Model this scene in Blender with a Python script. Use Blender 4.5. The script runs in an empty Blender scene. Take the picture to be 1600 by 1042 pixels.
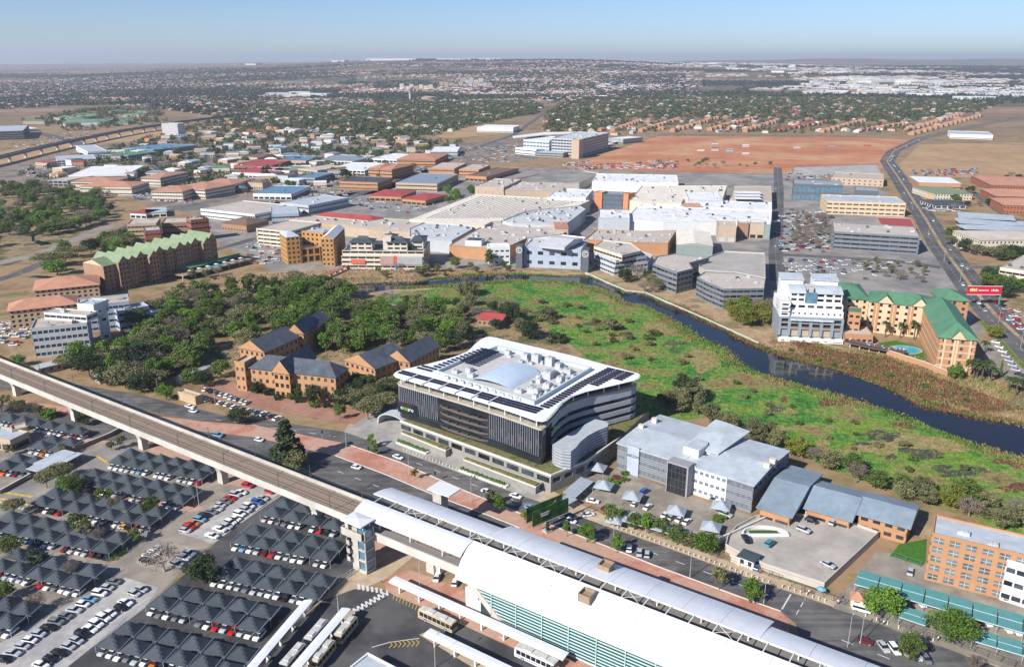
import bpy, math, random
import numpy as np
from mathutils import Vector
rnd = random.Random(11)
sc = bpy.context.scene
C = sc.collection
# ---------------------------------------------------------------- camera
PW, PH, FPX, YHOR, HCAM = 1600., 1042., 1300., 96., 145.
PIT = math.atan((PH/2-YHOR)/FPX)
cam = bpy.data.cameras.new('camera'); cam.sensor_width = 36; cam.lens = 36*FPX/PW
cam.clip_start = 1; cam.clip_end = 80000
co = bpy.data.objects.new('camera', cam); C.objects.link(co)
co.location = (0, 0, HCAM); co.rotation_euler = (math.pi/2-PIT, 0, 0)
sc.camera = co
# ---------------------------------------------------------------- sky, sun, exposure
SUN_AZ, SUN_EL = math.radians(46+180), math.radians(34)   # azimuth clockwise from +Y towards the sun
w = bpy.data.worlds.new('World'); sc.world = w; w.use_nodes = True
nt = w.node_tree; bg = nt.nodes['Background']
sky = nt.nodes.new('ShaderNodeTexSky'); sky.sky_type = 'NISHITA'; sky.sun_disc = False
sky.sun_elevation = SUN_EL; sky.sun_rotation = SUN_AZ
sky.altitude = 1500; sky.air_density = 1.0; sky.dust_density = 0.7; sky.ozone_density = 4.0
tint = nt.nodes.new('ShaderNodeVectorMath'); tint.operation = 'MULTIPLY'; tint.inputs[1].default_value = (.84,.93,1.13)   # even tint of the whole sky
nt.links.new(sky.outputs[0], tint.inputs[0]); nt.links.new(tint.outputs[0], bg.inputs[0]); bg.inputs[1].default_value = 0.08
sl = bpy.data.lights.new('sun', 'SUN'); sl.energy = 5.0; sl.angle = math.radians(0.55); sl.color = (1, .955, .89)
so = bpy.data.objects.new('sun', sl); C.objects.link(so)
sdir = Vector((math.sin(SUN_AZ)*math.cos(SUN_EL), math.cos(SUN_AZ)*math.cos(SUN_EL), math.sin(SUN_EL)))
so.rotation_euler = sdir.to_track_quat('Z', 'Y').to_euler(); so.location = sdir*500
vs = sc.view_settings; vs.view_transform = 'Standard'; vs.look = 'None'; vs.gamma = 1; vs.exposure = 0.5
vs.use_curve_mapping = False
sc.render.engine = 'CYCLES'; sc.cycles.max_bounces = 5; sc.cycles.diffuse_bounces = 2; sc.cycles.glossy_bounces = 2
sc.cycles.volume_bounces = 0
# ---------------------------------------------------------------- photograph pixel -> place
cP, sP = math.cos(PIT), math.sin(PIT)
def G(x, y, z=0.):
    u = (x-PW/2)/FPX; v = (PH/2-y)/FPX
    d = (u, cP+v*sP, -sP+v*cP); t = (z-HCAM)/d[2]
    return Vector((d[0]*t, d[1]*t, z))
def PX(p):
    d = (p[0], p[1], p[2]-HCAM); f = d[1]*cP-d[2]*sP; up = d[1]*sP+d[2]*cP
    return PW/2+FPX*d[0]/f, PH/2-FPX*up/f
# frame of the railway: s along the viaduct, t across it (away from the camera)
VO = Vector((-65.0, 241.2)); VE = Vector((.82590, -.56382)); VN = Vector((.56382, .82590)); VANG = math.atan2(VE.y, VE.x)
def V(s, t, z=0.): return Vector((VO.x+VE.x*s+VN.x*t, VO.y+VE.y*s+VN.y*t, z))
def ST(x, y, z=0.):
    p = G(x, y, z); d = Vector((p.x-VO.x, p.y-VO.y)); return d.dot(VE), d.dot(VN)
# ---------------------------------------------------------------- materials
MATS = {}; VA0 = math.atan2(-.56382,.82590)
def mat(name, col, rough=.75, var=.12, scale=.4, metal=0., spec=.3, col2=None, s2=.03, bump=0., objrand=0., trans=0., fac2=(.42,.58), wave=None, streak=None):
    if name in MATS: return MATS[name]
    m = bpy.data.materials.new(name); m.use_nodes = True; n = m.node_tree; L = n.links
    b = n.nodes['Principled BSDF']; b.inputs['Roughness'].default_value = rough; b.inputs['Metallic'].default_value = metal
    b.inputs['Specular IOR Level'].default_value = spec
    geo = n.nodes.new('ShaderNodeNewGeometry')
    def noise(sca, det=4):
        t = n.nodes.new('ShaderNodeTexNoise'); t.inputs['Scale'].default_value = sca; t.inputs['Detail'].default_value = det
        t.inputs['Roughness'].default_value = .62
        L.new(geo.outputs['Position'], t.inputs['Vector']); return t
    base = None
    if col2 is not None:
        a = noise(s2, 6); r = n.nodes.new('ShaderNodeValToRGB'); e = r.color_ramp.elements
        cols = col2 if isinstance(col2, list) else [col2]
        allc = [col]+cols
        e[0].position = fac2[0]; e[0].color = (*allc[0], 1); e[1].position = fac2[1]; e[1].color = (*allc[-1], 1)
        for k, c in enumerate(allc[1:-1]):
            q = e.new(fac2[0]+(fac2[1]-fac2[0])*(k+1)/(len(allc)-1)); q.color = (*c, 1)
        L.new(a.outputs['Fac'], r.inputs[0]); base = r.outputs[0]
    a = noise(scale, 5)
    mr = n.nodes.new('ShaderNodeMapRange'); mr.inputs['From Min'].default_value = .3; mr.inputs['From Max'].default_value = .7
    mr.inputs['To Min'].default_value = 1-var; mr.inputs['To Max'].default_value = 1+var
    L.new(a.outputs['Fac'], mr.inputs['Value']); val = mr.outputs[0]
    if objrand:
        oi = n.nodes.new('ShaderNodeObjectInfo'); m2 = n.nodes.new('ShaderNodeMapRange')
        m2.inputs['To Min'].default_value = 1-objrand; m2.inputs['To Max'].default_value = 1+objrand
        L.new(oi.outputs['Random'], m2.inputs['Value'])
        mm = n.nodes.new('ShaderNodeMath'); mm.operation = 'MULTIPLY'; L.new(val, mm.inputs[0]); L.new(m2.outputs[0], mm.inputs[1]); val = mm.outputs[0]
    if streak is not None:                    # tyre-worn streaks along one direction
        mp = n.nodes.new('ShaderNodeMapping'); mp.inputs['Rotation'].default_value = (0,0,-streak); mp.inputs['Scale'].default_value = (.012,.55,1)
        L.new(geo.outputs['Position'], mp.inputs['Vector']); tn = n.nodes.new('ShaderNodeTexNoise'); tn.inputs['Scale'].default_value = 1; tn.inputs['Detail'].default_value = 3; L.new(mp.outputs[0], tn.inputs['Vector'])
        m4 = n.nodes.new('ShaderNodeMapRange'); m4.inputs['From Min'].default_value = .35; m4.inputs['From Max'].default_value = .65; m4.inputs['To Min'].default_value = .72; m4.inputs['To Max'].default_value = 1.22; L.new(tn.outputs['Fac'], m4.inputs['Value'])
        mm = n.nodes.new('ShaderNodeMath'); mm.operation = 'MULTIPLY'; L.new(val, mm.inputs[0]); L.new(m4.outputs[0], mm.inputs[1]); val = mm.outputs[0]
    if wave:                                  # (lines per metre, strength) in the object's own space: ribs, tile courses
        tc = n.nodes.new('ShaderNodeTexCoord'); wv = n.nodes.new('ShaderNodeTexWave'); wv.inputs['Scale'].default_value = wave[0]
        wv.bands_direction = wave[2] if len(wave) > 2 else 'X'
        L.new(tc.outputs['Object'], wv.inputs['Vector'])
        m3 = n.nodes.new('ShaderNodeMapRange'); m3.inputs['To Min'].default_value = 1-wave[1]; m3.inputs['To Max'].default_value = 1+wave[1]*.4
        L.new(wv.outputs['Fac'], m3.inputs['Value'])
        mm = n.nodes.new('ShaderNodeMath'); mm.operation = 'MULTIPLY'; L.new(val, mm.inputs[0]); L.new(m3.outputs[0], mm.inputs[1]); val = mm.outputs[0]
    vm = n.nodes.new('ShaderNodeVectorMath'); vm.operation = 'SCALE'
    if base is None: vm.inputs[0].default_value = col
    else: L.new(base, vm.inputs[0])
    L.new(val, vm.inputs['Scale']); L.new(vm.outputs[0], b.inputs['Base Color'])
    if bump:
        bn = n.nodes.new('ShaderNodeBump'); bn.inputs['Strength'].default_value = bump; bn.inputs['Distance'].default_value = .3
        L.new(a.outputs['Fac'], bn.inputs['Height']); L.new(bn.outputs[0], b.inputs['Normal'])
    if trans:
        tb = n.nodes.new('ShaderNodeBsdfTranslucent'); mx = n.nodes.new('ShaderNodeMixShader'); mx.inputs[0].default_value = trans
        L.new(vm.outputs[0], tb.inputs[0]); L.new(b.outputs[0], mx.inputs[1]); L.new(tb.outputs[0], mx.inputs[2])
        L.new(mx.outputs[0], n.nodes['Material Output'].inputs[0])
    MATS[name] = m; return m
asphalt = mat('asphalt', (.085,.083,.083), .85, .22, .12, col2=(.13,.125,.12), s2=.04)
avenue_asphalt = mat('avenue_asphalt', (.085,.083,.083), .85, .16, .3, col2=[(.12,.116,.112),(.15,.142,.135)], s2=.05, streak=VA0)
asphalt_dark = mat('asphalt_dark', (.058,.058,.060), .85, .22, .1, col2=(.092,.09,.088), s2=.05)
asphalt_grey = mat('asphalt_grey', (.20,.19,.18), .85, .2, .1, col2=(.31,.28,.245), s2=.03)
gravel = mat('gravel', (.33,.32,.31), .9, .2, .35, col2=(.42,.40,.37), s2=.06)
tan_paving = mat('tan_paving', (.23,.20,.165), .88, .16, .2, col2=(.30,.26,.21), s2=.05)
sand_paving = mat('sand_paving', (.42,.32,.21), .9, .16, .3, col2=(.5,.39,.27), s2=.08)
brick_paving = mat('brick_paving', (.42,.19,.13), .88, .14, .5, col2=[(.50,.28,.205),(.45,.30,.22)], s2=.05)
light_paving = mat('light_paving', (.40,.375,.34), .85, .12, .4, col2=(.30,.285,.26), s2=.12)
dry_soil = mat('dry_soil', (.33,.22,.125), .95, .2, .25, col2=[(.40,.29,.17),(.22,.17,.09)], s2=.04)
red_soil = mat('red_soil', (.42,.155,.07), .95, .14, .05, col2=[(.47,.21,.105),(.50,.30,.155)], s2=.008, fac2=(.4,.62))
dry_field = mat('dry_field', (.42,.27,.14), .95, .15, .05, col2=(.34,.22,.11), s2=.012)
concrete = mat('concrete', (.50,.47,.42), .8, .1, .3, col2=(.42,.39,.35), s2=.1)
concrete_pale = mat('concrete_pale', (.62,.59,.53), .75, .08, .3)
white = mat('white_paint', (.74,.74,.73), .5, .04, .5)
white_roof = mat('white_roof_sheet', (.72,.735,.755), .4, .05, .6, spec=.35, col2=(.64,.66,.68), s2=.12, fac2=(.35,.75))
steel = mat('galvanised_steel', (.55,.57,.6), .4, .06, 1, metal=.4)
dark_steel = mat('dark_steel', (.09,.095,.1), .5, .1, 1)
glass = mat('window_glass', (.035,.042,.05), .12, .7, .3, spec=.7, objrand=.85)
glass_blue = mat('blue_glass', (.10,.19,.26), .12, .3, .3, spec=.8)
glass_teal = mat('teal_glass', (.14,.30,.29), .15, .15, .3, spec=.6)
line_white = mat('line_paint', (.62,.62,.60), .7, .12, .8)
line_yellow = mat('yellow_line_paint', (.62,.42,.06), .7, .12, .8)
rubber = mat('tyre_rubber', (.02,.02,.02), .9, .05, 1)
# ---------------------------------------------------------------- mesh building
class MB:
    def __init__(s): s.v = []; s.f = []; s.m = []
    def add(s, vs, fs, mi=0):
        o = len(s.v); s.v += [tuple(q) for q in vs]
        for f in fs: s.f.append(tuple(o+i for i in f)); s.m.append(mi)
        return s
    def box(s, x0, x1, y0, y1, z0, z1, mi=0):
        return s.add([(x0,y0,z0),(x1,y0,z0),(x1,y1,z0),(x0,y1,z0),(x0,y0,z1),(x1,y0,z1),(x1,y1,z1),(x0,y1,z1)],
                     [(3,2,1,0),(4,5,6,7),(0,1,5,4),(1,2,6,5),(2,3,7,6),(3,0,4,7)], mi)
    def obox(s, p, q, wd, z0, z1, mi=0):       # box along p->q (plan), wd wide
        d = Vector((q[0]-p[0], q[1]-p[1])); d.normalize(); n = Vector((-d.y, d.x))*wd/2
        a = [(p[0]-n.x,p[1]-n.y),(q[0]-n.x,q[1]-n.y),(q[0]+n.x,q[1]+n.y),(p[0]+n.x,p[1]+n.y)]
        return s.prism(a, z0, z1, mi)
    def prism(s, poly, z0, z1, mi=0, mt=None):
        poly = ccw(poly); n = len(poly); o = len(s.v)
        s.v += [(p[0],p[1],z0) for p in poly]+[(p[0],p[1],z1) for p in poly]
        for i in range(n):
            j = (i+1) % n; s.f.append((o+i,o+j,o+n+j,o+n+i)); s.m.append(mi)
        s.f.append(tuple(o+n+i for i in range(n))); s.m.append(mi if mt is None else mt)
        s.f.append(tuple(o+n-1-i for i in range(n))); s.m.append(mi); return s
    def tube(s, p, q, r0, r1=None, n=6, mi=0, cap=True):
        r1 = r0 if r1 is None else r1; p = Vector(p); q = Vector(q); d = (q-p).normalized()
        a = d.cross(Vector((0,0,1)) if abs(d.z) < .9 else Vector((1,0,0))).normalized(); b = d.cross(a)
        o = len(s.v)
        for c, r in ((p,r0),(q,r1)):
            for k in range(n):
                t = 2*math.pi*k/n; s.v.append(tuple(c+a*r*math.cos(t)+b*r*math.sin(t)))
        for k in range(n):
            j = (k+1) % n; s.f.append((o+k,o+j,o+n+j,o+n+k)); s.m.append(mi)
        if cap: s.f.append(tuple(o+n+k for k in range(n))); s.m.append(mi)
        return s
    def obj(s, name, mats, parent=None, loc=None):
        me = bpy.data.meshes.new(name); me.from_pydata(s.v, [], s.f)
        mats = mats if isinstance(mats, (list, tuple)) else [mats]
        for m in mats: me.materials.append(m)
        if len(mats) > 1: me.polygons.foreach_set('material_index', s.m)
        return link(name, me, parent, loc)
def link(name, me, parent=None, loc=None):
    o = bpy.data.objects.new(name, me); C.objects.link(o)
    if parent is not None: o.parent = parent
    if loc is not None: o.location = loc
    return o
def area2(p): return sum(p[i][0]*p[(i+1)%len(p)][1]-p[(i+1)%len(p)][0]*p[i][1] for i in range(len(p)))
def ccw(p): p = [(q[0],q[1]) for q in p]; return p if area2(p) > 0 else p[::-1]
def inset(poly, d):
    p = ccw(poly); n = len(p); r = []
    for i in range(n):
        a = Vector(p[i-1]); b = Vector(p[i]); c = Vector(p[(i+1)%n])
        u = (b-a).normalized(); v = (c-b).normalized(); n1 = Vector((-u.y,u.x)); n2 = Vector((-v.y,v.x))
        m = (n1+n2); m = m/max(m.length_squared/2, .35); r.append((b.x+m.x*d, b.y+m.y*d))
    return r
def tag(o, label=None, cat=None, group=None, kind=None):
    if label: o['label'] = label
    if cat: o['category'] = cat
    if group: o['group'] = group
    if kind: o['kind'] = kind
    return o
def thing(name, label, cat, loc=(0,0,0), rz=0, group=None):
    o = bpy.data.objects.new(name, None); C.objects.link(o); o.location = loc; o.rotation_euler = (0,0,rz); o.empty_display_size = .5
    return tag(o, label, cat, group)
def copy_tree(o, parent=None):
    c = o.copy(); C.objects.link(c)
    if parent is not None: c.parent = parent
    for ch in o.children: copy_tree(ch, c)
    return c
def sheet(name, pts, z, m, kind='structure', label=None, cat=None, parent=None):
    mb = MB(); p = ccw(pts); mb.add([(q[0],q[1],z) for q in p], [tuple(range(len(p)))])
    return tag(mb.obj(name, m, parent), label, cat, None, kind)
def gp(*pts, z=0): return [G(x, y, z) for x, y in pts]
def text_mesh(txt, size, depth=.1):
    cu = bpy.data.curves.new('t', 'FONT'); cu.body = txt; cu.size = size; cu.extrude = depth; cu.align_x = 'CENTER'; cu.align_y = 'CENTER'
    cu.resolution_u = 2
    o = bpy.data.objects.new('t', cu); C.objects.link(o)
    dg = bpy.context.evaluated_depsgraph_get(); me = bpy.data.meshes.new_from_object(o.evaluated_get(dg))
    bpy.data.objects.remove(o); bpy.data.curves.remove(cu); return me
# ================================================================ GROUND
def sstep(a, b, x):
    t = min(1, max(0, (x-a)/(b-a))); return t*t*(3-2*t)
def ridge(u, prof):
    for (a, h), (b, k) in zip(prof, prof[1:]):
        if a <= u <= b: return h+(k-h)*(u-a)/(b-a)
    return prof[0][1] if u < prof[0][0] else prof[-1][1]
R1 = [(-1.2,30),(-.62,45),(-.45,70),(-.34,110),(-.2,142),(-.12,158),(0,158),(.08,150),(.18,128),(.4,100),(.7,80),(1.2,60)]
R2 = [(-1.2,60),(-.5,70),(-.2,120),(.1,140),(.3,160),(.36,185),(.45,178),(.62,195),(1.2,185)]
def TZ(x, y):
    if y < 4200: return 0.
    u = x/y; n = math.sin(x*.0011+1)*6+math.sin(x*.0031+y*.0007)*4
    return sstep(3800, 9000, y)*(ridge(u, R1)+n)*(1-.35*sstep(8800, 11000, y))+sstep(12500, 17500, y)*(max(0, ridge(u, R2)-ridge(u, R1)*.65)+n*1.5)
vsx, fs = [], []
ys = [-60,60,200,500,1000,1800,2600,3400,4200]+[4200+440*k for k in range(1, 32)]+[19000, 22000, 26000]
us = [-1.3+.05*k for k in range(53)]
for y in ys:
    for u in us:
        x = u*max(y, 900); vsx.append((x, y, TZ(x, y)))
nu = len(us)
for j in range(len(ys)-1):
    for i in range(nu-1): fs.append((j*nu+i, j*nu+i+1, (j+1)*nu+i+1, (j+1)*nu+i))
gm = bpy.data.materials.new('land'); gm.use_nodes = True
def land_material(m):
    n = m.node_tree; L = n.links; b = n.nodes['Principled BSDF']; b.inputs['Roughness'].default_value = .95; b.inputs['Specular IOR Level'].default_value = .1
    geo = n.nodes.new('ShaderNodeNewGeometry')
    def nz(s, d=6, st=None):
        t = n.nodes.new('ShaderNodeTexNoise'); t.inputs['Scale'].default_value = s; t.inputs['Detail'].default_value = d; t.inputs['Roughness'].default_value = .65
        if st:
            mp = n.nodes.new('ShaderNodeMapping'); mp.inputs['Scale'].default_value = st; L.new(geo.outputs['Position'], mp.inputs['Vector']); L.new(mp.outputs[0], t.inputs['Vector'])
        else: L.new(geo.outputs['Position'], t.inputs['Vector'])
        return t
    def ramp(t, *st):
        r = n.nodes.new('ShaderNodeValToRGB'); e = r.color_ramp.elements
        e[0].position, e[0].color = st[0][0], (*st[0][1], 1); e[1].position, e[1].color = st[-1][0], (*st[-1][1], 1)
        for p, c in st[1:-1]: q = e.new(p); q.color = (*c, 1)
        L.new(t.outputs['Fac'], r.inputs[0]); return r
    soil = ramp(nz(.03, 8), (.36,(.20,.135,.075)), (.5,(.34,.23,.135)), (.62,(.17,.15,.065)))
    far = ramp(nz(.0016, 9, (.45,1.3,1)), (.42,(.035,.05,.025)), (.50,(.065,.07,.04)), (.54,(.25,.16,.11)), (.62,(.36,.23,.17)))
    spots = ramp(nz(.012, 7), (.42,(.05,.06,.03)), (.50,(.30,.19,.12)), (.60,(.42,.34,.27)))
    mx0 = n.nodes.new('ShaderNodeMixRGB'); mx0.inputs[0].default_value = .38; L.new(far.outputs[0], mx0.inputs[1]); L.new(spots.outputs[0], mx0.inputs[2])
    sp = n.nodes.new('ShaderNodeSeparateXYZ'); L.new(geo.outputs['Position'], sp.inputs[0])
    mr = n.nodes.new('ShaderNodeMapRange'); mr.inputs['From Min'].default_value = 1500; mr.inputs['From Max'].default_value = 3200; L.new(sp.outputs['Y'], mr.inputs['Value'])
    mx = n.nodes.new('ShaderNodeMixRGB'); L.new(mr.outputs[0], mx.inputs[0]); L.new(soil.outputs[0], mx.inputs[1]); L.new(mx0.outputs[0], mx.inputs[2])
    L.new(mx.outputs[0], b.inputs['Base Color'])
land_material(gm)
mb = MB(); mb.v = vsx; mb.f = fs; mb.m = [0]*len(fs)
g = mb.obj('ground', gm); tag(g, 'dry plain with low hills on the horizon', None, None, 'structure')
# ---- patches of ground, each a sheet a little above the one below
def patch(name, px, z, m, label): return sheet(name, gp(*px), z, m, label=label)
patch('paved_ground', [(300,345),(420,318),(560,300),(660,262),(800,262),(1000,268),(1235,266),(1385,300),(1460,400),(1540,520),(1445,530),(1330,440),(1210,470),(1130,470),(1020,430),(935,424),(860,418),(700,420),(560,418),(430,428),(395,402),(350,385)], .02, asphalt_grey, 'grey paved ground around the mall')
patch('paved_ground', [(-60,255),(100,232),(300,205),(480,215),(700,225),(860,215),(840,250),(700,262),(600,300),(420,330),(330,342),(240,320),(100,288),(-60,285)], .02, mat('street_grey', (.17,.15,.135), .9, .2, .02, col2=[(.30,.22,.15),(.13,.125,.12)], s2=.02), 'grey street surface of the commercial district')
patch('open_field', [(885,262),(930,245),(1030,213),(1425,216),(1402,240),(1384,262),(1240,272),(1000,268)], .03, red_soil, 'bare red soil field beside the highway')
patch('open_field', [(1437,226),(1620,222),(1640,276),(1420,278),(1404,258)], .03, dry_field, 'dry tan grass field right of the highway')
patch('open_field', [(672,212),(745,196),(830,196),(815,204),(760,212),(700,216)], .03, dry_field, 'small dry field near the low white hall')
patch('gravel_yard', [(1240,262),(1370,258),(1378,275),(1236,274)], .05, gravel, 'pale cleared gravel yard on red soil')
patch('open_field', [(0,238),(60,228),(180,206),(300,198),(400,184),(300,212),(150,226),(40,250),(-40,262)], .03, dry_field, 'dry grass under the far railway viaduct')
patch('river_bank', [(380,428),(560,418),(700,420),(860,418),(935,424),(1020,430),(1130,470),(1210,500),(1300,540),(1445,560),(1560,590),(1660,620),(1660,700),(1500,660),(1300,600),(1100,520),(980,470),(900,445),(700,450),(500,470),(420,470),(330,460)], .03, dry_soil, 'dry tan river bank below the mall')
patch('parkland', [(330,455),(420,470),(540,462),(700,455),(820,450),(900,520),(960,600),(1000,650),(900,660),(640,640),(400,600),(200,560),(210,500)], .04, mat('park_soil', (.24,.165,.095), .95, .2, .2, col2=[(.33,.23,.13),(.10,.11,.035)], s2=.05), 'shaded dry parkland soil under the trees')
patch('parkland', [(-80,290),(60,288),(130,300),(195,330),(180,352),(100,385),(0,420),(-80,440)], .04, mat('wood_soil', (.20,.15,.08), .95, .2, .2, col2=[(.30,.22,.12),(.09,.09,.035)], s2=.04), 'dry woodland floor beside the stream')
WU = [(500,452),(520,448),(570,442),(650,440),(725,430),(800,428),(840,430),(875,432),(915,431),(950,442),(977,457),(1007,460),(1050,475),(1100,500),(1150,525),(1200,548),(1282,570),(1355,590),(1450,635),(1525,650),(1600,662),(1700,690)]
WL = [(500,460),(540,459),(580,457),(625,451),(712,446),(800,440),(875,441),(905,446),(950,460),(975,475),(1007,480),(1045,502),(1082,528),(1125,547),(1145,570),(1200,591),(1282,615),(1375,642),(1450,670),(1525,700),(1600,721),(1700,760)]
wet = mat('marsh_grass_ground', (.04,.14,.022), .95, .45, .4, col2=[(.065,.20,.03),(.14,.23,.04),(.21,.21,.065),(.24,.15,.075)], s2=.05, fac2=(.36,.64), bump=.6)
patch('marsh', [(560,468),(640,456),(712,447),(800,441),(875,442),(905,447),(950,461),(975,476),(1007,481),(1045,503),(1082,529),(1125,548),(1145,571),(1200,592),(1282,616),(1375,643),(1450,671),(1525,701),(1600,722),(1680,752),(1680,860),(1560,830),(1440,780),(1300,735),(1210,690),(1120,650),(1040,660),(985,650),(960,600),(900,545),(840,505),(760,480),(690,490),(640,478)], .05, wet, 'bright green marsh beside the dark lake')
wm = mat('lake_water', (.012,.015,.018), .05, .3, .03, spec=.27)
n_ = wm.node_tree; nz_ = n_.nodes.new('ShaderNodeTexNoise'); nz_.inputs['Scale'].default_value = .55; nz_.inputs['Detail'].default_value = 3
gg = n_.nodes.new('ShaderNodeNewGeometry'); n_.links.new(gg.outputs['Position'], nz_.inputs['Vector'])
bb = n_.nodes.new('ShaderNodeBump'); bb.inputs['Strength'].default_value = .12; bb.inputs['Distance'].default_value = .2
n_.links.new(nz_.outputs['Fac'], bb.inputs['Height']); n_.links.new(bb.outputs[0], n_.nodes['Principled BSDF'].inputs['Normal'])
patch('lake', WU+WL[::-1], .09, wm, 'dark still lake channel between marsh and mall')
# scrub patches on marsh and banks
brown_scrub = mat('brown_reed_ground', (.10,.035,.022), .95, .3, .8, col2=(.17,.07,.04), s2=.3, bump=.5)
straw = mat('straw_reed_ground', (.36,.25,.12), .95, .25, .8, col2=(.24,.19,.08), s2=.3, bump=.5)
lime = mat('lime_weed_ground', (.19,.30,.03), .95, .25, .8, col2=(.11,.19,.025), s2=.3, bump=.4)
mud = mat('dark_mud', (.055,.05,.045), .7, .2, .6, col2=(.10,.085,.06), s2=.2)
def blob(name, cx, cy, rx, ry, z, m, label, k=26, rot=0.):
    c = []; ph = [rnd.uniform(0,6.28) for _ in range(4)]
    for i in range(k):
        a = 2*math.pi*i/k; r = 1+.22*math.sin(2*a+ph[0])+.16*math.sin(3*a+ph[1])+.12*math.sin(5*a+ph[2])+.08*math.sin(8*a+ph[3])
        x, y = rx*r*math.cos(a), ry*r*math.sin(a); c.append((cx+x*math.cos(rot)-y*math.sin(rot), cy+x*math.sin(rot)+y*math.cos(rot)))
    return patch(name, c, z, m, label)
for cx, cy, rx, ry, m, l in [(1305,626,24,9,brown_scrub,'dark red-brown reed patch at the marsh edge'),(1418,664,20,6,brown_scrub,'narrow red-brown reed patch by the lake'),
    (1420,695,75,17,straw,'straw-coloured reed bed in the marsh'),(1470,712,60,14,lime,'lime green weed mat in the marsh'),(1440,708,34,8,mud,'dark mud patch inside the lime weed'),
    (1375,680,30,9,mud,'dark mud hollow in the marsh'),(1340,665,45,10,lime,'lime green weed by the reed bed'),(1230,642,16,5,straw,'small straw patch in the marsh'),(1285,692,9,7,straw,'tiny straw patch in the deep grass'),
    (1500,735,50,7,mud,'long dark mud strip at the marsh edge'),(1560,700,35,8,straw,'straw reed strip on the lake shore'),(1590,722,30,10,brown_scrub,'red-brown scrub on the marsh corner'),(1590,762,24,9,brown_scrub,'red-brown scrub below the marsh'),
    (870,502,40,7,straw,'straw patch in the upper marsh'),(960,465,38,6,straw,'straw strip along the lake edge'),(1040,512,30,9,straw,'straw slope beside the lake bend'),(1100,565,28,13,straw,'straw knoll in the marsh'),
    (930,590,36,12,straw,'straw grass behind the round-roofed office'),(1180,640,30,8,lime,'lime weed patch in the lower marsh'),(760,470,40,6,mat('track_soil',(.16,.12,.075),.95,.2,.5),'faint bare track through the upper marsh')]:
    blob('weed_patch', cx, cy, rx, ry, .06+rnd.random()*.025, m, l)
for cx, cy, rx, ry, m, l in [(1345,566,48,14,brown_scrub,'red-brown scrub on the far lake bank'),(1295,556,30,8,brown_scrub,'red-brown scrub under the apartment terrace'),(1430,600,30,11,brown_scrub,'red-brown scrub below the hotel wall'),(1465,630,26,8,brown_scrub,'red-brown scrub by the sandy path'),
    (1500,612,34,7,brown_scrub,'red-brown scrub under the fan palms'),(1460,604,22,9,straw,'pale reed clump on the far bank'),(1575,630,34,12,mat('ash_ground',(.16,.155,.15),.95,.2,.5),'grey ash on burnt ground'),
    (1510,644,34,4,wet,'green water weed strip on the far shore'),(1420,612,30,4,wet,'green rushes along the far shore')]:
    blob('bank_scrub', cx, cy, rx, ry, .055+rnd.random()*.03, m, l)
blob('stream', 66, 380, 11, 4, .09, wm, 'small pool of the stream in the wood'); blob('stream', 52, 371, 3, 6, .088, wm, 'narrow stream above the pool'); blob('stream', 66, 433, 20, 2.2, .09, wm, 'thin stream below the wood road')
for _ in range(46):    # ragged patches over the marsh
    x, y = rnd.choice([(rnd.uniform(1050,1600), 0), (rnd.uniform(820,1100), 1)]); 
    y = 560+(x-1050)*.36+rnd.uniform(-5,75) if y == 0 else 455+max(0,x-860)*.30+rnd.uniform(8,60)
    m, nm = rnd.choice([(straw,'straw-coloured'),(straw,'straw-coloured'),(brown_scrub,'red-brown'),(lime,'lime green'),(lime,'lime green'),(mud,'dark mud')])
    blob('weed_patch', x, y, rnd.uniform(6,22), rnd.uniform(2,5), .06+rnd.random()*.025, m, 'small %s patch in the marsh' % nm, 18)
patch('brick_court', [(318,600),(360,598),(420,618),(530,640),(590,640),(560,664),(500,656),(400,636),(330,618)], .10, mat('court_brick',(.30,.15,.105),.9,.15,.5,col2=(.36,.20,.14),s2=.08), 'red brick drive before the slate-roofed offices')
# ---- roads
def road(name, px, wd, z, m, label, med=None, lines=True):
    pts = [G(x, y) for x, y in px]; L, Rr = [], []
    for i, p in enumerate(pts):
        a = pts[max(0,i-1)]; b = pts[min(len(pts)-1,i+1)]; d = (b-a).normalized(); n = Vector((-d.y,d.x,0))*wd/2
        L.append(p+n); Rr.append(p-n)
    o = sheet(name, L+Rr[::-1], z, m, label=label)
    if med:
        mbm = MB()
        for i in range(len(pts)-1):
            a, b = pts[i], pts[i+1]; d = (b-a).normalized(); n = Vector((-d.y,d.x,0))*med/2; mbm.add([a+n,a-n,b-n,b+n], [(0,1,2,3)])
        for i, v in enumerate(mbm.v): mbm.v[i] = (v[0],v[1],z+.02)
        mbm.obj('median_strip', dry_soil, o)
    if lines:
        ml = MB(); off = [-.25*wd, .25*wd] if med else [0]
        for of in off:
            for i in range(len(pts)-1):
                a, b = pts[i], pts[i+1]; ln = (b-a).length; d = (b-a)/ln; n = Vector((-d.y,d.x,0)); k = int(ln/9)
                for j in range(k):
                    p = a+d*(j*9)+n*of; q = p+d*3.5; ml.add([p+n*.1,p-n*.1,q-n*.1,q+n*.1], [(0,1,2,3)])
        for i, v in enumerate(ml.v): ml.v[i] = (v[0],v[1],z+.03)
        if ml.v: tag(ml.obj('lane_markings', line_white, o), kind='stuff')
    return o
HWY = [(1700,166),(1600,183),(1525,197),(1437,217),(1397,236),(1386,252),(1402,275),(1425,310),(1447,343),(1470,383),(1495,417),(1517,447),(1557,494),(1605,538),(1700,640)]
road('highway', HWY, 21, .07, asphalt, 'busy dual carriageway curving beside the fields', med=2.6)
road('road', [(1030,211),(1150,211),(1300,213),(1430,218)], 12, .06, asphalt, 'straight road along the red field')
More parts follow.
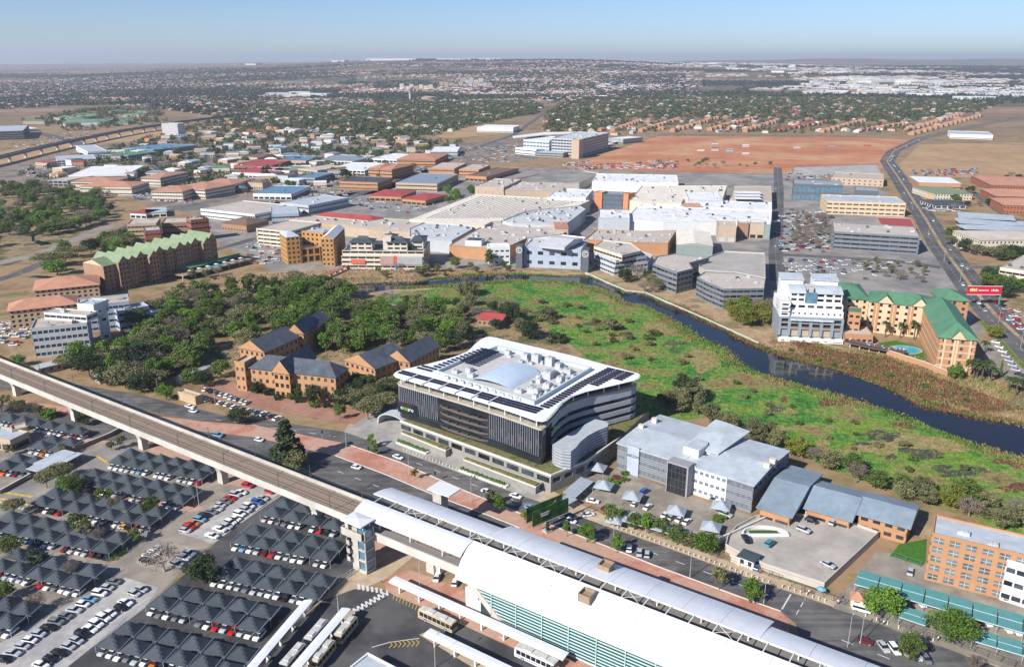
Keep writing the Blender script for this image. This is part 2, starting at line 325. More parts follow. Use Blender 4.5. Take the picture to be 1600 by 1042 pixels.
road('road', [(1430,218),(1500,222),(1620,228)], 9, .06, asphalt, 'road along the far side of the dry field')
road('road', [(-30,446),(30,427),(100,396),(147,376),(182,361),(260,330),(310,318)], 9, .06, asphalt, 'asphalt road past the wooded stream')
road('verge', [(-20,415),(60,398),(120,374),(180,350)], 13, .05, tan_paving, 'pale paved verge beside the wood road', lines=False)
road('road', [(282,268),(307,252),(350,232),(400,215),(450,200)], 14, .06, asphalt, 'straight avenue climbing through the commercial district', med=2)
road('road', [(540,312),(617,281),(667,262),(730,236),(800,212),(850,178)], 12, .06, asphalt, 'long straight road beside the mall')
road('road', [(1215,262),(1217,300),(1214,360),(1212,400),(1216,440)], 11, .06, asphalt, 'side street between mall and offices')
road('road', [(1214,398),(1300,402),(1400,408),(1470,418)], 9, .065, asphalt, 'parking street behind the grey car-park offices')
road('road', [(1495,417),(1560,418),(1640,424)], 9, .065, asphalt, 'side road beside the banded office')
road('road', [(1520,300),(1560,330),(1600,352)], 8, .065, asphalt, 'side road past the terracotta offices')
road('road', [(0,205),(60,208),(110,220),(160,238)], 24, .06, asphalt, 'far motorway ramp below the railway', lines=False)
road('road', [(400,372),(360,384),(330,392)], 8, .065, asphalt, 'short street behind the zigzag hotel', lines=False)
# West avenue in the railway frame
RU = [(-300,8),(-245,12),(-205,19),(-151,33),(-98,40),(-70,50),(-44,57),(-13,56.5),(26,55.2),(54,54.1),(80,53.1),(102,52.6),(126,51.4),(152,51.2),(171,50.6),(188,49.6),(240,48)]
RL = [(-300,-4),(-245,-3),(-205,2),(-151,20),(-103,30),(-79,41),(-36,49.5),(-7,49.5),(27,45.8),(56,43.7),(81,42.9),(102,41.6),(130,41),(141,41),(146,38),(152,26),(188,22),(240,20)]
def st(pts, z=0): return [V(s, t, z) for s, t in pts]
sheet('avenue', st(RU+RL[::-1]), .06, avenue_asphalt, label='wide asphalt avenue in front of the office blocks')
sheet('median_paving', st([(-300,-8),(-200,-5),(-163,7),(-120,24),(-103,30),(-79,41),(-36,49.5),(-7,49.5),(27,45.8),(56,43.7),(81,42.9),(102,41.6),(130,41),(141,41),(144,38),(146,33),(146,12),(58,12),(55,36.5),(44,36.8),(21,37.2),(-5,39),(-31,39.5),(-70,33),(-110,18),(-163,0),(-200,-10),(-300,-14)]), .05, brick_paving, label='red brick median between the carriageways')
sheet('slip_road', st([(-300,-14),(-200,-10),(-163,0),(-110,18),(-70,33),(-31,39.5),(-5,39),(21,37.2),(44,36.8),(58,36),(58,22),(20,23),(-40,20),(-90,8),(-140,-12),(-200,-24),(-300,-30)]), .045, avenue_asphalt, label='lower carriageway running beside the viaduct')
sheet('verge', st([(-140,-12),(-90,8),(-40,20),(20,23),(58,22),(58,-2),(-60,-4),(-120,-10)]), .035, brick_paving, label='red paved verge under the viaduct')
kb = MB()
for a, b in zip([(-36,49.5),(-7,49.5),(27,45.8),(56,43.7),(81,42.9),(102,41.6),(130,41)], [(-7,49.5),(27,45.8),(56,43.7),(81,42.9),(102,41.6),(130,41),(141,41)]):
    kb.obox(V(*a), V(*b), .35, 0, .19)
for a, b in zip([(-31,39.5),(-5,39),(21,37.2),(44,36.8)], [(-5,39),(21,37.2),(44,36.8),(57,36.2)]): kb.obox(V(*a), V(*b), .35, 0, .19)
tag(kb.obj('kerb', concrete_pale), 'pale kerb line of the brick median', None, None, 'structure')
def lane_marks(name, a, b, dash, gap, wd=.14, z=.09, m=line_white):
    ml = MB(); a = Vector(a); b = Vector(b); ln = (b-a).length; d = (b-a)/ln; n = Vector((-d.y,d.x,0)); x = 0
    while x < ln:
        p = a+d*x; q = a+d*min(ln, x+dash); ml.add([p+n*wd-Vector((0,0,0)),p-n*wd,q-n*wd,q+n*wd], [(0,1,2,3)]); x += dash+gap
    for i, v in enumerate(ml.v): ml.v[i] = (v[0],v[1],z)
    return tag(ml.obj(name, m), 'white dashed lane lines on the avenue' if m is line_white else 'yellow painted lines', None, None, 'structure')
lane_marks('lane_line', V(-10,53), V(80,48), 3, 6); lane_marks('lane_line', V(80,48), V(136,46.3), 3, 6); lane_marks('lane_line', V(158,38), V(230,34), 3, 6)
lane_marks('stop_line', V(141,42), V(141,50.5), 30, 1, .2); lane_marks('stop_line', V(145,42), V(145,50.5), 2.5, 1.6, .12)
lane_marks('lane_line', V(-30,31), V(55,30), 3, 6); lane_marks('lane_line', V(-98,35), V(-40,53), 3, 6)
sheet('pavement', st([(-13,56.5),(26,55.2),(54,54.1),(80,53.1),(102,52.6),(126,51.4),(152,51.2),(171,50.6),(188,49.6),(240,48),(240,53),(190,54.5),(152,56),(126,56.4),(80,58.2),(54,63),(26,66),(-13,72),(-40,90),(-62,88),(-44,57)]), .09, sand_paving, label='sandy pavement with bollards along the avenue')
sheet('forecourt', st([(-44,57),(-13,56.6),(26,55.3),(52,54.3),(52,66),(20,70),(-14,76),(-36,100),(-52,96)]), .11, light_paving, label='pale stone forecourt of the glass office')
# station surroundings
patch('paved_ground', [(-90,650),(45,643),(112,656),(190,690),(60,745),(-90,800)], .03, tan_paving, 'tan paving of the upper car park')
patch('paved_ground', [(-90,690),(60,735),(150,690),(222,700),(350,755),(482,775),(330,850),(85,1085),(-120,1085)], .04, tan_paving, 'tan paving of the lower car park')
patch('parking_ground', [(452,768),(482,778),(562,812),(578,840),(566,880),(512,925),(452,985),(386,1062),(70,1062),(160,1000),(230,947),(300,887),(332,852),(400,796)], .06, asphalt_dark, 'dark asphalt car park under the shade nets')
patch('gravel_strip', [(386,757),(446,764),(405,795),(333,850),(318,844),(278,832)], .07, gravel, 'upper gravel strip for parked cars')
patch('gravel_strip', [(196,902),(248,918),(228,948),(160,998),(80,1062),(-40,1062),(-40,1028),(60,970)], .07, gravel, 'lower gravel strip for parked cars')
patch('gravel_strip', [(212,877),(240,857),(268,848),(318,858),(296,872),(262,892),(222,886)], .07, mat('island_gravel',(.36,.31,.25),.9,.15,.4), 'kerbed gravel island around the bare tree')
patch('access_road', [(222,683),(238,690),(60,782),(-60,840),(-60,800),(60,745),(150,698)], .06, asphalt_grey, 'grey exit lane of the car park')
patch('brick_lane', [(122,755),(300,782),(320,795),(300,800),(118,768)], .065, brick_paving, 'red brick lane between the shade rows')
patch('sandy_path', [(566,884),(602,862),(640,846),(655,862),(602,905),(560,922),(505,940),(430,1004),(395,1062),(376,1062),(452,985),(512,925)], .05, sand_paving, 'sandy footway beside the station fence')
patch('service_yard', [(602,862),(655,850),(720,880),(725,925),(770,945),(780,965),(640,898),(600,905)], .045, mat('yard_paving',(.34,.235,.15),.9,.15,.3,col2=(.27,.19,.125),s2=.1), 'brown paved yard below the station')
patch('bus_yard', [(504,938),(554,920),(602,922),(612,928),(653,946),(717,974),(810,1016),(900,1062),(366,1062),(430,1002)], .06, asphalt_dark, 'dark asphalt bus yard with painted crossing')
patch('bus_platform', [(600,905),(640,890),(770,938),(880,985),(1010,1052),(1000,1062),(900,1062),(810,1016),(717,974),(653,946),(617,931),(603,922)], .16, brick_paving, 'red brick bus platform')
patch('bus_platform', [(655,992),(672,984),(830,1062),(770,1062)], .16, sand_paving, 'tan island platform of the bus yard')
patch('bus_platform', [(540,952),(556,955),(500,1010),(470,1062),(446,1062),(490,1005)], .16, sand_paving, 'tan platform under the slanting bus shelter')
patch('car_park', [(884,772),(905,748),(968,735),(1062,770),(1192,812),(1202,826),(1150,857),(1085,838),(955,800)], .10, tan_paving, 'tan paved car park of the grey office')
patch('compound_paving', [(1300,950),(1345,892),(1368,862),(1440,868),(1480,885),(1680,945),(1680,1090),(1560,1040),(1440,1000),(1340,962)], .10, tan_paving, 'tan paved compound with teal carports')
patch('lawn', [(1391,868),(1405,850),(1448,842),(1446,878),(1440,884)], .13, mat('lawn',(.05,.15,.015),.95,.25,.8), 'bright green lawn beside the orange brick block')
patch('soil_bank', [(1405,815),(1440,815),(1460,806),(1680,860),(1680,900),(1440,840)], .08, dry_soil, 'bare soil strip behind the orange brick block')
# car-park paint
pm = MB(); ym = MB()
def strip(mb_, p, q, wd, z): 
    d = (q-p).normalized(); n = Vector((-d.y,d.x,0))*wd/2; mb_.add([p+n,p-n,q-n,q+n], [(0,1,2,3)])
    for i in range(4): mb_.v[-1-i] = (mb_.v[-1-i][0],mb_.v[-1-i][1],z)
for k in range(9):   # zigzag crossing of the bus yard
    a = Vector((548,957,0)).lerp(Vector((600,928,0)), k/8); strip(pm, G(a.x-3,a.y-3), G(a.x+6,a.y+2), .5, .09); strip(pm, G(a.x+6,a.y+2), G(a.x+4,a.y-6), .5, .091)
for k in range(6): strip(pm, G(560+7*k,912+1.5*k), G(561+7*k,921+1.2*k), .7, .09)
for k in range(9): strip(ym, G(616+5*k,929+2.4*k), G(614+5*k,936+2.4*k), .18, .09)
for k in range(7): strip(ym, G(608+7*k,1002-.4*k), G(613+7*k,1007-.6*k), .2, .09); strip(ym, G(613+7*k,1007-.6*k), G(608+7*k,1012-.4*k), .2, .091)
strip(pm, G(581,1011), G(610,1003), .25, .09); strip(pm, G(610,1003), G(655,997), .25, .09)
for k in range(5): strip(ym, G(0+10*k,768+1.6*k), G(10+10*k,770+1.6*k), 1.1, .09); strip(ym, G(0+9*k,779+2*k), G(9+9*k,781+2*k), 1.1, .09)
for k in range(8): strip(pm, G(2+5*k,783+1.4*k), G(-1+5*k,787+1.4*k), .5, .09)
for k in range(4): strip(ym, G(150+5*k,713+3*k), G(156+5*k,715+3*k), 1.0, .09)
for a, b in [((70,1042),(235,932)),((335,845),(452,765)),((440,985),(505,926))]: strip(pm, G(*a), G(*b), .22, .092)
tag(pm.obj('road_paint', line_white), 'white painted zigzag crossing and lane edges', None, None, 'structure'); tag(ym.obj('road_paint', line_yellow), 'yellow painted bays and hatching', None, None, 'structure')
# ================================================================ BUILDINGS
def wallmat(n, c, **k): return mat('wall_'+n, c, .85, .08, .25, **k)
WM = dict(cream=wallmat('cream',(.58,.52,.42)), white=wallmat('white',(.68,.68,.67)), beige=wallmat('beige',(.47,.36,.23)), tan=wallmat('tan',(.45,.35,.26)),
    tanbrick=wallmat('tan_brick',(.45,.25,.125),wave=(3,.07,'Z')), brick=wallmat('red_brick',(.30,.115,.07),wave=(3,.08,'Z')), orange=wallmat('orange_brick',(.44,.235,.125),wave=(3,.06,'Z')), yellow=wallmat('yellow_brick',(.44,.24,.085),wave=(3,.06,'Z')), brown=wallmat('brown_brick',(.33,.205,.135),wave=(3,.08,'Z')),
    grey=wallmat('grey',(.28,.30,.32)), lgrey=wallmat('light_grey',(.44,.46,.48)), bgrey=wallmat('blue_grey',(.36,.42,.50)), steelgrey=wallmat('steel_grey',(.24,.275,.31)), slate=wallmat('slate_grey',(.17,.185,.205)), dgrey=wallmat('dark_grey',(.11,.12,.135)), green=wallmat('grey_green',(.24,.29,.27)), ochre=wallmat('ochre',(.60,.45,.29)), conc=wallmat('raw_concrete',(.46,.43,.38)))
def roofmat(n, c, **k):
    k.setdefault('col2', tuple(v*.80 for v in c)); k.setdefault('s2', .11); k.setdefault('fac2', (.40,.72))
    return mat('roof_'+n, c, k.pop('rough',.7), k.pop('var',.12), .35, **k)
RM = dict(terracotta=roofmat('terracotta_tile',(.52,.26,.165),wave=(1.6,.10,'Y')), slate=roofmat('slate_shingle',(.085,.10,.125),var=.3,wave=(2,.12,'Y')), green=roofmat('green_sheet',(.10,.24,.14),wave=(1,.05)), palegreen=roofmat('pale_green_sheet',(.22,.285,.165),wave=(1,.06)),
    red=roofmat('red_sheet',(.40,.075,.07),wave=(1,.06)), blue=roofmat('blue_sheet',(.12,.25,.36),wave=(1,.06)), white=roofmat('white_sheet',(.78,.78,.77),wave=(.8,.03)), cream=roofmat('cream_sheet',(.78,.71,.60),wave=(.5,.05)), tan=roofmat('tan_membrane',(.47,.41,.35),col2=(.55,.49,.42),s2=.06), grey=roofmat('grey_sheet',(.33,.36,.39),rough=.5,wave=(.9,.04)), bluegrey=roofmat('bluegrey_sheet',(.25,.31,.36),rough=.5,wave=(.9,.04)),
    pgrey=roofmat('neutral_grey_sheet',(.56,.57,.57),rough=.6,wave=(.9,.04)), lgrey=roofmat('pale_grey_sheet',(.47,.52,.55),rough=.5,wave=(.9,.03)), dark=roofmat('charcoal_sheet',(.07,.085,.10),wave=(1,.06)), brown=roofmat('brown_tile',(.20,.13,.09),wave=(1.4,.08,'Y')), sand=roofmat('sand_deck',(.50,.42,.33)), conc=roofmat('concrete_deck',(.42,.39,.35),col2=(.34,.32,.29),s2=.08))
UNITM = mat('roof_plant_metal', (.44,.46,.47), .5, .12, 1)
BOXME = {}
def winmesh(wd, hg, m, frame=None):
    k = (round(wd,2), round(hg,2), m.name, frame.name if frame else '')
    if k not in BOXME:
        b = MB(); b.box(-wd/2, wd/2, -.06, .0, -hg/2, hg/2)
        if frame:
            b.box(-.04,.04,-.1,-.06,-hg/2,hg/2,1); b.box(-wd/2,wd/2,-.1,-.061,-.04,.04,1)
        me = bpy.data.meshes.new('window'); me.from_pydata(b.v, [], b.f); me.materials.append(m)
        if frame: me.materials.append(frame); me.polygons.foreach_set('material_index', b.m)
        BOXME[k] = me
    return BOXME[k]
def facade(root, wall, p, q, z0, h, floors, bay, ww, wh, sill, m, style, dist, rec=.3, frame=None):
    """wall relief between plan points p -> q (outside on the right hand), windows set back by rec"""
    p = Vector((p[0],p[1])); q = Vector((q[0],q[1])); L = (q-p).length
    if L < 1.5 or floors < 1: 
        return
    d = (q-p)/L; n = Vector((d.y,-d.x)); fh = (h-z0)/floors
    def bx(u0, u1, o0, o1, a, b):
        a0 = p+d*u0+n*o0; a1 = p+d*u1+n*o0; a2 = p+d*u1+n*o1; a3 = p+d*u0+n*o1
        wall.add([(a0.x,a0.y,a),(a1.x,a1.y,a),(a2.x,a2.y,a),(a3.x,a3.y,a),(a0.x,a0.y,b),(a1.x,a1.y,b),(a2.x,a2.y,b),(a3.x,a3.y,b)],
                 [(0,1,2,3),(7,6,5,4),(3,2,6,7),(1,0,4,5),(0,3,7,4),(2,1,5,6)])
    nb = max(1, round(L/bay)); bw = L/nb; ww = min(ww/bay*bw, bw-.1); wh = min(wh, fh-.5); sill = min(sill, fh-wh-.2)
    z = z0
    for k in range(floors):
        top = z0+k*fh+sill; bx(0, L, -rec, 0, z, top); z = top+wh
    bx(0, L, -rec, 0, z, h)
    edge = (bw-ww)/2
    if style != 'strip' or bw-ww > .12:
        for i in range(nb+1):
            u0 = max(0, i*bw-edge); u1 = min(L, i*bw+edge)
            if u1-u0 > .03:
                for k in range(floors):
                    zz = z0+k*fh+sill; bx(u0, u1, -rec, -.004, zz, zz+wh)
    rz = math.atan2(d.y, d.x); big = ww*FPX/max(dist, 1) >= 8
    if big and nb*floors <= 110:
        me = winmesh(ww+.02, wh+.02, m, frame)
        for k in range(floors):
            for i in range(nb):
                c = p+d*((i+.5)*bw)-n*(rec-.07); o = link('window', me, root, (c.x, c.y, z0+k*fh+sill+wh/2)); o.rotation_euler = (0,0,rz)
    else:
        b = MB()
        for k in range(floors):
            zz = z0+k*fh+sill
            for i in range(nb):
                u0 = (i+.5)*bw-ww/2-.01; u1 = u0+ww+.02
                a0 = p+d*u0-n*(rec-.07); a1 = p+d*u1-n*(rec-.07)
                b.add([(a0.x,a0.y,zz),(a1.x,a1.y,zz),(a1.x,a1.y,zz+wh),(a0.x,a0.y,zz+wh)], [(0,1,2,3)])
        tag(b.obj('windows', m, root), kind='stuff')
STY = dict(punched=(3.2,1.5,1.5,1.0), strip=(4.,3.8,1.5,1.1), ribbon=(3.,2.7,1.4,1.0), deck=(7.5,7.1,1.5,1.15), tall=(2.6,1.5,2.2,.8), shop=(6.,5.,2.4,.4))
def polybld(name, label, cat, pts, h, floors=0, style=None, wall='white', roof='tan', gm_=None, group=None, par=.7, units=0, z0=0., hip=None, over=.5, frame=None, cover=None, ribs=0, root=None):
    """pts: plan polygon (world). hip: ('gable'|'hip', rise, axis) only for four-cornered plans given front-left, front-right, back-right, back-left"""
    pts = ccw(pts); cx = sum(p[0] for p in pts)/len(pts); cy = sum(p[1] for p in pts)/len(pts)
    a = Vector(pts[0]); b = Vector(pts[1]); rz = math.atan2(b.y-a.y, b.x-a.x)
    if root is None: root = thing(name, label, cat, (cx, cy, 0), rz, group)
    c_, s_ = math.cos(-rz), math.sin(-rz)
    lp = [((p[0]-cx)*c_-(p[1]-cy)*s_, (p[0]-cx)*s_+(p[1]-cy)*c_) for p in pts]
    camx, camy = (-cx)*c_-(-cy)*s_, (-cx)*s_+(-cy)*c_
    dist = math.hypot(cx, cy)
    wallm = WM[wall] if isinstance(wall, str) else wall; gm_ = gm_ or glass
    mw = MB(); n = len(lp); rec = .3 if style != 'deck' else 1.2
    has = [False]*n
    for i in range(n):
        p, q = Vector(lp[i]), Vector(lp[(i+1)%n]); d = q-p; nn = Vector((d.y,-d.x)); m_ = (p+q)/2
        has[i] = style is not None and (Vector((camx,camy))-m_).dot(nn) > -.12*nn.length*dist
    core = inset(lp, rec) if style else lp
    mw.prism(core, 0 if z0 == 0 else z0, h-.15)
    if style:
        bay, ww, wh, sill = STY[style] if isinstance(style, str) else style
        for i in range(n):
            p, q = lp[i], lp[(i+1)%n]
            if has[i]: facade(root, mw, p, q, z0, h, floors, bay, ww, wh, sill, gm_, style if isinstance(style, str) else 'x', dist, rec, frame)
            else:
                P_, Q_ = Vector(p), Vector(q); dd = (Q_-P_).normalized(); nn = Vector((-dd.y,dd.x))*rec
                mw.prism([P_, Q_, Q_+nn, P_+nn], z0, h)
    rm = RM[roof] if isinstance(roof, str) else roof
    mr = MB()
    if hip and n == 4:
        kind, rise, ax = hip; o = inset(lp, -over); o = [Vector(v) for v in o]
        if ax == 'y': o = o[1:]+o[:1]
        # ridge runs parallel to o0->o1
        m0 = (o[0]+o[3])/2; m1 = (o[1]+o[2])/2; dd = (m1-m0).normalized(); dep = (o[3]-o[0]).length
        if kind == 'hip': k = min(dep/2, (m1-m0).length*.42); r0 = m0+dd*k; r1 = m1-dd*k
        else: r0, r1 = m0, m1
        e = h-.1
        mr.add([(v.x,v.y,e) for v in o]+[(r0.x,r0.y,e+rise),(r1.x,r1.y,e+rise)], [(0,1,5,4),(2,3,4,5),(1,2,5),(3,0,4)])
        mr.add([(v.x,v.y,e-.2) for v in o]+[(v.x,v.y,e-.004) for v in o], [(3,2,1,0),(0,1,5,4),(1,2,6,5),(2,3,7,6),(3,0,4,7)])
        if kind == 'gable':
            for u0, u1, rr, sg in ((o[1],o[2],r1,1),(o[3],o[0],r0,-1)):
                mg = MB(); mg.add([(q.x+dd.x*sg*.02,q.y+dd.y*sg*.02,z_) for q, z_ in ((u0,e),(u1,e),(rr,e+rise))], [(0,1,2)]); mg.obj('gable', wallm, root)
        mr.obj('roof', rm, root)
    elif hip and hip[0] == 'mono':
        o = [Vector(v) for v in inset(lp, -over)]; e = h-.1; zz = [e+hip[1]*f for f in hip[2]]
        mr.add([(v.x,v.y,z) for v, z in zip(o, zz)]+[(v.x,v.y,z+.3) for v, z in zip(o, zz)], [(3,2,1,0),(4,5,6,7),(0,1,5,4),(1,2,6,5),(2,3,7,6),(3,0,4,7)])
        mr.obj('roof', rm, root)
        mg = MB(); o = [Vector(v) for v in lp]; mg.add([(v.x,v.y,e-.3) for v in o]+[(v.x,v.y,z) for v, z in zip(o, zz)], [(0,1,5,4),(1,2,6,5),(2,3,7,6),(3,0,4,7)]); mg.obj('gable', wallm, root)
    else:
        inn = inset(lp, .35 if par else -over)
        if par:
            for i in range(n):
                p, q = Vector(lp[i]), Vector(lp[(i+1)%n]); ip, iq = Vector(inn[i]), Vector(inn[(i+1)%n])
                mw.prism([p, q, iq, ip], h-.004, h+par)
        mr.prism(inn, h-.1, h+.06); ro = mr.obj('roof', rm, root)
        if ribs:
            d0 = (Vector(inn[1])-Vector(inn[0])); 
        xs = [p[0] for p in inn]; ys_ = [p[1] for p in inn]
        if name == 'shopping_mall': units = int(units*2+min(26, abs(area2(lp))/2/260))
        k = 0; tries = 0
        while k < units and tries < units*30:
            tries += 1
            x = rnd.uniform(min(xs)+1.5, max(xs)-1.5); y = rnd.uniform(min(ys_)+1.5, max(ys_)-1.5)
            if not all(inside((x+dx, y+dy), inn) for dx in (-2,2) for dy in (-1.5,1.5)): continue
            sx, sy, sz = rnd.uniform(.7,1.9), rnd.uniform(.6,1.3), rnd.uniform(.7,1.8)
            u = MB(); ty = rnd.random()
            if ty < .5: u.box(x-sx,x+sx,y-sy,y+sy,h+.05,h+sz); u.box(x-sx*.6,x-sx*.1,y-sy*.5,y+sy*.5,h+sz,h+sz+.18); u.box(x+sx*.15,x+sx*.65,y-sy*.5,y+sy*.5,h+sz,h+sz+.18); u.obj('roof_unit', UNITM, ro)
            elif ty < .68:
                L_ = rnd.uniform(3,9); u.box(x-.4,x+.4,y-L_/2,y+L_/2,h+.3,h+.95) if rnd.random() < .5 else u.box(x-L_/2,x+L_/2,y-.4,y+.4,h+.3,h+.95)
                if all(inside(q[:2], inn) for q in u.v): u.obj('duct', steel, ro)
            elif ty < .86: u.box(x-1.6,x+1.6,y-.8,y+.8,h+.05,h+.45); u.add([(x-1.5,y-.7,h+.45),(x+1.5,y-.7,h+.45),(x+1.5,y+.7,h+.45),(x-1.5,y+.7,h+.45),(x-1.5,y,h+.8),(x+1.5,y,h+.8)],[(0,1,5,4),(2,3,4,5),(1,2,5),(3,0,4)]); u.obj('skylight', mat('roof_skylight',(.30,.36,.40),.3,.2,.5), ro)
            else: u.box(x-.9,x+.9,y-.9,y+.9,h+.05,h+1.3); u.add([(x-1.1,y-1.1,h+1.3),(x+1.1,y-1.1,h+1.3),(x+1.1,y+1.1,h+1.3),(x-1.1,y+1.1,h+1.3),(x,y,h+2)],[(0,1,4),(1,2,4),(2,3,4),(3,0,4)]); u.obj('roof_vent', dark_steel, ro)
            k += 1
    mw.obj('wall', wallm, root)
    root['dist'] = dist; del root['dist']
    return root
def inside(p, poly):
    x, y = p; c = False; n = len(poly)
    for i in range(n):
        a, b = poly[i], poly[i-1]
        if (a[1] > y) != (b[1] > y) and x < (b[0]-a[0])*(y-a[1])/(b[1]-a[1])+a[0]: c = not c
    return c
OCC = []      # plan polygons already built on, so that trees keep off
def rect(A, B, Cc, h):
    a, b, c = G(*A, h), G(*B, h), G(*Cc, h); d = (b-a).normalized(); n = Vector((-d.y,d.x,0)); dep = (c-b).dot(n)
    return [a, b, b+n*dep, a+n*dep]
def bld(name, label, A, B, Cc, h, floors=0, style=None, wall='white', roof='tan', cat='building', **k):
    p = rect(A, B, Cc, h); OCC.append(ccw(p)); return polybld(name, label, cat, p, h, floors, style, wall, roof, **k)
def pbl(name, label, px, h, floors=0, style=None, wall='white', roof='tan', cat='building', **k):
    p = [G(x, y, h) for x, y in px]; OCC.append(ccw(p)); return polybld(name, label, cat, p, h, floors, style, wall, roof, **k)
HIP = lambda r, ax='x': ('hip', r, ax)
GAB = lambda r, ax='x': ('gable', r, ax)
# ---- left offices
bld('office_building', 'pale grey office with four rows of windows beside the viaduct', (48,515),(136,506),(176,488), 15.5, 4, (2.6,2.1,1.7,1.0), 'lgrey','sand', units=7)
bld('office_building', 'white set-back penthouse on the pale grey office', (68,489),(135,494),(140,486), 19, 1,'strip','white','sand', z0=15.6, units=3, par=.4)
bld('office_building', 'white roof-plant block above the pale grey office', (120,476),(146,478),(152,468), 21, 1,'punched','white','lgrey', z0=15, units=5)
bld('office_building', 'curved white stair tower of the pale grey offices', (152,478),(166,476),(170,471), 19.5, 2,'punched','white','sand', units=2)
bld('office_building', 'low blue-shaded glass link of the pale grey offices', (228,492),(252,486),(258,476), 8, 2,'strip','bgrey','lgrey', units=1)
bld('office_building', 'blue-grey stepped rear wing of the pale grey office', (184,488),(233,479),(241,470), 11.5, 3, 'strip','bgrey','lgrey', units=2)
bld('office_building', 'pale office tower block with roof plant behind stepped wing', (121,481),(202,472),(232,457), 15, 4, 'ribbon','bgrey','sand', units=6)
bld('office_building', 'terracotta-roofed beige office nearest the pale grey office', (13,486),(121,474),(124,462), 11, 4, 'punched','beige','terracotta', hip=HIP(4.2), over=.9)
bld('office_building', 'terracotta-roofed beige office beside the brown zigzag hotel', (53,454),(154,444),(153,429), 11, 4, 'punched','beige','terracotta', hip=HIP(4.2), over=.9)
bld('office_building', 'beige striped low office near the wooded road', (198,352),(244,350),(250,342), 15, 4, 'ribbon','beige','tan', units=3)
bld('office_building', 'small red brick office block behind the zigzag hotel', (226,362),(251,360),(267,353), 14, 3, 'ribbon','brick','lgrey', units=1)
bld('office_building', 'tall red brick office with pale rim roof', (298,345),(326,342),(343,336), 18, 4, 'ribbon','brick','tan', units=3)
bld('office_building', 'low brown connecting wing between brick offices', (252,350),(298,348),(304,340), 10, 2, 'ribbon','brown','tan', units=2)
bld('house', 'brown tiled hall beside the street', (346,348),(385,352),(392,341), 7, 1,'punched','brown','brown', hip=HIP(4))
bld('shop', 'small shop with pale grey roof by the wood', (228,333),(260,331),(268,323), 5, 1,'shop','white','lgrey', par=0)
bld('shop', 'small shop with red roof by the wood', (203,333),(228,334),(229,327), 5, 1,'shop','white','red', par=0)
# zigzag hotel
def zig_hotel():
    h = 19.; p = rect((181,410),(338,376),(325,366), h); OCC.append(ccw(p)); a, b, c, d = p
    w = (b-a).length; dep = (c-b).length; rz = math.atan2(b.y-a.y, b.x-a.x)
    r = thing('hotel', 'brown brick hotel with a pale green zigzag roof', 'hotel', (a.x,a.y,0), rz)
    mw = MB(); n = 11; bw = w/n; mr = []
    for k in range(n):
        of = (-2.6 if k % 3 == 0 else 0)-(1.2 if k % 2 else 0); hh = h+(k//3)*.7-(1.2 if k % 2 else 0); x0, x1 = k*bw, (k+1)*bw
        mw.box(x0+.02, x1-.02, of+.3, dep, 0, hh)
        facade(r, mw, (x0,of), (x1,of), 0, hh, 6, bw/3, 1.4, 1.9, .7, glass, 'punched', 580)
        if of < 0: mw.box(x0,x0+.25,of,0,0,hh); mw.box(x1-.25,x1,of,0,0,hh)
        mg = MB(); mg.add([(x0,of,hh-.01),(x1,of,hh-.01),((x0+x1)/2,of,hh+3.9),(x0,of+.3,hh-.01),(x1,of+.3,hh-.01),((x0+x1)/2,of+.3,hh+3.9)], [(0,1,2),(5,4,3),(0,3,4,1)]); mg.obj('gable', WM['brown'], r)
        m = MB(); m.add([(x0-.2,of-.4,hh-.2),((x0+x1)/2,of-.4,hh+4.1),(x1+.2,of-.4,hh-.2),(x0-.2,dep,hh-.2),((x0+x1)/2,dep,hh+4.1),(x1+.2,dep,hh-.2)], [(0,1,4,3),(1,2,5,4)]); m.obj('roof', RM['palegreen'], r)
    mw.box(-9, 0, 1, dep-2, 0, h-1); facade(r, mw, (-9,1-.3), (0,1-.3), 0, h-1, 6, 3, 1.3, 1.7, .8, glass, 'punched', 580)
    m = MB(); m.add([(-9.4,.3,h-1),(-9.4,dep-1.6,h-1),(-9.4,dep/2,h+2.6),(.2,.3,h-1),(.2,dep-1.6,h-1),(.2,dep/2,h+2.6)], [(0,3,5,2),(1,2,5,4)]); m.obj('roof', RM['palegreen'], r)
    mg = MB(); mg.add([(-9,.7,h-1.05),(-9,dep-2,h-1.05),(-9,dep/2-.6,h+2.2)], [(0,1,2)]); mg.obj('gable', WM['ochre'], r)
    mw.obj('wall', WM['brown'], r)
    # terrace on posts with green awning roof
    t = thing('hotel_terrace', 'raised timber terrace with pool beside the zigzag hotel', 'terrace', G(270,436), rz)
    m = MB(); m.box(0,62,-12,0,3.2,3.7); m.obj('deck', mat('timber_deck',(.30,.24,.18),.85), t)
    for x in range(0,63,10): m = MB(); m.box(x-.3,x+.3,-11.6,-11,0,3.2); m.obj('post', concrete, t)
    m = MB(); m.box(26,40,-8,-4,3.7,3.82); m.obj('pool', mat('pool_water',(.05,.38,.50),.15,.05), t)
    m = MB(); m.add([(6,0,7),(60,0,7),(60,-4,5.6),(6,-4,5.6)],[(0,1,2,3)]); m.box(6,60,-.2,0,3.7,7); m.obj('awning', RM['green'], t)
    for k in range(7):
        x = 8+k*7.5; m = MB(); m.tube((x,-9.5,3.7),(x,-9.5,5.8),.06); m.add([(x-1.4,-10.9,5.7),(x+1.4,-10.9,5.7),(x+1.4,-8.1,5.7),(x-1.4,-8.1,5.7),(x,-9.5,6.4)],[(0,1,4),(1,2,4),(2,3,4),(3,0,4)]); m.obj('parasol', WM['white'], t)
zig_hotel()
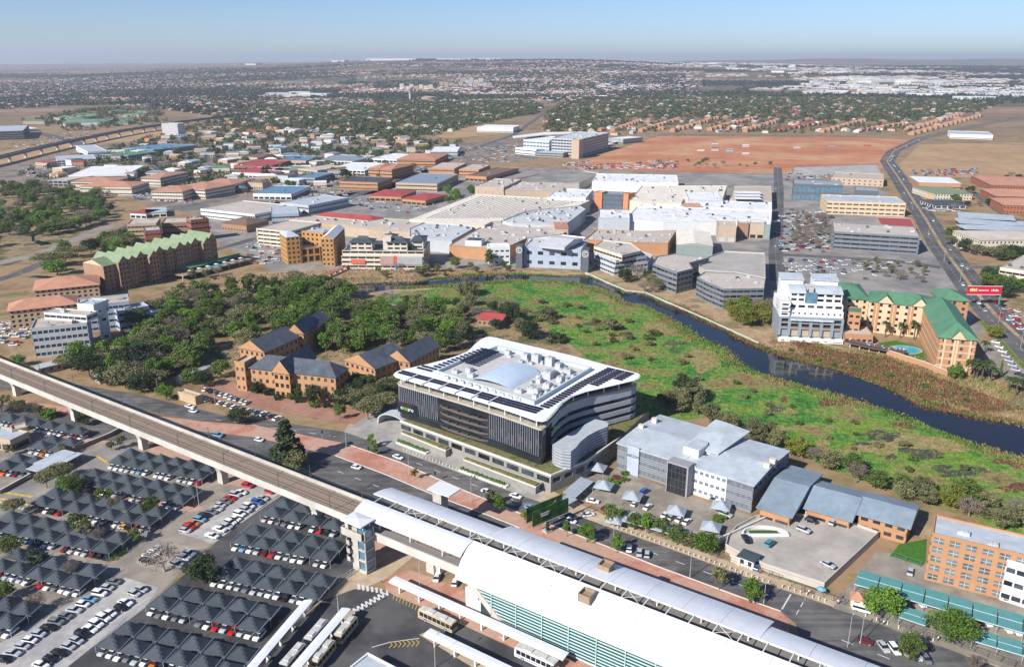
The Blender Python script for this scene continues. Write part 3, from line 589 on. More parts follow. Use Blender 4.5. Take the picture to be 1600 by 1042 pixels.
# ---- yellow brick office
bld('office_building', 'left tower of the yellow brick office by the river', (447,371),(468,369),(473,360), 21, 6, (3.,1.5,1.7,1.), 'yellow','lgrey', hip=HIP(3), over=.2)
bld('office_building', 'long right wing of the yellow brick office by the river', (501,373),(521,373),(566,356), 21, 6, (3.,1.5,1.7,1.), 'yellow','white', hip=GAB(3,'y'), over=.2)
bld('office_building', 'rear wing of the yellow brick office with vaulted rooftop', (471,362),(505,365),(513,356), 21, 6, (3.6,1.5,1.7,1.), 'yellow','lgrey', units=3)
bld('office_building', 'open brick colonnade in front of the yellow office', (451,391),(500,386),(503,381), 11, 2, (5.,3.6,3.9,.8), 'yellow','lgrey', par=.3)
bld('parking_garage', 'cream open-sided parking garage beside the yellow office', (400,358),(453,363),(480,347), 13, 4, 'deck','cream','tan', cat='parking garage')
pbl('shopping_mall', 'low tan-roofed mall hall behind the yellow brick office', [(446,343),(490,338),(575,346),(600,342),(665,346),(640,362),(575,358),(520,350)], 9, 0, None,'tan','tan', units=2)
bld('shopping_mall', 'long red-roofed hall near the open car park', (487,338),(583,345),(601,340), 8, 1,'shop','cream','red', hip=HIP(3), over=.5)
# ---- lakefront offices with dark pagoda roofs
def lakefront():
    h = 13.2; p = rect((533,393),(661,394),(697,377), h); OCC.append(ccw(p)); a, b, c, d = p; rz = math.atan2(b.y-a.y, b.x-a.x); w = (b-a).length; dep = (c-b).length
    r = thing('office_building', 'cream lakeside office block with dark pagoda roofs and coloured panels', 'building', (a.x,a.y,0), rz)
    mw = MB()
    for k in range(4):           # stepped terraces
        z0, z1 = k*3.3, k*3.3+3.3; off = 0 if k < 3 else 3
        mw.box(.35, w-.35, off+.35, dep-.35, z0, z1)
        facade(r, mw, (0,off), (w,off), z0, z1, 1, 6, 5.5, 1.5, 1.4, glass, 'strip', 590); facade(r, mw, (w,off), (w,dep), z0, z1, 1, 6, 5.5, 1.5, 1.4, glass, 'strip', 590)
        mw.box(-.3, w+.3, off-.7, off+.3, z1-.28, z1+.02)
    mw.obj('wall', WM['cream'], r)
    pan = lambda n, x0, x1, z0, z1, c: MB().box(x0,x1,-.85,-.705,z0,z1).obj('panel', mat('panel_'+n, c, .6), r)
    pan('coral', .12*w,.29*w,4.2,7.6,(.62,.13,.08)); pan('mauve', .47*w,.64*w,4,9.4,(.42,.27,.25)); pan('scarlet', .645*w,.675*w,4.2,10.5,(.65,.1,.06)); pan('blue', .65*w,.675*w,1,4.1,(.03,.2,.5)); pan('grey', .68*w,.99*w,3.8,9.6,(.36,.37,.37))
    m = MB(); m.box(w+.02,w+.2,dep*.3,dep*.65,4.5,9.5); m.obj('panel', mat('panel_scarlet', (.65,.1,.06)), r)
    m = MB(); m.box(1,w-1,4,dep-1,h,h+.15); m.obj('roof', RM['dark'], r)
    def pag(x0, x1, y0, y1):
        m = MB(); m.box(x0+.3,x1-.3,y0+.3,y1-.3,h,h+6); facade(r, m, (x0,y0), (x1,y0), h, h+6, 2, 6, 4.6, 1.4, 1., glass, 'strip', 590); facade(r, m, (x1,y0), (x1,y1), h, h+6, 2, 6, 4.6, 1.4, 1., glass, 'strip', 590); m.box(x0,x0+.3,y0,y1,h,h+6); m.obj('upper_wall', WM['cream'], r)
        m = MB(); cx, cy = (x0+x1)/2, (y0+y1)/2; e = h+6; t = e+3.6; k = 3
        m.add([(x0-1,y0-1,e),(x1+1,y0-1,e),(x1+1,y1+1,e),(x0-1,y1+1,e),(x0+3.5,cy-1.5,e+1.8),(x1-3.5,cy-1.5,e+1.8),(x1-3.5,cy+1.5,e+1.8),(x0+3.5,cy+1.5,e+1.8),(x0+k+2,cy,t),(x1-k-2,cy,t)], [(0,1,5,4),(1,2,6,5),(2,3,7,6),(3,0,4,7),(4,5,9,8),(6,7,8,9),(5,6,9),(7,4,8)]); m.obj('pagoda_roof', RM['dark'], r)
    pag(.1*w,.37*w,4,4+dep*.35); pag(.55*w,.80*w,4,4+dep*.35); pag(.84*w,w-1,dep*.25,dep*.8); pag(.45*w,.6*w,dep*.55,dep*.9)
    m = MB(); m.box(.5*w,.6*w,5,12,h,h+10); m.obj('stair_tower', WM['cream'], r)
lakefront()
# ---- mall
cream_ribs = []
hall = pbl('shopping_mall', 'vast cream ribbed roof hall of the mall', [(640,343),(742,304),(922,314),(905,322),(822,330),(783,346),(768,347),(757,353)], 11, 0, None,'cream','cream', par=.5)
def ribs(px0, px1, n, d0, d1, z, root):
    a0, a1 = G(*px0, z), G(*px1, z); e0, e1 = G(*d0, z), G(*d1, z); inv = root.matrix_world.inverted()
    M_ = Vector(root.location); rz = -root.rotation_euler.z; c, s = math.cos(rz), math.sin(rz)
    for k in range(n):
        t = (k+.5)/n; p = a0.lerp(a1, t)-M_; q = e0.lerp(e1, t)-M_
        p = (p.x*c-p.y*s, p.x*s+p.y*c); q = (q.x*c-q.y*s, q.x*s+q.y*c)
        MB().obox(p, q, .5, z+.05, z+.4).obj('rib', RM['tan'], root)
ribs((662,342),(800,341),20,(752,306),(905,315),11,hall)
pbl('shopping_mall', 'pale grey-blue mall hall beside the pagoda offices', [(640,358),(663,349),(737,354),(738,359),(706,377),(687,375),(640,371)], 10, 0, None,'lgrey','pgrey', units=4)
bld('shopping_mall', 'tall beige windowless block at the rear of the cream hall', (742,292),(787,294),(805,281), 16, 1,(9,.3,9,3),'tan','tan', units=2)
bld('shopping_mall', 'lower tan-roofed block at the rear of the cream hall', (789,298),(880,299),(893,287), 14, 0,None,'tan','tan', units=6)
pbl('parking_deck', 'asphalt rooftop parking of the mall', [(795,284),(842,273),(912,268),(936,272),(905,287),(842,288)], 8, 0, None,'conc',asphalt_grey, cat='parking deck', par=1)
pbl('shopping_mall', 'tan ridged roofs of the mall front hall by the lake', [(732,366),(768,347),(790,350),(888,359),(880,367),(824,373),(797,385),(763,389),(702,384)], 9, 0, None,'orange','tan', units=9)
bld('shopping_mall', 'small grey roof box on the mall front hall', (727,376),(752,377),(765,372), 13, 0,None,'white','dark', par=.3)
bld('shopping_mall', 'curved white mall corner with red ground-floor windows', (764,388),(797,387),(800,381), 13, 3,(4.,2.6,1.4,1.2),'white','white')
cb = bld('shopping_mall', 'blue-grey panelled mall building between two C towers', (818,388),(908,392),(914,377), 14, 2,(9,4.2,2.6,2.6),'bgrey','pgrey', units=2)
def c_tower(A, B, D, label):
    t = bld('sign_tower', label, A, B, D, 17, 0, None, 'dgrey', 'dark', cat='tower', par=.3)
    p = rect(A, B, D, 17); wd = (p[1]-p[0]).length
    m = MB(); n = 22; loc = p[0]; 
    c = (p[0]+p[1])/2; cx = sum(q.x for q in p)/4; cy = sum(q.y for q in p)/4; rz = t.rotation_euler.z
    lx, ly = c.x-cx, c.y-cy; x = lx*math.cos(-rz)-ly*math.sin(-rz); y = lx*math.sin(-rz)+ly*math.cos(-rz)
    for k in range(n):
        a0, a1 = 2*math.pi*k/n, 2*math.pi*(k+1)/n
        m.add([(x+2.3*math.cos(a0),y-.08,13.8+2.3*math.sin(a0)),(x+2.3*math.cos(a1),y-.08,13.8+2.3*math.sin(a1)),(x+1.95*math.cos(a1),y-.08,13.8+1.95*math.sin(a1)),(x+1.95*math.cos(a0),y-.08,13.8+1.95*math.sin(a0))], [(0,1,2,3)])
    tw = [q for q in t.children if q.name.startswith('wall')][0]; m.obj('ring', white, tw)
    me = text_mesh('C', 3.6, .05); me.materials.append(white); o = link('letter', me, tw, (x, y-.12, 13.8)); o.rotation_euler = (math.pi/2,0,0)
c_tower((806,384),(816,384.5),(818,381.5), 'dark sign tower with white C beside the white mall corner'); c_tower((909,390),(920,390.5),(922,387.5), 'dark sign tower with white C beside the stepped round building')
bld('shopping_mall', 'tilted pale canopy roof over the C building entrance', (843,382),(882,386),(890,370), 18, 0,None,'lgrey','pgrey', z0=15.5, hip=('mono',2.6,(1,0,0,1)), over=.3)
pbl('shopping_mall', 'curved white mall roof behind the C building', [(824,374),(880,368),(915,372),(910,378),(820,386)], 13, 0, None,'white','white', units=3)
for i, (px, h, l) in enumerate([([(930,404),(960,416),(1012,410),(1020,400),(985,386),(938,386)], 7,'lowest tier of the stepped grey lakeside building'),([(929,395),(962,408),(1010,401),(990,384),(938,380)], 11,'middle tier of the stepped grey lakeside building'),([(928,386),(972,400),(1002,393),(986,381),(941,376)], 15,'top tier of the stepped grey lakeside building')]):
    pbl('office_building', l, px, h, 2 if i == 0 else 1, 'ribbon' if i == 0 else 'strip','lgrey' if i < 2 else 'cream','tan', units=0 if i < 2 else 7, z0=0 if i == 0 else h-4)
pbl('shopping_mall', 'brown-tan roofed hall above the stepped lakeside building', [(914,375),(932,360),(1010,362),(1057,361),(1044,381),(966,379)], 9.5, 0, None,'orange','tan', units=5)
bld('shopping_mall', 'cream-roofed hall with a grey-green gable wall', (1058,382),(1114,384),(1122,363), 12.5, 0,None,'green','cream', hip=GAB(1.6,'y'), over=.3)
pbl('shopping_mall', 'large bright white roof hall of the mall', [(976,345),(995,324),(1110,326),(1206,331),(1205,347),(1150,346),(1036,348)], 12, 0, None,'white','white', units=8)
bld('shopping_mall', 'white mall block with pale green-grey front wall', (935,341),(984,342),(990,330), 15, 0,None,'lgrey','white', units=3)
bld('shopping_mall', 'white roof block left of the orange mall entrance', (856,309),(915,311),(916,297), 13, 0,None,'white','white', units=7)
pbl('shopping_mall', 'grey roofs with green panel along the mall street', [(822,331),(906,323),(915,328),(893,345),(880,353),(800,350),(785,346)], 11, 0, None,'lgrey','pgrey', units=10)
bld('shopping_mall', 'terracotta tiled roof patch on the mall street', (868,357),(888,357),(895,347), 12.5, 0,None,'tan','terracotta', par=0)
bld('mall_entrance', 'left orange block of the mall entrance', (929,301),(941,302),(943,299), 16, 0,None,mat('orange_render',(.50,.21,.10),.7),'tan'); bld('mall_entrance', 'right orange block of the mall entrance', (974,303),(982,304),(984,301), 16, 0,None,MATS['orange_render'],'tan')
bld('mall_entrance', 'dark glass front between the orange entrance blocks', (941.6,304),(973.4,305),(975,301), 14.5, 3,'strip','dgrey','grey', gm_=glass_blue)
pbl('shopping_mall', 'cream sheet roof hall at the back of the mall', [(1003,291),(1136,291),(1129,312),(1068,312),(1065,318),(1003,317),(984,314)], 12, 0, None,'cream','cream', units=3)
bld('shopping_mall', 'white sloping hall beside the rooftop parking', (1077,313),(1130,314),(1134,302), 13.5, 0,None,'lgrey','white')
bld('shopping_mall', 'long white hall at the far side of the mall', (925,284),(1060,287),(1066,275), 11, 0,None,'white','white', units=6)
pbl('shopping_mall', 'pale strip roofs with grey shade panels at the mall side', [(1003,319),(1065,319),(1070,313),(1206,318),(1206,330),(1110,325),(1000,323)], 10, 0, None,'white','white', units=10)
bld('shopping_mall', 'small orange gable roof on the mall', (1074,325),(1096,325),(1094,319), 12, 0,None,'orange','terracotta', hip=GAB(3))
bld('shopping_mall', 'tan loading block with three roller doors', (1122,354),(1151,355),(1154,347), 13, 1,(7,4.5,4.,0.3),'tan','tan', gm_=WM['lgrey'])
bld('shopping_mall', 'dark brown loading block beside the tan one', (1154,350),(1170,350.5),(1172,346), 12, 0,None,'brown','tan'); bld('shopping_mall', 'beige canopy block at the mall corner', (1172,351),(1195,352),(1197,346), 12, 1,(8,6,3,.4),'tan','tan'); bld('shopping_mall', 'narrow grey-green end wall of the mall', (1195.3,352),(1204,352.5),(1206,347), 12, 0,None,'green','white')
# rooftop parking with zig-zag shade
pbl('parking_deck', 'tan rooftop parking with pale zigzag shades', [(1140,312),(1146,292),(1205,292),(1206,316)], 8, 0, None,'conc','sand', cat='parking deck', par=.8)
for k in range(3): bld('shade_roof', 'pale zigzag shade roof on the rooftop parking', (1150,302+k*4.5),(1190,302.5+k*4.5),(1192,299.5+k*4.5), 11, 0,None,'cream','white', z0=10.6, par=0, cat='shade roof', group='shades on the rooftop parking')
# ---- grey stepped offices on the lake
pbl('office_building', 'dark grey banded office with bent front above the lake path', [(1020,413),(1032,418),(1058,427),(1083,421),(1077,412),(1108,404),(1052,398),(1026,402)], 14, 4, (4,3.7,1.5,1.3),'slate','tan', units=6)
pbl('office_building', 'dark grey banded office beside the rooftop car park', [(1089,434),(1104,442),(1131,453),(1194,452),(1196,437),(1150,428),(1101,426)], 12.5, 4, (4,3.7,1.4,1.2),'slate','tan', units=7)
pbl('parking_deck', 'concrete rooftop car park behind the dark banded office', [(1131,394),(1195,397),(1196,436),(1150,427),(1102,424),(1092,418),(1101,405)], 10.5, 0, None,'conc','conc', cat='parking deck', par=1)
# ---- white stepped apartments
def apartments():
    a, b = G(1216,533), G(1317,538); d = (b-a).normalized(); rz = math.atan2(d.y,d.x); w = (b-a).length
    OCC.append([a, b, b+Vector((-d.y,d.x,0))*34, a+Vector((-d.y,d.x,0))*34])
    r = thing('apartment_block', 'white stepped apartment block with blue-grey bays by the lake', 'building', (a.x,a.y,0), rz)
    mw = MB(); gy = WM['steelgrey']; mg = MB(); dk = mat('dark_recess',(.03,.032,.036),.5); door = mat('garage_mesh',(.42,.34,.25),.8,.15,3); bw = w/6
    mw.box(0,w,0,.4,0,2.6); mw.box(0,w,.4,4,0,1.9)
    for k in range(6): 
        m = MB(); m.box(k*bw+.4,k*bw+bw-.6,-.03,0,.5,1.0) if k % 2 else m.box(k*bw+1.4,k*bw+3,-.03,0,.6,1.3); m.obj('terrace_slot', mat('slot_shade',(.20,.18,.15),.8), r)
        m = MB(); m.tube((k*bw+.3,1.2,1.9),(k*bw+.3,1.2,3.1),.7,.9,7); m.obj('planter_shrub', mat('shrub_leaf',(.05,.09,.02),.9,.3,2), r)
    mg.box(.3,w-.3,5.4,30,0,12.6); mg.box(0,.3,4,30,0,12.6); mg.box(w-.3,w,4,30,0,12.6)
    for k in range(7): x = min(w-.5,max(.5,k*bw)); mg.box(x-.75 if k else 0,x+.75 if k < 6 else w,3.7,5.4,0,12.0)
    for z in (6.2,9.3,12.0): mg.box(0,w,3.75,5.4,z,z+.7)
    mg.obj('lower_wall', gy, r)
    for k in range(6):
        x0, x1 = k*bw+.75, (k+1)*bw-.75
        m = MB(); m.box(x0,x1,4.9,5.38,1.9,6.2); m.obj('garage_door', door if 0 < k < 5 else gy, r); m = MB(); m.box(x0,x1,5.1,5.38,6.9,9.3); m.obj('recess', dk, r); m = MB(); m.box(x0,x1,5.1,5.38,10,12); m.obj('recess', dk, r)
        m = MB(); m.box(x0-.1,x1+.1,3.6,3.72,6.75,7.6); m.obj('balcony_rail', mat('timber_rail',(.30,.22,.16),.8), r)
    m = MB(); m.add([(bw,2.6,11.4),(5*bw,2.6,11.4),(5*bw,6,12.9),(bw,6,12.9),(bw,2.6,11.2),(5*bw,2.6,11.2),(5*bw,6,12.7),(bw,6,12.7)],[(0,1,2,3),(7,6,5,4),(0,4,5,1),(1,5,6,2),(3,7,4,0)]); m.obj('awning', RM['lgrey'], r)
    mw.box(.3,w-.3,7.3,30,12.6,16); facade(r, mw, (0,7),(w,7), 12.6, 16, 1, 3.1, 1.0, 1.1, 1.1, glass, 'punched', 440); mw.box(0,w,6.2,7,12.5,13.2)
    mw.box(.3,w-.3,9.8,31,16,19); facade(r, mw, (0,9.5),(w,9.5), 16, 19, 1, 5, 3.6, 1.5, .8, glass, 'ribbon', 440); facade(r, mw, (w,9.5),(w,31), 12.6, 19, 2, 5, 1.6, 1.3, 1.1, glass, 'punched', 440); facade(r, mw, (0,31),(0,9.5), 12.6, 19, 2, 5, 1.6, 1.3, 1.1, glass, 'punched', 440)
    mw.box(0,bw*.95,5,20,12.6,21); 
    for z in (13.4,16.2,18.8): m = MB(); m.box(1,bw*.95-1,4.95,5.0,z,z+1.2); m.obj('recess', dk, r); m = MB(); m.box(.6,bw*.95-.6,4.1,5,z-.5,z-.3); m.box(.6,bw*.95-.6,4.1,4.2,z-.3,z+.4); m.obj('balcony', WM['white'], r)
    for (x0, x1) in ((6,.5*w-3),(.5*w+3,w-.5)):
        mw.box(x0+.3,x1-.3,12.3,22,19,24.6); facade(r, mw, (x0,12),(x1,12), 19, 24.6, 2, 4.6, 3.4, 1.5, .9, glass, 'ribbon', 440)
        m = MB(); k = 9
        for j in range(k):
            y0, y1 = 11.4+12*j/k, 11.4+12*(j+1)/k; z = lambda y: 24.6+2.2*math.sin((y-11.4)/12*2.2)
            m.add([(x0-.5,y0,z(y0)),(x1+.4,y0,z(y0)),(x1+.4,y1,z(y1)),(x0-.5,y1,z(y1)),(x0-.5,y0,z(y0)-.3),(x1+.4,y0,z(y0)-.3),(x1+.4,y1,z(y1)-.3),(x0-.5,y1,z(y1)-.3)], [(0,1,2,3),(7,6,5,4),(0,4,5,1),(1,5,6,2),(3,7,4,0)])
        m.obj('curved_roof', RM['lgrey'], r)
    for (x0, x1) in ((2,.42*w),(.58*w,w-1)):
        mw.box(x0,x1,24,33,19,29); m = MB(); m.add([(x0-.4,23.2,29.2),(x1+.4,23.2,29.2),(x1+.4,33.5,30.6),(x0-.4,33.5,30.6),(x0-.4,23.2,28.9),(x1+.4,23.2,28.9),(x1+.4,33.5,30.3),(x0-.4,33.5,30.3)],[(0,1,2,3),(7,6,5,4),(0,4,5,1),(1,5,6,2),(2,6,7,3),(3,7,4,0)]); m.obj('curved_roof', RM['lgrey'], r)
    m = MB(); m.box(.5*w-2.8,.5*w+2.8,11,11.9,19,25); m.obj('glass_bay', glass_blue, r)
    for k in range(14): u = MB(); x, y = .5*w+rnd.uniform(-5,5), rnd.uniform(15,31); u.box(x-.7,x+.7,y-.6,y+.6,25.2,26.6); u.box(x-.5,x+.5,y-.5,y+.5,19.1,25.2); u.obj('roof_unit', UNITM, r)
    mw.obj('wall', WM['white'], r)
apartments()
# ---- courtyard hotel with green roofs
STR = (4.4,1.5,1.6,1.0)
bld('hotel', 'long cream hotel wing with green roof and brick stripes', (1358,470),(1466,481),(1474,466), 18, 5, STR,'ochre','green', cat='hotel', hip=HIP(4), over=.8)
bld('hotel', 'left cream hotel wing with green roof beside the white apartments', (1322,466),(1358,468),(1392,446), 16.5, 5, STR,'ochre','green', cat='hotel', hip=HIP(3.5), over=.8)
hw = bld('hotel', 'brick hotel wing with large green hipped roof facing the lake', (1469,526),(1527,531),(1519,478), 18, 5, STR,'orange','green', cat='hotel', hip=HIP(6,'y'), over=.9)
bld('hotel', 'rear green-roofed hotel wing beside the highway', (1470,468),(1515,470),(1505,456), 17, 5, STR,'orange','green', cat='hotel', hip=HIP(4,'y'), over=.8)
bld('hotel', 'brick stair bay of the hotel beside the apartments', (1326,488),(1346,490),(1349,482), 15, 4,(4,2.4,1.4,1.),'orange','green', cat='hotel', par=.4)
bld('hotel', 'low brick dining room of the hotel terrace', (1320,523),(1365,525),(1366,513), 5, 1,(3,1.8,2.,.8),'orange','tan', cat='hotel')
def hotel_trim(A, B, h, n, z0, root_label):
    a, b = G(*A, h), G(*B, h); d = (b-a).normalized(); nn = Vector((d.y,-d.x,0)); L = (b-a).length
    t = thing('wall_trim', root_label, 'facade trim', (a.x,a.y,0), math.atan2(d.y,d.x))
    for k in range(n):
        u = L*(k+.5)/n
        m = MB(); m.box(u-1.5,u-.25,-.12,.02,1,h-1.2); m.box(u+.25,u+1.5,-.12,.02,1,h-1.2); m.obj('brick_stripe', WM['orange'], t)
    for k in range(2):
        u = L*(k*.5+.25); m = MB(); m.add([(u-4,-1.0,h-.3),(u+4,-1.0,h-.3),(u,-1.0,h+4),(u-4,3,h-.3),(u+4,3,h-.3),(u,6,h+4)], [(0,1,2)]); m.obj('gable', WM['ochre'], t)
        m = MB(); m.add([(u-4.4,-1.3,h-.3),(u,-1.3,h+4.3),(u,6,h+4.2),(u-4.4,3,h-.3),(u+4.4,-1.3,h-.3),(u+4.4,3,h-.3)], [(0,1,2,3),(1,4,5,2)]); m.obj('gable_roof', RM['green'], t)
hotel_trim((1358,470),(1466,481), 18, 4, 0, 'brick stripes and gables on the long cream hotel wing')
# ---- offices right of the mall
bld('office_building', 'blue glass office with slanted white panels beside the side street', (1240,288),(1317,291),(1320,284), 17, 2,(4.5,3.9,5.8,.8),'dgrey','grey', gm_=glass_blue, units=3)
bld('office_building', 'low dark glass annex of the blue glass office', (1335,298),(1373,300),(1374,294), 12, 2,'strip','dgrey','grey', gm_=glass_blue)
bld('office_building', 'sandstone coloured low building near the gravel yard', (1299,278),(1381,282),(1383,273), 8, 2,(6,1.8,1.4,1.3),'tan','sand', units=3)
bld('office_building', 'ochre office with three window bands and white stair wall', (1292,315),(1416,319),(1416,309), 12.5, 3,(6.,4.8,1.5,1.2),'ochre','lgrey', units=9)
bld('parking_garage', 'dark grey open-deck office above a parking level', (1302,363),(1438,371),(1436,356), 14, 4,'deck','slate','tan', cat='parking garage', units=12)
pbl('shop', 'bright red and pink roofed block beside the highway', [(1369,340),(1423,342),(1431,358),(1376,352)], 8, 0, None,'tan','red')
bld('shop', 'white-roofed brick showroom beside the dry field', (1436,285),(1502,287),(1502,278), 7, 1,'ribbon','orange','white', par=0)
bld('shop', 'pale green roofed cream showroom', (1461,303),(1520,303),(1515,292), 7, 2,'punched','cream','palegreen', par=0)
bld('restaurant', 'dark-roofed restaurant with red signs and glass front', (1462,320),(1510,320),(1508,312), 4.2, 1,'shop','white','dark', cat='restaurant', hip=HIP(2), over=1)
for i, (A, B, D, l) in enumerate([((1550,289),(1650,292),(1650,278),'terracotta-roofed brick office furthest up the side road'),((1556,306),(1650,309),(1650,298),'terracotta-roofed brick office in the middle of the row'),((1568,320),(1650,323),(1650,313),'terracotta-roofed brick office nearest the pale carports')]):
    bld('office_building', l, A, B, D, 9, 2,'punched','brick','terracotta', hip=HIP(4), over=.8)
for k, (A, B, D, l) in enumerate([((1499,341),(1588,347),(1586,337),'pale metal carport roof nearest the terracotta offices'),((1500,349),(1620,355),(1618,347),'middle pale metal carport roof'),((1508,358),(1620,361),(1618,354),'pale metal carport roof nearest the beige office')]):
    bld('carport', l, A, B, D, 4, 0, None,'lgrey','lgrey', cat='carport', z0=3.7, par=0)
bld('office_building', 'beige office with tan roof beside the pale carports', (1531,375),(1650,374),(1650,359), 12, 3,'punched','cream','tan', hip=HIP(3), over=.6)
bld('office_building', 'cream banded round-cornered office beside the highway', (1562,419),(1660,434),(1680,412), 12.5, 3,'strip','cream','tan', units=3)
# ---- slate-roofed brick office park
SLW = (3.4,1.5,1.7,.9)
bld('office_building', 'long slate-roofed brick office facing the avenue', (391,574),(524,589),(539,575), 11.5, 3, SLW,'tanbrick','slate', hip=HIP(5), over=.7, frame=white)
bld('office_building', 'brick entrance tower with cream rim beside slate office', (366,567),(382,569),(394,558), 13.5, 3, SLW,'tanbrick','tan', par=1, frame=white)
bld('office_building', 'slate gabled cross wing on the long brick office', (427,581),(452,584),(474,556), 12, 3, (3,1.8,2,.8),'tanbrick','slate', hip=GAB(6,'y'), over=.6)
bld('office_building', 'slate-roofed brick wing running back between trees', (413,550),(466,527),(456,509), 11, 3, SLW,'tanbrick','slate', hip=GAB(5), over=.6)
bld('office_building', 'slate-roofed gabled link with glass bay among trees', (449,520),(474,521),(484,504), 12.5, 3, SLW,'tanbrick','slate', hip=GAB(5,'y'), over=.6)
bld('office_building', 'small slate-roofed brick wing at the back of the park', (487,517),(514,498),(497,487), 11, 3, SLW,'tanbrick','slate', hip=GAB(4.5), over=.6)
bld('office_building', 'slate-roofed brick wing beside the big glass office', (586,576),(637,556),(613,535), 11, 3, SLW,'tanbrick','slate', hip=GAB(5), over=.6)
bld('office_building', 'slate-roofed rear wing partly hidden by the glass office', (640,566),(686,541),(668,527), 11, 3, SLW,'tanbrick','slate', hip=GAB(5), over=.6)
bld('house', 'small ruined house with red roof in the park', (746,498),(783,502),(784,488), 4, 1,'punched','brown','red', hip=GAB(2), over=.4)
bld('shed', 'pale tin-roofed shed under the trees', (262,553),(300,556),(303,540), 4.5, 1,'punched','tan','lgrey', cat='shed', hip=GAB(1.5), over=.5)
bld('shed', 'long low tin roof along the park drive', (281,591),(332,572),(333,567), 3.2, 0,None,'conc','grey', cat='shed', par=0)
bld('shed', 'flat pale roof shelter behind the viaduct', (60,576),(98,567),(100,560), 3.4, 1,'punched','tan','lgrey', cat='shed', par=0)
bld('shed', 'pale grey canopy roof near the viaduct trees', (155,590),(182,583),(186,575), 3.4, 0,None,'conc','lgrey', cat='shed', par=0)
# ---- grey roofs lower right
def mono_pts(name, label, A, B, D, h, rise, order, wall, roof, **k): return bld(name, label, A, B, D, h, k.pop('floors',1), k.pop('style','shop'), wall, roof, hip=('mono', rise, order), over=1.0, **k)
def stb(label, s0, s1, t0, t1, h, rise, order, floors, style):
    p = [V(s0,t0), V(s1,t0), V(s1,t1), V(s0,t1)]; OCC.append(ccw(p)); polybld('office_building', label, 'building', p, h, floors, style, 'orange', 'bluegrey', hip=('mono', rise, order), over=1.0)
stb('long slate-blue mono-pitch roof office with brick end wall', 120.2, 130.2, 84, 119, 5.6, 3.0, (0,1,1,0), 1, 'shop')
stb('slate-blue gabled brick office in the middle of three', 133, 146.6, 93, 114, 5.2, 3.4, (1,0,0,1), 1, 'shop')
stb('slate-blue roofed brick office beside the soil bank', 148.4, 163, 97, 113, 6.2, 2.4, (1,.2,.2,1), 2, (3.6,2.2,1.4,1.))
bld('shed', 'small dark-roofed porch building on the car-park deck', (1259,794),(1284,801),(1292,788), 4, 1,'shop','white','dark', cat='shed', par=0)
ob = bld('office_building', 'orange brick office with white framed square windows', (1456,835),(1640,879),(1648,849), 15, 5,(3.9,2.5,1.9,.6),'orange','lgrey', frame=white, gm_=mat('pale_window_glass',(.14,.165,.165),.2,.7,.28,spec=.6), units=2)
bld('office_building', 'white curved wing joined to the orange brick office', (1573,877),(1660,903),(1664,884), 12.5, 3,(2.6,2.2,1.6,1.),'white','white')
# ---- hospital and others behind the mall
pbl('office_building', 'large white office block with dark window bands behind the mall', [(862,217),(904,219),(951,208.5),(902,206.5)], 27, 6,(5,4.6,2.4,1.1),'lgrey','pgrey', units=10)
pbl('office_building', 'tan stone corner slab of the large white block', [(893,219),(905,219.5),(912,217.5),(900,217)], 28.5, 0,None,'tan','tan')
bld('office_building', 'long grey parking podium under the large white block', (836,238),(880,240),(960,222), 7, 2,'deck','grey','lgrey')
for k in range(5): bld('carport', 'white carport strip beside the large white block', (905+k*14,240-k*4.4),(917+k*14,237-k*4.4),(922+k*14,234-k*4.4), 4, 0,None,'lgrey','white', cat='carport', z0=3.7, par=0, group='carport strips beside the large white block')
pbl('office_building', 'glass-fronted left wing of the large white block', [(818,219),(858,221.5),(868,214.5),(830,212)], 22, 4,(6,5.4,3.,.8),'white','white', gm_=glass_blue)
bld('office_building', 'low white drum annex of the large white block', (805,231),(838,234),(846,228), 10, 2,'strip','white','lgrey')
bld('warehouse', 'low grey hall beside the large white block', (950,216),(974,218),(978,213), 9, 1,'strip','grey','white')
pbl('canopy_roof', 'sweeping white canopy roof of the large white block', [(801,213),(850,207),(905,206),(900,209),(852,210.5),(804,216)], 26, 0,None,'white','white', z0=24.6, par=0, cat='roof')
bld('warehouse', 'low white hall beside the small dry field', (745,199),(802,200),(803,196.5), 10, 1,'ribbon','white','white')

# cream trim on the brick hotel wing
def wing_trim():
    p = rect((1469,526),(1527,531),(1519,478), 18); a, b = p[0], p[1]; d = (b-a).normalized(); w_ = (b-a).length; dep = (p[2]-p[1]).length
    t = thing('wall_trim', 'cream bands and central strip on the brick hotel wing', 'facade trim', (a.x,a.y,0), math.atan2(d.y,d.x)); cr = WM['ochre']
    for k in range(1,6): m = MB(); m.box(0,w_,-.12,.02,k*3.6-.25,k*3.6+.2); m.box(-.12,.02,0,dep,k*3.6-.25,k*3.6+.2); m.obj('band', cr, t)
    for x in (.15,.42,.5,.85): m = MB(); m.box(x*w_-.45,x*w_+.45,-.14,.0,0,18); m.obj('strip', cr, t)
    m = MB(); m.add([(.3*w_,-1.1,17.6),(.7*w_,-1.1,17.6),(.5*w_,-1.1,22)],[(0,1,2)]); m.obj('gable', cr, t)
    m = MB(); m.add([(.28*w_,-1.4,17.5),(.5*w_,-1.4,22.3),(.5*w_,7,22.2),(.28*w_,4,17.5),(.72*w_,-1.4,17.5),(.72*w_,4,17.5)],[(0,1,2,3),(1,4,5,2)]); m.obj('gable_roof', RM['green'], t)
wing_trim()
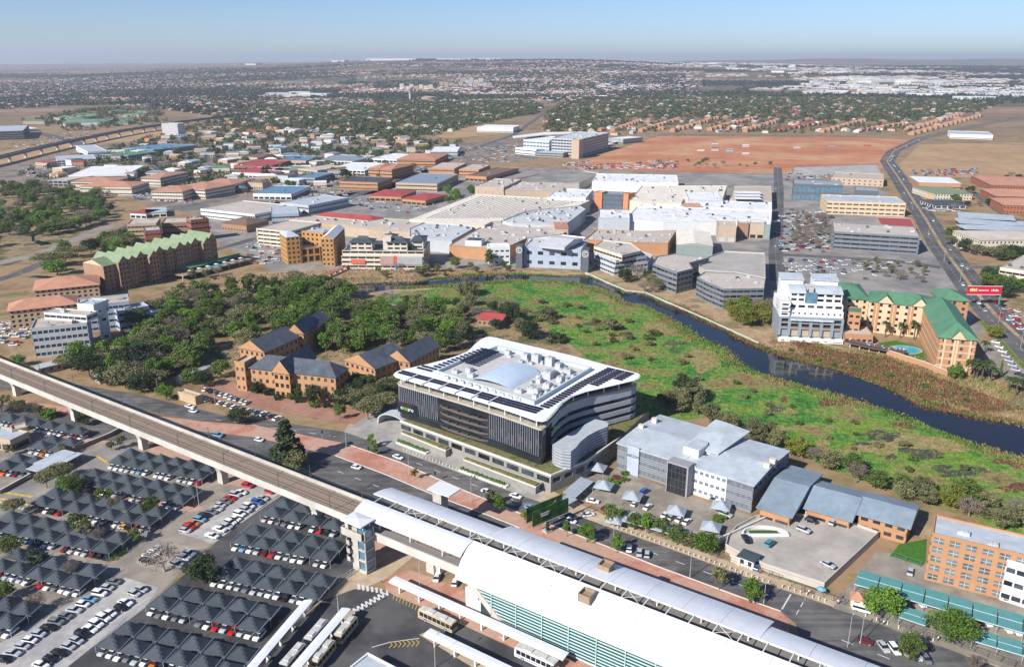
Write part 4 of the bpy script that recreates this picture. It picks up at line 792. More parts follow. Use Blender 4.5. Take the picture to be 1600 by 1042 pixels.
# ================================================================ VIADUCT AND STATION (railway frame)
def vthing(name, label, cat, s=0., t=0., z=0., group=None): return thing(name, label, cat, V(s, t, z), VANG, group)
conc_v = mat('viaduct_concrete', (.56,.52,.46), .8, .1, .12, col2=(.47,.44,.39), s2=.15)
ballast = mat('ballast', (.27,.205,.15), .95, .25, 2.2)
rail_m = mat('rail_steel', (.16,.12,.09), .45, .1, 1, metal=.5)
vd = vthing('viaduct', 'pale concrete railway viaduct crossing the avenue', 'viaduct')
S0, S1 = -330, 26
m = MB()
for a, b in zip(range(S0, S1+190, 49), range(S0+49, S1+239, 49)):       # segments between piers
    if a > 230: break
    for x0, x1, z0, z1 in [(-3.5,6.5,9.6,10.4)]: m.box(a+.08, b-.08, x0, x1, z0, z1)
    m.add([(a+.1,-.9,7.6),(b-.1,-.9,7.6),(b-.1,3.9,7.6),(a+.1,3.9,7.6),(a+.1,-2.2,9.6),(b-.1,-2.2,9.6),(b-.1,5.2,9.6),(a+.1,5.2,9.6)], [(3,2,1,0),(0,1,5,4),(1,2,6,5),(2,3,7,6),(3,0,4,7)])
m.obj('deck', conc_v, vd)
for t0, t1 in ((-3.9,-3.45),(6.45,6.9)): m = MB(); m.box(S0, 240, t0, t1, 9.3, 11.7); m.obj('parapet', conc_v, vd)
m = MB(); m.box(S0, 240, -2.9, 5.9, 10.4, 10.75); m.obj('ballast_bed', ballast, vd)
for c in (-.6, 3.6):
    for o in (-.72, .72): m = MB(); m.box(S0, 240, c+o-.06, c+o+.06, 10.75, 10.95); m.obj('rail', rail_m, vd)
slm = MB().box(-.13,.13,-1.2,1.2,10.7,10.84); sme = bpy.data.meshes.new('sleeper'); sme.from_pydata(slm.v, [], slm.f); sme.materials.append(mat('sleeper_concrete',(.38,.32,.26),.9))
big = MB()
for k in range(int((60-S0)/1.3)):
    for c in (-.6, 3.6): big.box(S0+k*1.3-.14, S0+k*1.3+.14, c-1.2, c+1.2, 10.72, 10.84)
tag(big.obj('sleepers', MATS['sleeper_concrete'], vd), kind='stuff')
for k in range(-6, 5):
    s = k*49.; m = MB(); w0, w1 = 1.35, 2.5
    m.add([(s-1.5,1.5-w0,0),(s+1.5,1.5-w0,0),(s+1.5,1.5+w0,0),(s-1.5,1.5+w0,0),(s-1.3,1.5-w0,4.4),(s+1.3,1.5-w0,4.4),(s+1.3,1.5+w0,4.4),(s-1.3,1.5+w0,4.4),(s-1.5,1.5-w1,7.65),(s+1.5,1.5-w1,7.65),(s+1.5,1.5+w1,7.65),(s-1.5,1.5+w1,7.65)],
          [(0,1,5,4),(1,2,6,5),(2,3,7,6),(3,0,4,7),(4,5,9,8),(5,6,10,9),(6,7,11,10),(7,4,8,11),(8,9,10,11)])
    m.obj('pier', conc_v, vd)
cat_m = mat('mast_paint', (.10,.11,.12), .5)
for i, s in enumerate((-186,-158,-122,-96,-66,-40,-12,12)):
    for t, dr in ((-3.6,1),(6.6,-1)):
        mt = vthing('overhead_line_mast', 'slim dark overhead-line mast on the viaduct parapet', 'mast', s+(0 if t < 0 else 4), t, 10.4, 'overhead line masts along the viaduct')
        m = MB(); m.tube((0,0,0),(0,0,6.4),.13,.10,6); m.obj('pole', cat_m, mt)
        m = MB(); m.tube((0,0,5.8),(0,dr*2.6,6.2),.05); m.tube((0,0,4.9),(0,dr*2.6,6.1),.04); m.obj('bracket', cat_m, mt)
for t in (-.6, 3.6):
    cw = vthing('overhead_wire', 'thin overhead contact wire above the tracks', 'wire', 0, t, 0, 'overhead wires above the tracks'); m = MB(); m.tube((-200,0,16.3),(40,0,16.3),.035,None,4); m.tube((-200,0,15.4),(40,0,15.4),.03,None,4); m.obj('wire', cat_m, cw)
# station
stn = vthing('railway_station', 'white vaulted railway station with open track slot', 'station')
def vault(name, prof, s0, s1, seg=6, th=.35):
    """prof: (t, z) points across"""
    m = MB(); n = len(prof); L = s1-s0
    for k in range(seg):
        a, b = s0+L*k/seg+.04, s0+L*(k+1)/seg-.04
        for (t0, z0), (t1, z1) in zip(prof, prof[1:]):
            m.add([(a,t0,z0),(b,t0,z0),(b,t1,z1),(a,t1,z1),(a,t0,z0-th),(b,t0,z0-th),(b,t1,z1-th),(a,t1,z1-th)], [(0,1,2,3),(7,6,5,4),(0,4,5,1),(2,6,7,3),(0,3,7,4),(1,5,6,2)])
    o = m.obj(name, white_roof, stn)
    return o
def arc(t0, z0, t1, z1, bul, n=12):
    return [(t0+(t1-t0)*k/n, z0+(z1-z0)*k/n+bul*math.sin(math.pi*k/n)) for k in range(n+1)]
vault('roof', arc(-6.6,15.6,-.4,17.5,.7), 25, 66, 4)
vault('roof', arc(-9.3,10.4,-.4,17.5,1.9), 66, 235, 16)
vault('roof', arc(3.6,17.3,11.9,15.6,.35), 24, 68, 4)
vault('roof', arc(3.6,17.3,15.2,15.0,.5), 68, 146, 8)
vault('roof', arc(3.6,17.3,12.2,15.5,.35), 146, 235, 8)
m = MB()
for k in range(int((232-28)/6)):
    s = 28+k*6.; m.box(s-.12, s+.12, -.5, 3.7, 17.2, 17.45)
m.obj('cross_beam', white, stn)
m = MB(); m.box(27,233,-.62,-.42,17.2,17.5); m.box(27,233,3.55,3.75,17.2,17.5); m.obj('edge_beam', white, stn)
for s in (40,64,76,88,112,136,160): 
    m = MB(); m.tube((s,-.3,17.3),(s+5,3.6,17.3),.06,None,4); m.tube((s,3.6,17.3),(s+5,-.3,17.3),.06,None,4); m.obj('brace', white, stn)
for t0, t1 in ((-6.9,-3.95),(6.95,11.2)):
    m = MB(); m.box(28,235,t0,t1,10.2,11.9); m.obj('platform', mat('platform_tile',(.22,.21,.20),.7,.1,.5), stn)
for k in range(14): 
    for t in (-4.6, 8.6): m = MB(); m.tube((34+k*12,t,11.9),(34+k*12,t,16.4),.2,None,8); m.obj('column', white, stn)
for s, t, z in ((104.5,-4.4,17.2),(102.5,9.6,17.2)):         # roof shafts
    m = MB(); m.box(s-1.7,s+1.7,t-1.7,t-1.45,z-1.2,z+1.1); m.box(s-1.7,s+1.7,t+1.45,t+1.7,z-1.2,z+1.1); m.box(s-1.7,s-1.45,t-1.45,t+1.45,z-1.2,z+1.1); m.box(s+1.45,s+1.7,t-1.45,t+1.45,z-1.2,z+1.1); m.box(s-1.45,s+1.45,t-1.45,t+1.45,z-1.2,z+.3); m.obj('roof_shaft', mat('shaft_timber',(.30,.22,.15),.8), stn)
sm_ = MB()                                     # standing seams of the roof sheets
for prof, a_, b_ in ((arc(-6.6,15.6,-.4,17.5,.7),25,66),(arc(-9.3,10.4,-.4,17.5,1.9),66,235),(arc(3.6,17.3,11.9,15.6,.35),24,68),(arc(3.6,17.3,15.2,15.0,.5),68,146),(arc(3.6,17.3,12.2,15.5,.35),146,235)):
    s_ = a_+1.5
    while s_ < b_:
        for (t0, z0), (t1, z1) in zip(prof, prof[1:]): sm_.add([(s_-.03,t0,z0+.025),(s_+.03,t0,z0+.025),(s_+.03,t1,z1+.025),(s_-.03,t1,z1+.025),(s_-.05,t0,z0-.02),(s_-.05,t1,z1-.02),(s_+.05,t0,z0-.02),(s_+.05,t1,z1-.02)], [(0,1,2,3),(4,0,3,5),(1,6,7,2)])
        s_ += 6.0
tag(sm_.obj('roof_seams', mat('roof_seam',(.64,.66,.68),.45), stn), kind='stuff')
# louvred glass side
m = MB(); m.box(73,235,-8.2,-8.0,1,10.6); m.obj('glazing', mat('station_glazing',(.03,.06,.065),.12,.2,.2,spec=.6), stn)
lou = mat('louvre_blade', (.42,.60,.58), .4, .05, 1)
for k in range(10):
    z = 1.3+k*.95; s0 = 72+max(0,(9.8-z))*1.0; m = MB(); m.add([(s0,-8.62,z),(235,-8.62,z),(235,-8.47,z+.05),(s0,-8.47,z+.05),(s0,-8.62,z-.26),(235,-8.62,z-.26),(235,-8.47,z-.22),(s0,-8.47,z-.22)], [(0,1,2,3),(7,6,5,4),(0,4,5,1),(2,6,7,3),(3,7,4,0),(1,5,6,2)]); m.obj('louvre', lou, stn)
for s in range(78, 235, 8): m = MB(); m.box(s-.1,s+.1,-8.9,-8.5,1,10.6); m.obj('mullion', lou, stn)
m = MB(); m.box(66,235,-8.9,-6.6,10.0,10.6); m.obj('eave_beam', conc_v, stn)
m = MB(); m.add([(70,-8.9,10.0),(72.5,-8.9,10.0),(84,-8.9,.2),(81,-8.9,.2),(70,-7.6,10.0),(72.5,-7.6,10.0),(84,-7.6,.2),(81,-7.6,.2)], [(0,1,2,3),(7,6,5,4),(0,4,5,1),(1,5,6,2),(2,6,7,3),(3,7,4,0)]); m.obj('raking_beam', conc_v, stn)
m = MB(); m.box(68.5,235,-7.8,8,0,7.5); m.obj('concourse_wall', WM['white'], stn)
m = MB(); m.box(69,74,-8.3,-7.8,0,5.5); m.obj('plant_room', WM['white'], stn)
m = MB(); m.box(27.2,235,-7.1,-6.6,9.6,12.3); m.box(27.2,235,11.1,11.6,9.6,12.3); m.obj('platform_parapet', conc_v, stn)
# stair tower with spiral landings
stt = vthing('stair_tower', 'concrete spiral stair tower with white canopy beside the station', 'stair tower', 28, -9.2)
m = MB(); m.box(.4,2.8,-1.8,1.8,0,14.5); m.obj('core', concrete, stt)
m = MB(); m.box(2.85,6.2,-2.0,2.0,0,.35); 
for k in range(4): m.box(2.85,6.2,-2.0,2.0,.4+k*3.5,.9+k*3.5)
m.box(2.85,3.2,-2,-1.7,0,14.4); m.box(5.85,6.2,-2,-1.7,0,14.4); m.box(2.85,3.2,1.7,2,0,14.4); m.box(5.85,6.2,1.7,2,0,14.4); m.obj('lift_frame', concrete, stt)
m = MB(); m.box(3.1,5.9,-1.6,1.6,.3,14.2); m.obj('lift_glass', glass_blue, stt)
for k in range(5):
    m = MB(); z = 1.0+k*2.8
    for j in range(9):
        a0, a1 = math.pi*(.5+j/9), math.pi*(.5+(j+1)/9); zz = z+j*.26; r0, r1 = .3, 3.0
        P_ = [(.6+r*math.cos(a)*1.05, r*math.sin(a)) for a in (a0,a1) for r in (r0,r1)]
        m.prism([P_[0],P_[1],P_[3],P_[2]], zz, zz+.3)
        Q_ = [(.6+r*math.cos(a)*1.05, r*math.sin(a)) for a in (a0,a1) for r in (2.8,3.0)]
        m.prism([Q_[0],Q_[1],Q_[3],Q_[2]], zz+.3, zz+1.45)
    m.obj('stair_flight', concrete, stt)
m = MB(); m.box(-2.6,5.8,-3.0,-2.7,11.6,14.0); m.box(-2.6,-2.3,-3,1.8,11.6,14.0); m.box(-2.6,6,-2.7,3.6,11.3,11.6); m.obj('landing', concrete, stt)
m = MB()
m.add([(-2.2,-3.2,16.2),(6,-3.2,16.2),(6,2.6,16.2),(-2.2,2.6,16.2),(-2.2,-3.2,16.55),(6,-3.2,16.55),(6,2.6,16.55),(-2.2,2.6,16.55),(1.9,-.3,17.1)], [(3,2,1,0),(0,1,5,4),(1,2,6,5),(2,3,7,6),(3,0,4,7),(4,5,8),(5,6,8),(6,7,8),(7,4,8)]); m.obj('canopy', white_roof, stt)
m = MB(); m.tube((.8,-1.4,14.4),(.8,-1.4,16.3),.12); m.tube((5,-1.4,14.4),(5,-1.4,16.3),.12); m.tube((.8,1.4,14.4),(.8,1.4,16.3),.12); m.tube((5,1.4,14.4),(5,1.4,16.3),.12); m.obj('canopy_post', white, stt)
cn2 = vthing('lift_canopy', 'white flat canopy beside the far station roof', 'canopy', 33, 18.5)
m = MB(); m.box(0,9,0,6.5,14.6,14.95); m.obj('slab', white_roof, cn2); m = MB(); m.box(1.5,5,1,4.5,0,14.6); m.obj('lift_shaft', concrete, cn2)
# site container
ct = vthing('site_container', 'white site container beside a viaduct pier', 'container', 49.5, 1.0); m = MB(); m.box(0,2.6,0,7,0,2.8); m.obj('body', white, ct); m = MB(); m.box(-.15,2.75,-.15,7.15,2.8,2.95); m.obj('roof', RM['tan'], ct); m = MB(); m.box(-.05,0,1,2,1,1.9); m.obj('window', glass, ct); m = MB(); m.box(.8,1.7,-.06,0,.1,2.2); m.obj('door', steel, ct)
# bus shelters
def shelter(label, p, q, wd, h=3.7, n=7):
    d = q-p; L = d.length; r = thing('bus_shelter', label, 'bus shelter', (p.x,p.y,.1), math.atan2(d.y,d.x)); k_ = max(1, int(L/13))
    for k in range(k_):
        a, b = L*k/k_, L*(k+1)/k_-.05; m = MB()
        m.add([(a,-wd/2,h-.3),(b,-wd/2,h-.3),(b,0,h+.1),(a,0,h+.1),(b,wd/2,h+.05),(a,wd/2,h+.05),(a,-wd/2,h-.5),(b,-wd/2,h-.5),(b,wd/2,h-.15),(a,wd/2,h-.15)], [(0,1,2,3),(3,2,4,5),(6,7,1,0),(5,4,8,9),(9,8,7,6),(0,3,5,9,6),(1,7,8,4,2)]); m.obj('roof_panel', white_roof, r)
    for k in range(n):
        x = L*(k+.4)/n; m = MB(); m.box(x-.22,x+.22,-.3,.3,0,h-.25); m.obj('post', white, r)
    for k in range(max(1,n//2)):
        x = L*(k+.5)/max(1,n//2)+2.2; m = MB(); m.box(x-.9,x+.9,-.25,.25,.4,.5); m.box(x-.8,x-.7,-.2,.2,0,.4); m.box(x+.7,x+.8,-.2,.2,0,.4); m.obj('bench', concrete, r)
    return r
shelter('long white bus shelter along the red brick platform', V(45.3,-12.3), V(103.5,-12.3), 3.0, n=8)
shelter('white bus shelter on the tan island platform', V(68.6,-24.6), V(108,-24.6), 3.0, n=6)
shelter('pale walkway roof along the car park fence', V(33,-32.8), V(44.5,-68), 2.8, n=6)
shelter('pale bus shelter with four buses parked at its sides', V(44.2,-29.4), V(53,-62), 2.9, n=6)
kk = vthing('kiosk', 'flat-roofed kiosk with white rim in the bus yard', 'kiosk', 62, -47); m = MB(); m.box(0,13,0,7,0,3.3); m.obj('wall', WM['cream'], kk); m = MB(); m.box(-.3,13.3,-.3,7.3,3.3,3.45); m.obj('roof', RM['lgrey'], kk); m = MB(); m.box(-.4,13.4,7.3,7.7,3.2,3.9); m.box(-.4,0,-.3,7.3,3.2,3.9); m.box(13,13.4,-.3,7.3,3.2,3.9); m.obj('parapet', white, kk)
# ================================================================ GLASS HEADQUARTERS (hero)
def headquarters():
    ZR = 25.
    px = [(614.4,584),(617,580.5),(623,578),(669,567.5),(700,559.5),(717,553.6),(728,549),(735,543.5),(743,535),(751,529.5),(758,526.3),(766,525.4),(776,527),(835,541),(895,555),(945,568.5),(990,580.5),(999,583),(1002,586),(999,589.5),(992,592.5),(957,601),(935,606),(917,610),(895,617.5),(880,627.5),(870,640),(861,650),(855,655),(848,657.2),(838,655.8),(820,649.5),(776,634.5),(724,618.5),(669,602.5),(630,591.5),(618,588)]
    W_ = [G(x, y, ZR) for x, y in px]
    def loc(p): d = Vector((p[0]-VO.x, p[1]-VO.y)); return (d.dot(VE)-14, d.dot(VN)-98)
    rp = ccw([loc(p) for p in W_]); OCC.append([V(-30,60), V(62,60), V(62,134), V(-30,134)])
    r = vthing('office_building', 'large glass headquarters with white ring roof and solar panels', 'building', 14, 98)
    wr = mat('hq_white_roof', (.80,.80,.79), .45, .03, .2); n = len(rp)
    inn = inset(rp, 9.5)
    # keep the inner line tidy
    inn = [(-27,-18.5),(23.4,-23),(23.2,20.5),(-24.5,21),(-26.5,4)]
    m = MB(); out1 = inset(rp, .5); low = inset(rp, 1.6)
    for i in range(n):
        j = (i+1) % n
        m.add([(*rp[i],ZR-.45),(*rp[j],ZR-.45),(*out1[j],ZR),(*out1[i],ZR)], [(0,1,2,3)]); m.add([(*rp[j],ZR-.45),(*rp[i],ZR-.45),(*low[i],ZR-1.1),(*low[j],ZR-1.1)], [(0,1,2,3)])
    m.add([(*p,ZR) for p in out1], [tuple(range(n))]); m.add([(*p,ZR-1.1) for p in low], [tuple(range(n))[::-1]]); rfo = m.obj('roof', wr, r)
    # rooftop well walls and deck
    m = MB(); k = len(inn); i2 = inset(inn, .8)
    for i in range(k):
        j = (i+1) % k; m.prism([inn[i], inn[j], i2[j], i2[i]], ZR, ZR+1.6)
    m.obj('well_wall', mat('hq_pale_panel',(.46,.56,.60),.6), r)
    m = MB(); m.prism(i2, ZR, ZR+.25); m.obj('well_deck', mat('hq_deck',(.50,.49,.47),.85,.15,.4), r)
    # vaulted skylight
    m = MB(); cx, cy, a, b = -1.2, -5.2, 9.2, 12.; N, K = 12, 20; vs_ = []
    for i in range(N+1):
        for j in range(K+1):
            u = -1+2*j/K; v_ = -1+2*i/N; vs_.append((cx+a*u, cy+b*v_*(1-.12*u*u), ZR+.3+3.0*max(0,(1-u*u))**.8*(1-.3*v_*v_)))
    fs_ = [(i*(K+1)+j, i*(K+1)+j+1, (i+1)*(K+1)+j+1, (i+1)*(K+1)+j) for i in range(N) for j in range(K)]
    m.add(vs_, fs_); o = m.obj('skylight', mat('skylight_sheet',(.50,.60,.69),.3,.08,.3,spec=.5), r)
    for f in o.data.polygons: f.use_smooth = True
    # roof plant
    for x, y, sx, sy, sz in [(x_, -19.6-.07*(x_+27)*.95, 2.6, .9, .8) for x_ in range(-20,20,4)]+[(21,y_,1.1,2.6,.9) for y_ in range(-15,14,5)]+[(rnd.uniform(9,19),rnd.uniform(-12,12),rnd.uniform(.8,2),rnd.uniform(.8,2),rnd.uniform(.5,1.2)) for _ in range(12)]+[(rnd.uniform(-14,16),rnd.uniform(11,18.5),rnd.uniform(.8,2),rnd.uniform(.8,2),rnd.uniform(.5,1.2)) for _ in range(12)]+[(-6,16,3,3,2.6),(-1,16.5,3.4,3,3),(6,16,3.4,3,3.4),(11,15,2.4,3,2.2),(17,12,3.5,2.4,1.6),(13,4,4,5,2.6),(19,3,2.4,3,1.8),(18,-5,3,3,1.4),(13,-3,2,2.6,1.6),(17,-13,5,3,1.8),(12,-16,3.4,2,1.2),(20,-17,2,2,1.1),(-13,-13,3,2,1.3),(-17,-9,2.5,2.5,1.6),(-21,-13,3,2,1),(-16,17,3,2,1.6)]:
        u = MB(); u.box(x-sx/2,x+sx/2,y-sy/2,y+sy/2,ZR+.25,ZR+.25+sz); u.box(x-sx*.4,x-.1,y-sy*.35,y+sy*.35,ZR+.25+sz,ZR+.6+sz); u.box(x+.2,x+sx*.4,y-sy*.35,y+sy*.35,ZR+.25+sz,ZR+.6+sz); u.obj('roof_plant', UNITM, rfo)
    # solar panels
    pm_ = MB(); pm_.add([(-1.9,-.55,.12),(1.9,-.55,.12),(1.9,.55,.42),(-1.9,.55,.42),(-1.9,-.55,.04),(1.9,-.55,.04),(1.9,.55,.34),(-1.9,.55,.34)], [(0,1,2,3),(7,6,5,4),(0,4,5,1),(2,6,7,3),(3,7,4,0),(1,5,6,2)])
    sm = bpy.data.meshes.new('solar_panel'); sm.from_pydata(pm_.v, [], pm_.f); sm.materials.append(mat('solar_cell',(.012,.014,.03),.2,.1,2,spec=.6))
    def panel(x, y, rz=0):
        if inside((x,y), inset(rp, 2.6)) and not inside((x,y), inset(inn, -1.6)): o = link('solar_panel', sm, rfo, (x,y,ZR)); o.rotation_euler = (0,0,rz)
    for bx in range(9):
        for row in range(4):
            for i in range(2): panel(-37+bx*7.6+i*3.85-1.6, -29.6+row*1.95-bx*.1)
    for row in range(14):
        for i in range(3): panel(-36+i*4.1+row*.25, -17+row*2.6)
    for row in range(24):
        y = -22+row*2.1; xe = max(p[0] for p in rp if abs(p[1]-y) < 9)
        for i in range(3): panel(27.4+i*4.2+max(0,row-13)*.15, y)
    for row in range(9):
        for i in range(2):
            o = link('solar_panel', sm, rfo, (-23.5+i*4.0,-4+row*2.1,ZR+1.9)); 
    for bx in range(6): m = MB(); x = -31+bx*8; m.box(x-1.15,x-.75,-31.2,-23.4,ZR+.02,ZR+.5); m.obj('roof_rib', wr, r)
    # terrace storey
    m = MB(); m.prism(inset(rp, 1.5), 20.4, 21.1); m.obj('terrace_slab', mat('hq_terrace',(.42,.38,.32),.8), r)
    m = MB(); m.prism(inset(rp, 4.2), 21.0, ZR-1.15); m.obj('terrace_glazing', glass, r)
    cp = inset(rp, 2.4); per = 0
    for i in range(n):
        p, q = Vector(cp[i]), Vector(cp[(i+1)%n]); L = (q-p).length; x = per
        while x < L:
            c = p+(q-p)*(x/L); u = MB(); u.tube((c.x,c.y,21),(c.x,c.y,ZR-1.05),.2,None,6); u.obj('column', white, r); x += 7.5
        per = x-L
    # body glass and skins
    body = inset(rp, 1.9); m = MB(); m.prism(body, 6.6, 20.4); cw_ = m.obj('curtain_wall', mat('hq_curtain_glass',(.018,.022,.028),.06,.4,.12,spec=.8), r)
    # right and rear faces: pale bands
    band = mat('hq_band_panel',(.36,.38,.41),.5)
    bo = inset(rp, 1.55); idx = []
    for i in range(n):
        p, q = Vector(bo[i]), Vector(bo[(i+1)%n]); d = q-p
        if d.length > .01 and (d.y/d.length) > .25 and min(p.y,q.y) > -27.5: idx.append(i)
    for lv, (z0, z1) in enumerate([(7.4,9.0),(10.6,12.4),(14.0,15.9),(17.6,20.3)]):
        m = MB()
        for i in idx:
            p, q, p2, q2 = bo[i], bo[(i+1)%n], body[i], body[(i+1)%n]; m.prism([p, q, q2, p2], z0, z1)
        m.obj('facade_band', band, cw_)
    # front: vertical fins left and right, balconies in the middle
    y0 = min(p[1] for p in body if -20 < p[0] < 20)
    fr = [(p, q) for p, q in zip(body, body[1:]+body[:1]) if Vector((q[0]-p[0],q[1]-p[1])).length > .01 and (q[0]-p[0]) > .75*Vector((q[0]-p[0],q[1]-p[1])).length and p[1] < 0]
    xs0, xs1 = min(p[0] for p, q in fr), max(q[0] for p, q in fr)
    def fy(x):
        for p, q in fr:
            if p[0]-.01 <= x <= q[0]+.01: return p[1]+(q[1]-p[1])*(x-p[0])/max(.01,q[0]-p[0])
        return y0
    finm = mat('hq_fin',(.30,.34,.39),.4); reflm = mat('hq_painted_reflection',(.085,.05,.05),.4,.2,.5)
    fm = MB().box(-.07,.07,-.32,0,10.2,20.4); fme = bpy.data.meshes.new('fin'); fme.from_pydata(fm.v, [], fm.f); fme.materials.append(finm)
    x = xs0+.4; W0 = xs1-xs0
    while x < xs1:
        f = (x-xs0)/W0
        if f < .30 or f > .66:
            link('fin', fme, cw_, (x, fy(x), 0))
            if rnd.random() < .5: zz = rnd.uniform(10.2,15); u = MB(); u.box(x+.1,x+.95,fy(x+.5)-.06,fy(x+.5)-.02,zz,zz+rnd.uniform(2,4)); u.obj('painted_reflection', reflm, cw_)  # thin dull red patches painting the reddish reflections on the curtain glass
        x += 1.05
    for k in range(4):
        z = 8.2+k*2.85; xa, xb = xs0+.32*W0, xs0+.65*W0; ya, yb = fy(xa), fy(xb); m = MB(); N = 14
        for j in range(N):
            t0, t1 = j/N, (j+1)/N; d0, d1 = 1.5*math.sin(math.pi*min(1,max(0,t0*1.0)))**.4, 1.5*math.sin(math.pi*t1)**.4 if t1 < 1 else 0
            x0_, x1_ = xa+(xb-xa)*t0, xa+(xb-xa)*t1; Y0, Y1 = ya+(yb-ya)*t0, ya+(yb-ya)*t1
            m.prism([(x0_,Y0-d0),(x1_,Y1-d1),(x1_,Y1+.02),(x0_,Y0+.02)], z, z+.35)
            m.prism([(x0_,Y0-d0-.02),(x1_,Y1-d1-.02),(x1_,Y1-d1+.08),(x0_,Y0-d0+.08)], z+.35, z+.75)
        m.obj('balcony', mat('hq_balcony',(.13,.10,.095),.5), cw_)
        for j in range(4):
            xx = xa+(xb-xa)*(.15+.22*j+rnd.random()*.05); u = MB(); u.tube((xx,fy(xx)-.9,z+.35),(xx,fy(xx)-.9,z+1.1),.3,.45,6); u.obj('planter', mat('shrub_leaf',(.05,.09,.02),.9,.3,2), cw_)
    # sign: two green crosses and white lettering
    gs = mat('sign_green',(.22,.62,.02),.5)
    sx, sz = xs0+4.6, 12.6
    rzs = math.atan2(fy(sx+9)-fy(sx+3), 6); m = MB(); m.box(xs0+.6,xs0+11,fy(xs0+5)-.55,fy(xs0+5)-.4,9.2,13.9); m.obj('sign_panel', mat('sign_dark_glass',(.015,.02,.024),.1,.2,.5,spec=.8), cw_)
    for txt, xo, mt in (('e',-1.2,white),('xx',.6,gs),('aro',3.6,white)):
        me = text_mesh(txt, 2.4, .06); me.materials.append(mt); o = link('sign_letters', me, cw_, (sx+xo-.6, fy(sx+xo)-.72, 11.6)); o.rotation_euler = (math.pi/2,0,rzs)
    me = text_mesh('xx', 3.0, .06); me.materials.append(gs); p_ = loc(G(868,668,17)); o = link('sign_letters', me, cw_, (p_[0]+.6, p_[1], 17.4)); o.rotation_euler = (math.pi/2,0,math.radians(62))
    # drum annex on the right
    dp = ccw([loc(G(x, y, 14)) for x, y in [(863,695),(868,700),(878,704),(892,705.5),(900,699),(906,691),(918,681),(935,672),(949,667),(951,662),(946,658),(930,655),(905,668),(880,684)]])
    m = MB(); m.prism(inset(dp, .35), 6.5, 13.8); m.obj('annex_wall', WM['dgrey'], r); m = MB(); m.prism(dp, 13.8, 14.1); m.obj('annex_roof', mat('hq_annex_roof',(.42,.46,.48),.6), r)
    for k in range(6): m = MB(); m.prism(dp, 7.0+k*1.15, 7.75+k*1.15); m.obj('annex_louvre', band, r)
    # podium with planted roofs
    pod = [(-36,-31),(39.2,-36.4),(44,-20),(45,6),(43,36),(-30,34)]
    m = MB(); m.prism(inset(pod, .3), 0, 6.4); 
    pw = mat('podium_wall',(.27,.26,.24),.8); facade(r, m, pod[0], pod[1], 0, 6.4, 1, 7, 5.6, 2.1, 3.6, glass, 'x', 290); facade(r, m, pod[1], pod[2], 0, 6.4, 1, 6, 4, 2, 3.4, glass, 'x', 290); facade(r, m, pod[2], pod[3], 0, 6.4, 1, 6, 4, 2, 3.4, glass, 'x', 300)
    m.obj('podium', pw, r)
    gr = mat('green_roof',(.13,.13,.045),.95,.35,1.2,col2=[(.22,.17,.08),(.07,.11,.025)],s2=.5,bump=.6)
    m = MB(); m.prism(inset(pod, .5), 6.4, 6.75); m.obj('planted_roof', gr, r)
    m = MB(); i_ = inset(pod, .55)
    for a_, b_ in ((0,1),(1,2),(2,3)): m.prism([pod[a_], pod[b_], i_[b_], i_[a_]], 6.38, 7.1)
    m.obj('parapet', concrete_pale, r)
    for x0, x1, y in ((-33,-8,-36.0),(2,36,-40.6)):
        m = MB(); m.prism([(x0,y+2),(x1,y-.6),(x1,y+3.4),(x0,y+4.6)], 3.2, 3.6); m.obj('terrace_ledge', concrete_pale, r)
        m = MB(); m.prism([(x0+.3,y+2.3),(x1-.3,y-.2),(x1-.3,y+2.2),(x0+.3,y+3.6)], 3.6, 4.1); m.obj('ledge_planting', gr, r)
        m = MB(); m.prism([(x0+.6,y+2.8),(x1-.6,y+.2),(x1-.6,y+3.2),(x0+.6,y+4.4)], 0, 3.2); m.obj('terrace_wall', pw, r)
        m = MB(); m.prism([(x0,y-1.2),(x0+.66*(x1-x0),y-2.2),(x0+.66*(x1-x0),y-.2),(x0,y+.9)], .1, .8); m.obj('planter_wall', concrete_pale, r)
        m = MB(); 
        for k in range(22):
            t = k/22; xx = x0+.6+(.66*(x1-x0)-1.2)*t; yy = y-.2-t*1.0; a_ = rnd.uniform(.45,.8); m.tube((xx,yy,.8),(xx,yy,.8+rnd.uniform(.5,1.3)),a_,a_*.5,6)
        m.obj('hedge', mat('hedge_leaf',(.05,.11,.02),.9,.35,2.5,bump=.8), r)
    # entrance arch at the left
    m = MB(); N = 12
    for j in range(N):
        a0, a1 = math.pi*j/N, math.pi*(j+1)/N
        q = lambda a, R: (-44-8.5*math.cos(a)*R, .4+5.6*math.sin(a)**.7*R)
        (x0_, z0_), (x1_, z1_) = q(a0,1), q(a1,1); (x2_, z2_), (x3_, z3_) = q(a0,.93), q(a1,.93)
        m.add([(x0_,-27,z0_),(x1_,-27,z1_),(x1_,-21.5,z1_),(x0_,-21.5,z0_),(x2_,-27,z2_),(x3_,-27,z3_),(x3_,-21.5,z3_),(x2_,-21.5,z2_)], [(0,1,2,3),(7,6,5,4),(0,4,5,1),(3,2,6,7)])
    m.obj('entrance_arch', WM['lgrey'], r)
headquarters()
